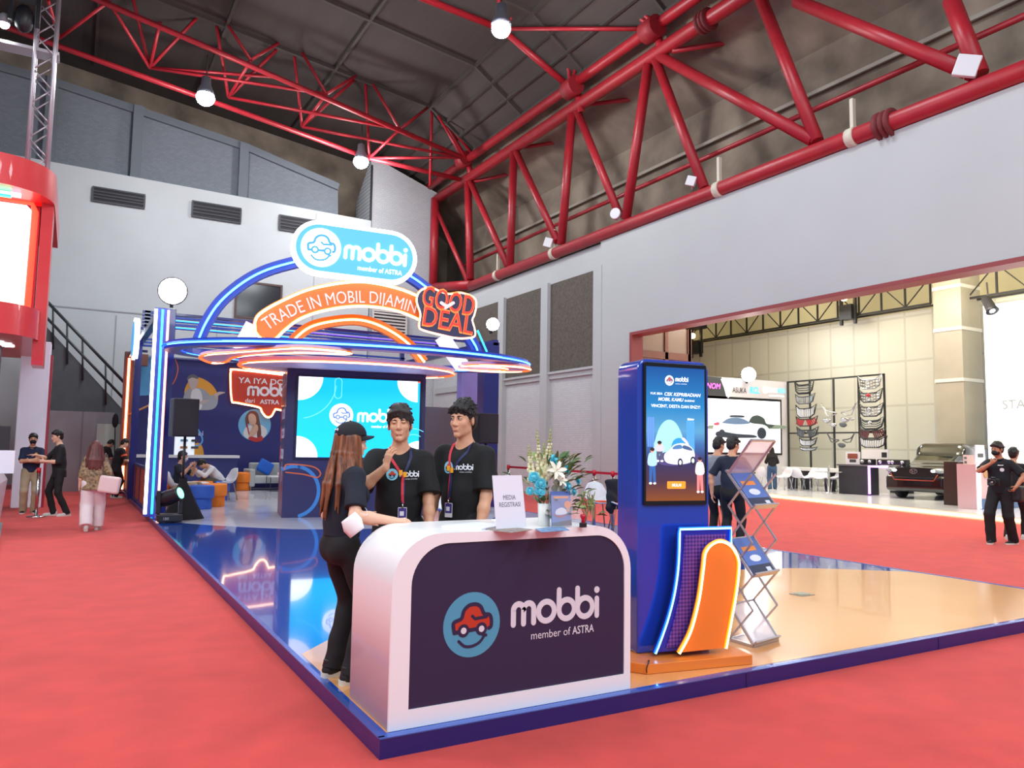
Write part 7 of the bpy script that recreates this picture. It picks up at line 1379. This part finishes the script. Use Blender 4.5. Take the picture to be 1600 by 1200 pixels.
# --- woman at the counter
def woman_hair(c):
    H, Rh, hs, T = c['H'], c['Rh'], c['hs'], c['T']; S = SDF(); r = random.Random(4)
    S.ell(H(0, -.020, .035), (.086*hs, .102*hs, .096*hs), Rh, k=.01); S.ell(H(0, .115, -.03), (.062*hs, .062*hs, .10*hs), Rh, k=.01, op='s')
    def lock(a, b, m, e, r0, r1, r2):
        S.cap(a, b, r0, r0, k=.010); S.cap(b, m, r0, r1, k=.010); S.cap(m, e, r1, r2, k=.010)
    for i in range(64):
        a = math.radians(r.uniform(-110, 110)); x, y = math.sin(a), -math.cos(a); lay = r.uniform(0, 1)
        p0 = H(.080*x, .092*y-.012, .02+.02*lay); p1 = H(.088*x, .098*y-.016, -.085)
        w_ = .8+.35*lay; L = r.uniform(-.02, .06)+.09*(1-abs(x))
        m = T(.120*x*w_, -.055+.075*y*w_+.03*(x*x), .36+.02*lay); e = T(.125*x*w_+r.uniform(-.02, .02), -.075+.075*y*w_+.05*(x*x)+r.uniform(-.01, .01), .27-L)
        lock(p0, p1, m, e, .017*hs, .017*hs, .004*hs)
    for sx in (-1, 1):
        for i in range(7):
            f = i/6; lock(H(.077*sx, .030-.03*f, .02), H(.080*sx, .045-.03*f, -.10), T(.105*sx, .075-.04*f, .36), T((.115+.01*f)*sx, .085-.05*f, .22-.03*f), .011*hs, .014*hs, .004*hs)
    o = sdf_obj('hair', S, .0048, M('long_hair', '7a482c', .42, noise=.85, nscale=48, bump=.35, bscale=90, stretch=(1, 1, .06)), c['root'])
    # baseball cap
    S = SDF(); tp = Rh@rotm((1, 0, 0), .12); K = lambda x, y, z: H(0, -.012, .035)+tp@(np.array([x, y, z])*hs)
    S.ell(K(0, 0, .012), (.096*hs, .112*hs, .098*hs), tp, k=.004, clip=[(K(0, 0, .008), -tp@np.array([0, 0, 1.]))]); S.ell(K(0, -.115, .004), (.036*hs, .04*hs, .026*hs), tp, k=.004, op='s')
    cm = M('cap_cloth', '15161f', .8, bump=.08, bscale=200); cp = sdf_obj('cap', S, .004, cm, c['root'], relax=1)
    m = MB(); n = 14; top = []; 
    for i in range(n+1):
        a = math.pi*i/n
        for q in (0, 1):
            rr = (.092+.078*q*math.sin(a)**.8); top.append(K(math.cos(a)*(.090 if q else .090), .035+(.06 if not q else .135)*math.sin(a), .012-.030*abs(math.cos(a))**2*(1 if q else .5)-.006*q))
    vs = [Vector(p) for p in top]+[Vector(p)-Vector(tp@np.array([0, 0, .006])) for p in top]; fs = []; N = 2*(n+1)
    for i in range(n):
        a = 2*i; fs += [(a, a+1, a+3, a+2), (N+a, N+a+2, N+a+3, N+a+1), (a+1, N+a+1, N+a+3, a+3)]
    m.add(vs, fs, True); m.build('brim', cm, cp)
    m = MB(); m.ball(K(0, 0, .11), (.010*hs, .010*hs, .006*hs), 8); m.build('button', cm, cp)
    m = MB(); bm_ = tp@np.array([1., 0, 0])
    for j in range(6): m.ball(K(.034-.011*j, -.1075+.0016*abs(j-2.5), .052), (.0075*hs if j == 0 else .0045*hs, .003, .010*hs if j == 0 else .005*hs), 8)
    m.build('cap_lettering', M('tee_white', 'e6ebf2', .7), cp)
person_woman = person('woman in dark cap with long auburn hair leaning one arm on the white counter', (1.50, 4.74, .10), 76, 1.585,
    dict(lean=3, head=(12, -2, 0), ra=dict(w=(.40, .15, 1.085), pole=(.35, -.6, -1), d=(.55, .75, .05), n=(-.3, .1, -1), curl=(.5, .7, .5)), la=dict(w=(-.10, .24, 1.05), pole=(-.55, -1, -.1)),
         rf=dict(a=(.11, .05, .085), toe=8), lf=dict(a=(-.12, .05, .085), toe=4)),
    dict(fem=1, skin='c', hair=woman_hair, face=1, top=dict(mat=M('navy_tee', '141a2a', .85, bump=.12, bscale=16), hem=.03, sleeve=.80, sr=(.062, .074), r=(.158, .112, .138, .108, .150, .118), fold=.003),
         bottom=dict(mat=M('black_trouser', '121215', .8, bump=.1, bscale=12), r=(.086, .071, .069), cuff=.055, w=.85), shoe=dict(high=1, laces=1)), res=.0045)
c = person_woman
# face mask hanging from her elbow
m = MB(); el = c['AR'][1][0]; cl = bpy.data.objects.new('face_mask', None)
pl = Plane(Vector(c['root'].matrix_basis @ Vector(el))+Vector((-.03, -.055, -.045)), (.62, -.5, .6), (-.45, .25, .86)); bpy.data.objects.remove(cl)
g = 7; vs = []; fs = []
for i in range(g):
    for j in range(g):
        u, v = i/(g-1)-.5, j/(g-1)-.5; vs.append(pl(u*.135*(1-.45*abs(v)), v*.11, .028*(1-4*u*u)*(1-2*v*v)))
for i in range(g-1):
    for j in range(g-1): a = i*g+j; fs.append((a, a+g, a+g+1, a+1))
m.add(vs, fs, True); o = m.build('face_mask', M('mask_white', 'f2f2f4', .8)); tag(o, 'white face mask hanging by its loop from the elbow of the woman in the cap', 'face mask')
sm = o.modifiers.new('thick', 'SOLIDIFY'); sm.thickness = .003
m = MB(); q = Vector(c['root'].matrix_basis @ Vector(el)); m.tube(spline([pl(.077, .03), q+Vector((.055, -.06, .012)), q+Vector((.06, 0, .05)), q+Vector((.02, .05, .02)), pl(.05, .06)], 6), .0016, 5); m.build('ear_loop', M('mask_white'), o)
# --- two staff behind the counter
tee = dict(mat=M('black_tee', '0d0d10', .85, bump=.12, bscale=14), hem=-.10, sleeve=.86, sr=(.068, .090), loose=1.0, fold=.0034)
def mid_hair(col, seed):
    return hair_short(col, .028, .052, .030, seed, .005, 0, .02)
p = person('young man in black tee raising one hand to his chin, eyes closed, behind the counter', (1.99, 5.02, .10), 203, 1.715,
    dict(lean=1, twist=-4, head=(8, 6, 3), ra=dict(w=(.085, .285, 1.315), pole=(.75, .15, -1), d=(-.20, -.12, 1), n=(-.75, -.62, 0), curl=(.30, .40, .30), spread=.10), la=dict(w=(-.215, .17, .86), pole=(-.5, -1, 0))),
    dict(skin='b', hair=mid_hair('1c1210', 11), shut=1, open=1, top=tee), res=.0045)
chest_logo(p, .055, .335, .040); lanyard(p, vx=-.02, vz=.32, badge=.085)
p = person('tall curly-haired young man in black tee looking aside, behind the registration sign', (2.45, 4.95, .10), 238, 1.765,
    dict(lean=0, head=(4, 0, 0), ra=dict(w=(.235, .10, .84)), la=dict(w=(-.215, .14, .85), pole=(-.5, -1, 0))),
    dict(skin='b', hair=hair_short('120d0c', .026, .056, .004, 5, .008, 1, .0, .6), gaze=(.003, 0), top=tee), res=.0045)
chest_logo(p, .062, .345, .042); lanyard(p, vx=.035, vz=.31, badge=.075)
# ------------------------------------------------------------------ other visitors
R2 = .014
def hair_long(col, L=.30):
    def f(c):
        H, Rh, hs, T = c['H'], c['Rh'], c['hs'], c['T']; S = SDF(); r = random.Random(2); S.ell(H(0, -.020, .035), (.088*hs, .105*hs, .100*hs), Rh, k=.01); S.ell(H(0, .115, -.03), (.062*hs, .062*hs, .10*hs), Rh, k=.01, op='s')
        for i in range(26):
            a = math.radians(r.uniform(-105, 105)); x, y = math.sin(a), -math.cos(a); S.cap(H(.082*x, .09*y-.012, .02), T(.13*x, -.06+.07*y, .42), .03*hs, .035*hs, k=.02); S.cap(T(.13*x, -.06+.07*y, .42), T(.15*x+r.uniform(-.02, .02), -.08+.07*y, L+r.uniform(-.03, .05)), .035*hs, .012*hs, k=.02)
        sdf_obj('hair', S, .012, M('hair_'+col, col, .45, noise=.5, nscale=30, bump=.3, bscale=60, stretch=(1, 1, .1)), c['root'])
    return f
hs_ = lambda seed=1, col='15110f': hair_short(col, .016, .055, .004, seed, .004)
blk = M('black_cotton', '16161a', .85, bump=.12, bscale=14); whs = dict(mat=M('shoe_white', 'd4d2d0', .5))
# woman walking away down the red aisle
c = person('woman with auburn hair walking away down the red aisle, patterned blouse and wide white trousers', (FZ(142, 829, 0).x, FZ(142, 829, 0).y, 0), 4, 1.56, dict(ra=dict(w=(.20, .12, 1.0)), la=dict(w=(-.24, .06, .84)), rf=dict(a=(.09, .16, .085)), lf=dict(a=(-.08, -.20, .12), pitch=-25)),
    dict(fem=1, skin='c', face=0, hair=hair_long('5e2c28', .26), top=dict(mat=M('blouse', '8a7458', .8, noise=.75, nscale=26), hem=-.16, sleeve=1.3, loose=1.2, name='blouse', r=(.160, .115, .155, .115, .185, .135)), bottom=dict(mat=M('trouser_white', 'e2d2d4', .8), r=(.12, .115, .115), cuff=.06, w=1.1), shoe=whs), R2)
t = thing('shoulder_bag', 'pale pink shoulder bag hanging at the right side of the walking woman', 'bag', tuple(c['root'].location)); S = SDF(); S.box((.24, -.14, .80), (.17, .07, .15), .04, rotm((0, 1, 0), .15)@rotm((0, 0, 1), -.25), k=.02); sdf_obj('bag_body', S, .014, M('bag_pink', 'e2c4c2', .5), t, 1); m = MB(); m.tube(spline([(.12, -.12, .94), (.15, -.05, 1.30), (.18, .05, 1.30), (.30, -.10, .94)], 6), .010, 6); m.build('strap', M('bag_strap', '6a5048', .5), t)
p = FZ(44, 802, 0); c = person('man with crossed arms, black mask, navy polo and khaki trousers beside the red stand', (p.x, p.y, 0), 176, 1.69, dict(head=(0, 4, 0), ra=dict(w=(-.05, .22, 1.17), pole=(1, .1, -.7), d=(-.7, -.1, .3), n=(0, -1, 0)), la=dict(w=(.05, .25, 1.13), pole=(-1, .1, -.7), d=(.7, -.3, .1), n=(0, -1, 0))),
    dict(skin='b', hair=hs_(3), mask=M('mask_black', '18181c', .7), top=dict(mat=M('navy_polo', '1c2544', .85), hem=-.05, sleeve=.85, collar=M('navy_polo', '1c2544')), bottom=dict(mat=M('khaki', 'a8987c', .85), r=(.10, .08, .075)), shoe=dict(mat=M('black_shoe', '17171a', .5))), R2)
m = MB(); oc = OnCloth(c, eps=.004); m.prism(lambda u, v, w=0: oc(-u, v, w), ell(.07, .36, .03, .035, n=10), 0, .003); m.build('polo_badge', M('badge_gold', 'e0a832', .6), c['root'])
p = FZ(88, 806, 0); person('man in black shirt and trousers gesturing with one hand, white sneakers, seen from the side', (p.x, p.y, 0), 262, 1.77, dict(lean=4, head=(-10, -4, 0), ra=dict(w=(.12, .42, 1.22), pole=(.6, -.5, -1), d=(-.1, 1, .05), n=(0, 0, -1), curl=(.15, .15, .1)), la=dict(w=(-.10, .28, 1.10), pole=(-.6, -.6, -1)), rf=dict(a=(.10, .05, .085)), lf=dict(a=(-.12, -.16, .085))),
    dict(skin='c', hair=hs_(8), top=dict(mat=blk, hem=-.16, sleeve=1.05, loose=1.08), shoe=whs), R2)
p = FZ(182, 778, 0); c = person('person in black outfit with orange sleeve print leaning on the mesh fence', (p.x-.05, p.y, 0), 70, 1.66, dict(lean=14, head=(10, -8, 0), ra=dict(w=(.22, .36, 1.02), pole=(.6, -1, -.5)), la=dict(w=(-.15, .40, 1.02), pole=(-.6, -1, -.5))), dict(skin='c', hair=hs_(5), top=dict(mat=blk, hem=-.2, sleeve=.95, loose=1.12), shoe=whs), R2)
a0, e0 = c['SH'][1], c['AR'][1][0]; m = MB(); m.tube([a0+(e0-a0)*.45, a0+(e0-a0)*.62], .083*c['s'], 14, caps=False); m.build('sleeve_print', M('print_orange2', 'f0592a', .6), c['root'])
p = FZ(176, 772, 0); c = person('person in black bending over a camera stand behind the one at the fence', (p.x-.42, p.y+.5, 0), 55, 1.74, dict(lean=30, head=(0, -20, 0), ra=dict(w=(.12, .45, 1.02), pole=(.7, -.6, -.8)), la=dict(w=(-.10, .45, 1.02), pole=(-.7, -.6, -.8))), dict(skin='b', hair=hs_(6), face=0, top=dict(mat=blk, hem=-.1, sleeve=.9)), R2)
f = front(p.y+.2); a, b = f.px(180, 660), f.px(178, 760); t = thing('microphone_stand', 'slim black stand with a dark windscreen head rising beside the bending person', 'stand', (0, 0, 0)); m = MB(); m.tube([f(b[0], .01, 0), f(*a, 0)], .02, 6); m.build('pole', M('pole_black'), t); m = MB(); m.ball(f(a[0], a[1]+.05, 0), (.09, .09, .22), 10); m.build('windscreen', M('foam_black', '1a1a1e', .95), t); m = MB(); m.lathe([(.22, .004), (.22, .03), (.03, .05)], 14, Matrix.Translation(f(b[0], 0, 0))); m.build('base', M('pole_black'), t)
# photographer and the person behind him
p = FZ(1566, 850, 0); c = person('photographer in black cap, mask and black shirt holding a camera at his waist', (p.x, p.y, 0), 262, 1.79, dict(head=(18, -4, 0), ra=dict(w=(.02, .30, 1.36), pole=(1, .2, -.8), d=(-.7, .3, .6), n=(0, -1, 0), curl=(.6, .8, .5)), la=dict(w=(-.30, .18, .98), pole=(-1, -.4, -.2), curl=(.5, .6, .5)), rf=dict(a=(.12, .13, .085), toe=-10), lf=dict(a=(-.13, -.12, .085), toe=20)),
    dict(skin='d', hair=hs_(9), mask=M('mask_black', '18181c', .7), top=dict(mat=M('navy_black', '14151d', .85), hem=-.08, sleeve=.85, loose=1.1, collar=M('navy_black', '14151d')), bottom=dict(r=(.105, .085, .075), cuff=.03)), R2)
H, hs = c['H'], c['hs']; S = SDF(); S.ell(H(0, -.012, .045), (.092*hs, .108*hs, .092*hs), c['Rh'], k=.01, clip=[(H(0, 0, .045), -c['Rh']@np.array([0, 0, 1.]))]); S.ecap(H(0, -.10, .045), H(0, -.15, .03), (.06*hs, .012), (.055*hs, .010), c['Rh']@np.array([1., 0, 0]), k=.01); sdf_obj('cap', S, .010, M('cap_grey', '4a484c', .8), c['root'], 1)
m = MB(); oc = OnCloth(c, eps=.004); F2 = lambda u, v, w=0: oc(-u, v, w); m.prism(F2, ell(.08, .33, .032, n=10), 0, .003); m.prism(F2, rrect(.02, .40, .10, .412, .003), 0, .003); m.build('shirt_badge', M('badge_white', 'e8e8f0', .4), c['root'])
q = Vector(c['root'].matrix_basis @ Vector(c['T'](-.02, .32, .13))); t = thing('camera', 'black camera with big lens held at the waist by the photographer', 'camera', tuple(q), -math.radians(250)); m = MB(); m.box((-.09, -.05, -.06), (.09, .05, .06)); m.box((-.04, -.04, .06), (.04, .04, .09)); m.build('body', M('camera_black', '131316', .35), t, .01); m = MB(); m.lathe([(.05, 0), (.055, .1), (.06, .17), (.05, .17), (0, .14)], 16, Matrix.Translation((0, .05, 0))@Matrix.Rotation(-1.5708, 4, 'X')); m.build('lens', M('camera_black'), t); m = MB(); m.lathe([(0, .155), (.045, .15)], 14, Matrix.Translation((0, .05, 0))@Matrix.Rotation(-1.5708, 4, 'X')); m.build('lens_glass', M('gr_chrome'), t)
q = Vector(c['root'].matrix_basis @ Vector(c['T'](-.22, -.12, -.08))); S = SDF(); S.box((0, 0, 0), (.10, .17, .14), .05, k=.03); o = sdf_obj('waist_bag', S, .016, M('bag_black', '1c1c20', .7), None, 1); o.location = q; o.rotation_euler = (0, 0, -math.radians(262)); tag(o, 'black camera bag at the hip of the photographer', 'bag')
person('person in dark clothes and light shoes walking behind the photographer', (p.x+1.05, p.y+.30, 0), 80, 1.70, dict(rf=dict(a=(.10, .14, .085)), lf=dict(a=(-.10, -.14, .085))), dict(skin='b', hair=hs_(4), face=0, top=dict(mat=blk, hem=-.08, sleeve=.8), shoe=whs), R2)
# visitors behind the kiosk
p = FZ(1140, 838, 0); d_ = 1.0; p = Vector((8.15, 7.95, 0)); p = Vector(CO)+Vector(ray(1143, 700))*(11.2/CAM_F); hz = p.z
person('man in dark navy tee standing with his back turned beyond the zig-zag stand', (p.x, p.y, PZ if p.x < 9.2 else 0), 62, 1.66, dict(lean=2, head=(28, -6, 0), ra=dict(w=(.26, .34, 1.08), pole=(.6, -1, -.6)), la=dict(w=(-.30, -.02, .86), pole=(-1, -.3, 0))), dict(skin='b', hair=hs_(12), top=dict(mat=M('navy_tee2', '1c2436', .85), hem=-.05, sleeve=.85, loose=1.02)), .010)
p2 = Vector(CO)+Vector(ray(1120, 700))*(11.9/CAM_F)
person('man with short dark hair half hidden behind the kiosk, next to the man in navy', (p2.x, p2.y, PZ if p2.x < 9.2 else 0), 70, 1.66, dict(head=(20, -8, 0)), dict(skin='b', hair=hs_(13), face=0, top=dict(mat=M('grey_tee', '8d9098', .85), sleeve=.8)), .012)
p = FZ(1207, 765, .15); c = person('person in black headscarf and jeans at the far white table', (p.x, p.y, .15), 40, 1.60, dict(head=(0, -10, 0), ra=dict(w=(.16, .3, 1.05)), la=dict(w=(-.16, .3, 1.05))), dict(fem=1, skin='b', face=0, top=dict(mat=blk, hem=-.02, sleeve=1.6, loose=1.15), bottom=dict(mat=M('jeans', '3a5478', .85), r=(.10, .085, .08)), shoe=dict()), .018)
S = SDF(); H, hs = c['H'], c['hs']; S.ell(H(0, -.01, .02), (.095*hs, .115*hs, .12*hs), c['Rh'], k=.03); S.ecap(H(0, -.02, -.06), c['T'](0, -.01, .38), (.09, .09), (.17, .13), c['Rx'], k=.05); sdf_obj('headscarf', S, .016, blk, c['root'], 1)
# seated people in the lounge
sit = lambda a, **k: dict(hip=(0, 0, -.45), rf=dict(a=(.14, .42, .085), pole=(.2, 1, .6)), lf=dict(a=(-.14, .40, .085), pole=(-.2, 1, .6)), **k)
p = FZ(345, 781, PZ); person('person in white shirt seated on a blue stool, bending over the low table', (p.x-.02, p.y+.02, PZ), 262, 1.70, sit(0, lean=42, head=(0, -18, 0), ra=dict(w=(.16, .66, .78), pole=(.6, -.2, -1)), la=dict(w=(-.14, .66, .78), pole=(-.6, -.2, -1))), dict(skin='b', hair=hs_(21), top=dict(mat=M('white_shirt', 'd8d8da', .8), hem=-.08, sleeve=1.9, loose=1.12, name='shirt'), bottom=dict(mat=M('olive', '55503c', .85))), R2)
p = FZ(284, 797, PZ); person('man in dark jacket and face mask seated behind the loudspeaker skirt', (p.x, p.y+.9, PZ), 118, 1.70, sit(0, lean=6, head=(-14, 4, 0), ra=dict(w=(.20, .34, .95), pole=(.6, -.6, -1)), la=dict(w=(-.05, .34, .95), pole=(-.6, -.6, -1))), dict(skin='b', hair=hs_(22), mask=M('mask_pale', 'c8ccd4', .8), top=dict(mat=M('navy_tee', '141a2a', .85), hem=-.06, sleeve=.85, loose=1.08), bottom=dict(mat=M('khaki', 'a8987c', .85))), R2)
p = FZ(284, 797, PZ); shell_chair('white shell chair carrying the man in the dark jacket', (p.x-.02, p.y+.93, PZ), math.radians(62-90)-1.2+.2, wc, lw, 'white shell chairs in the booth')
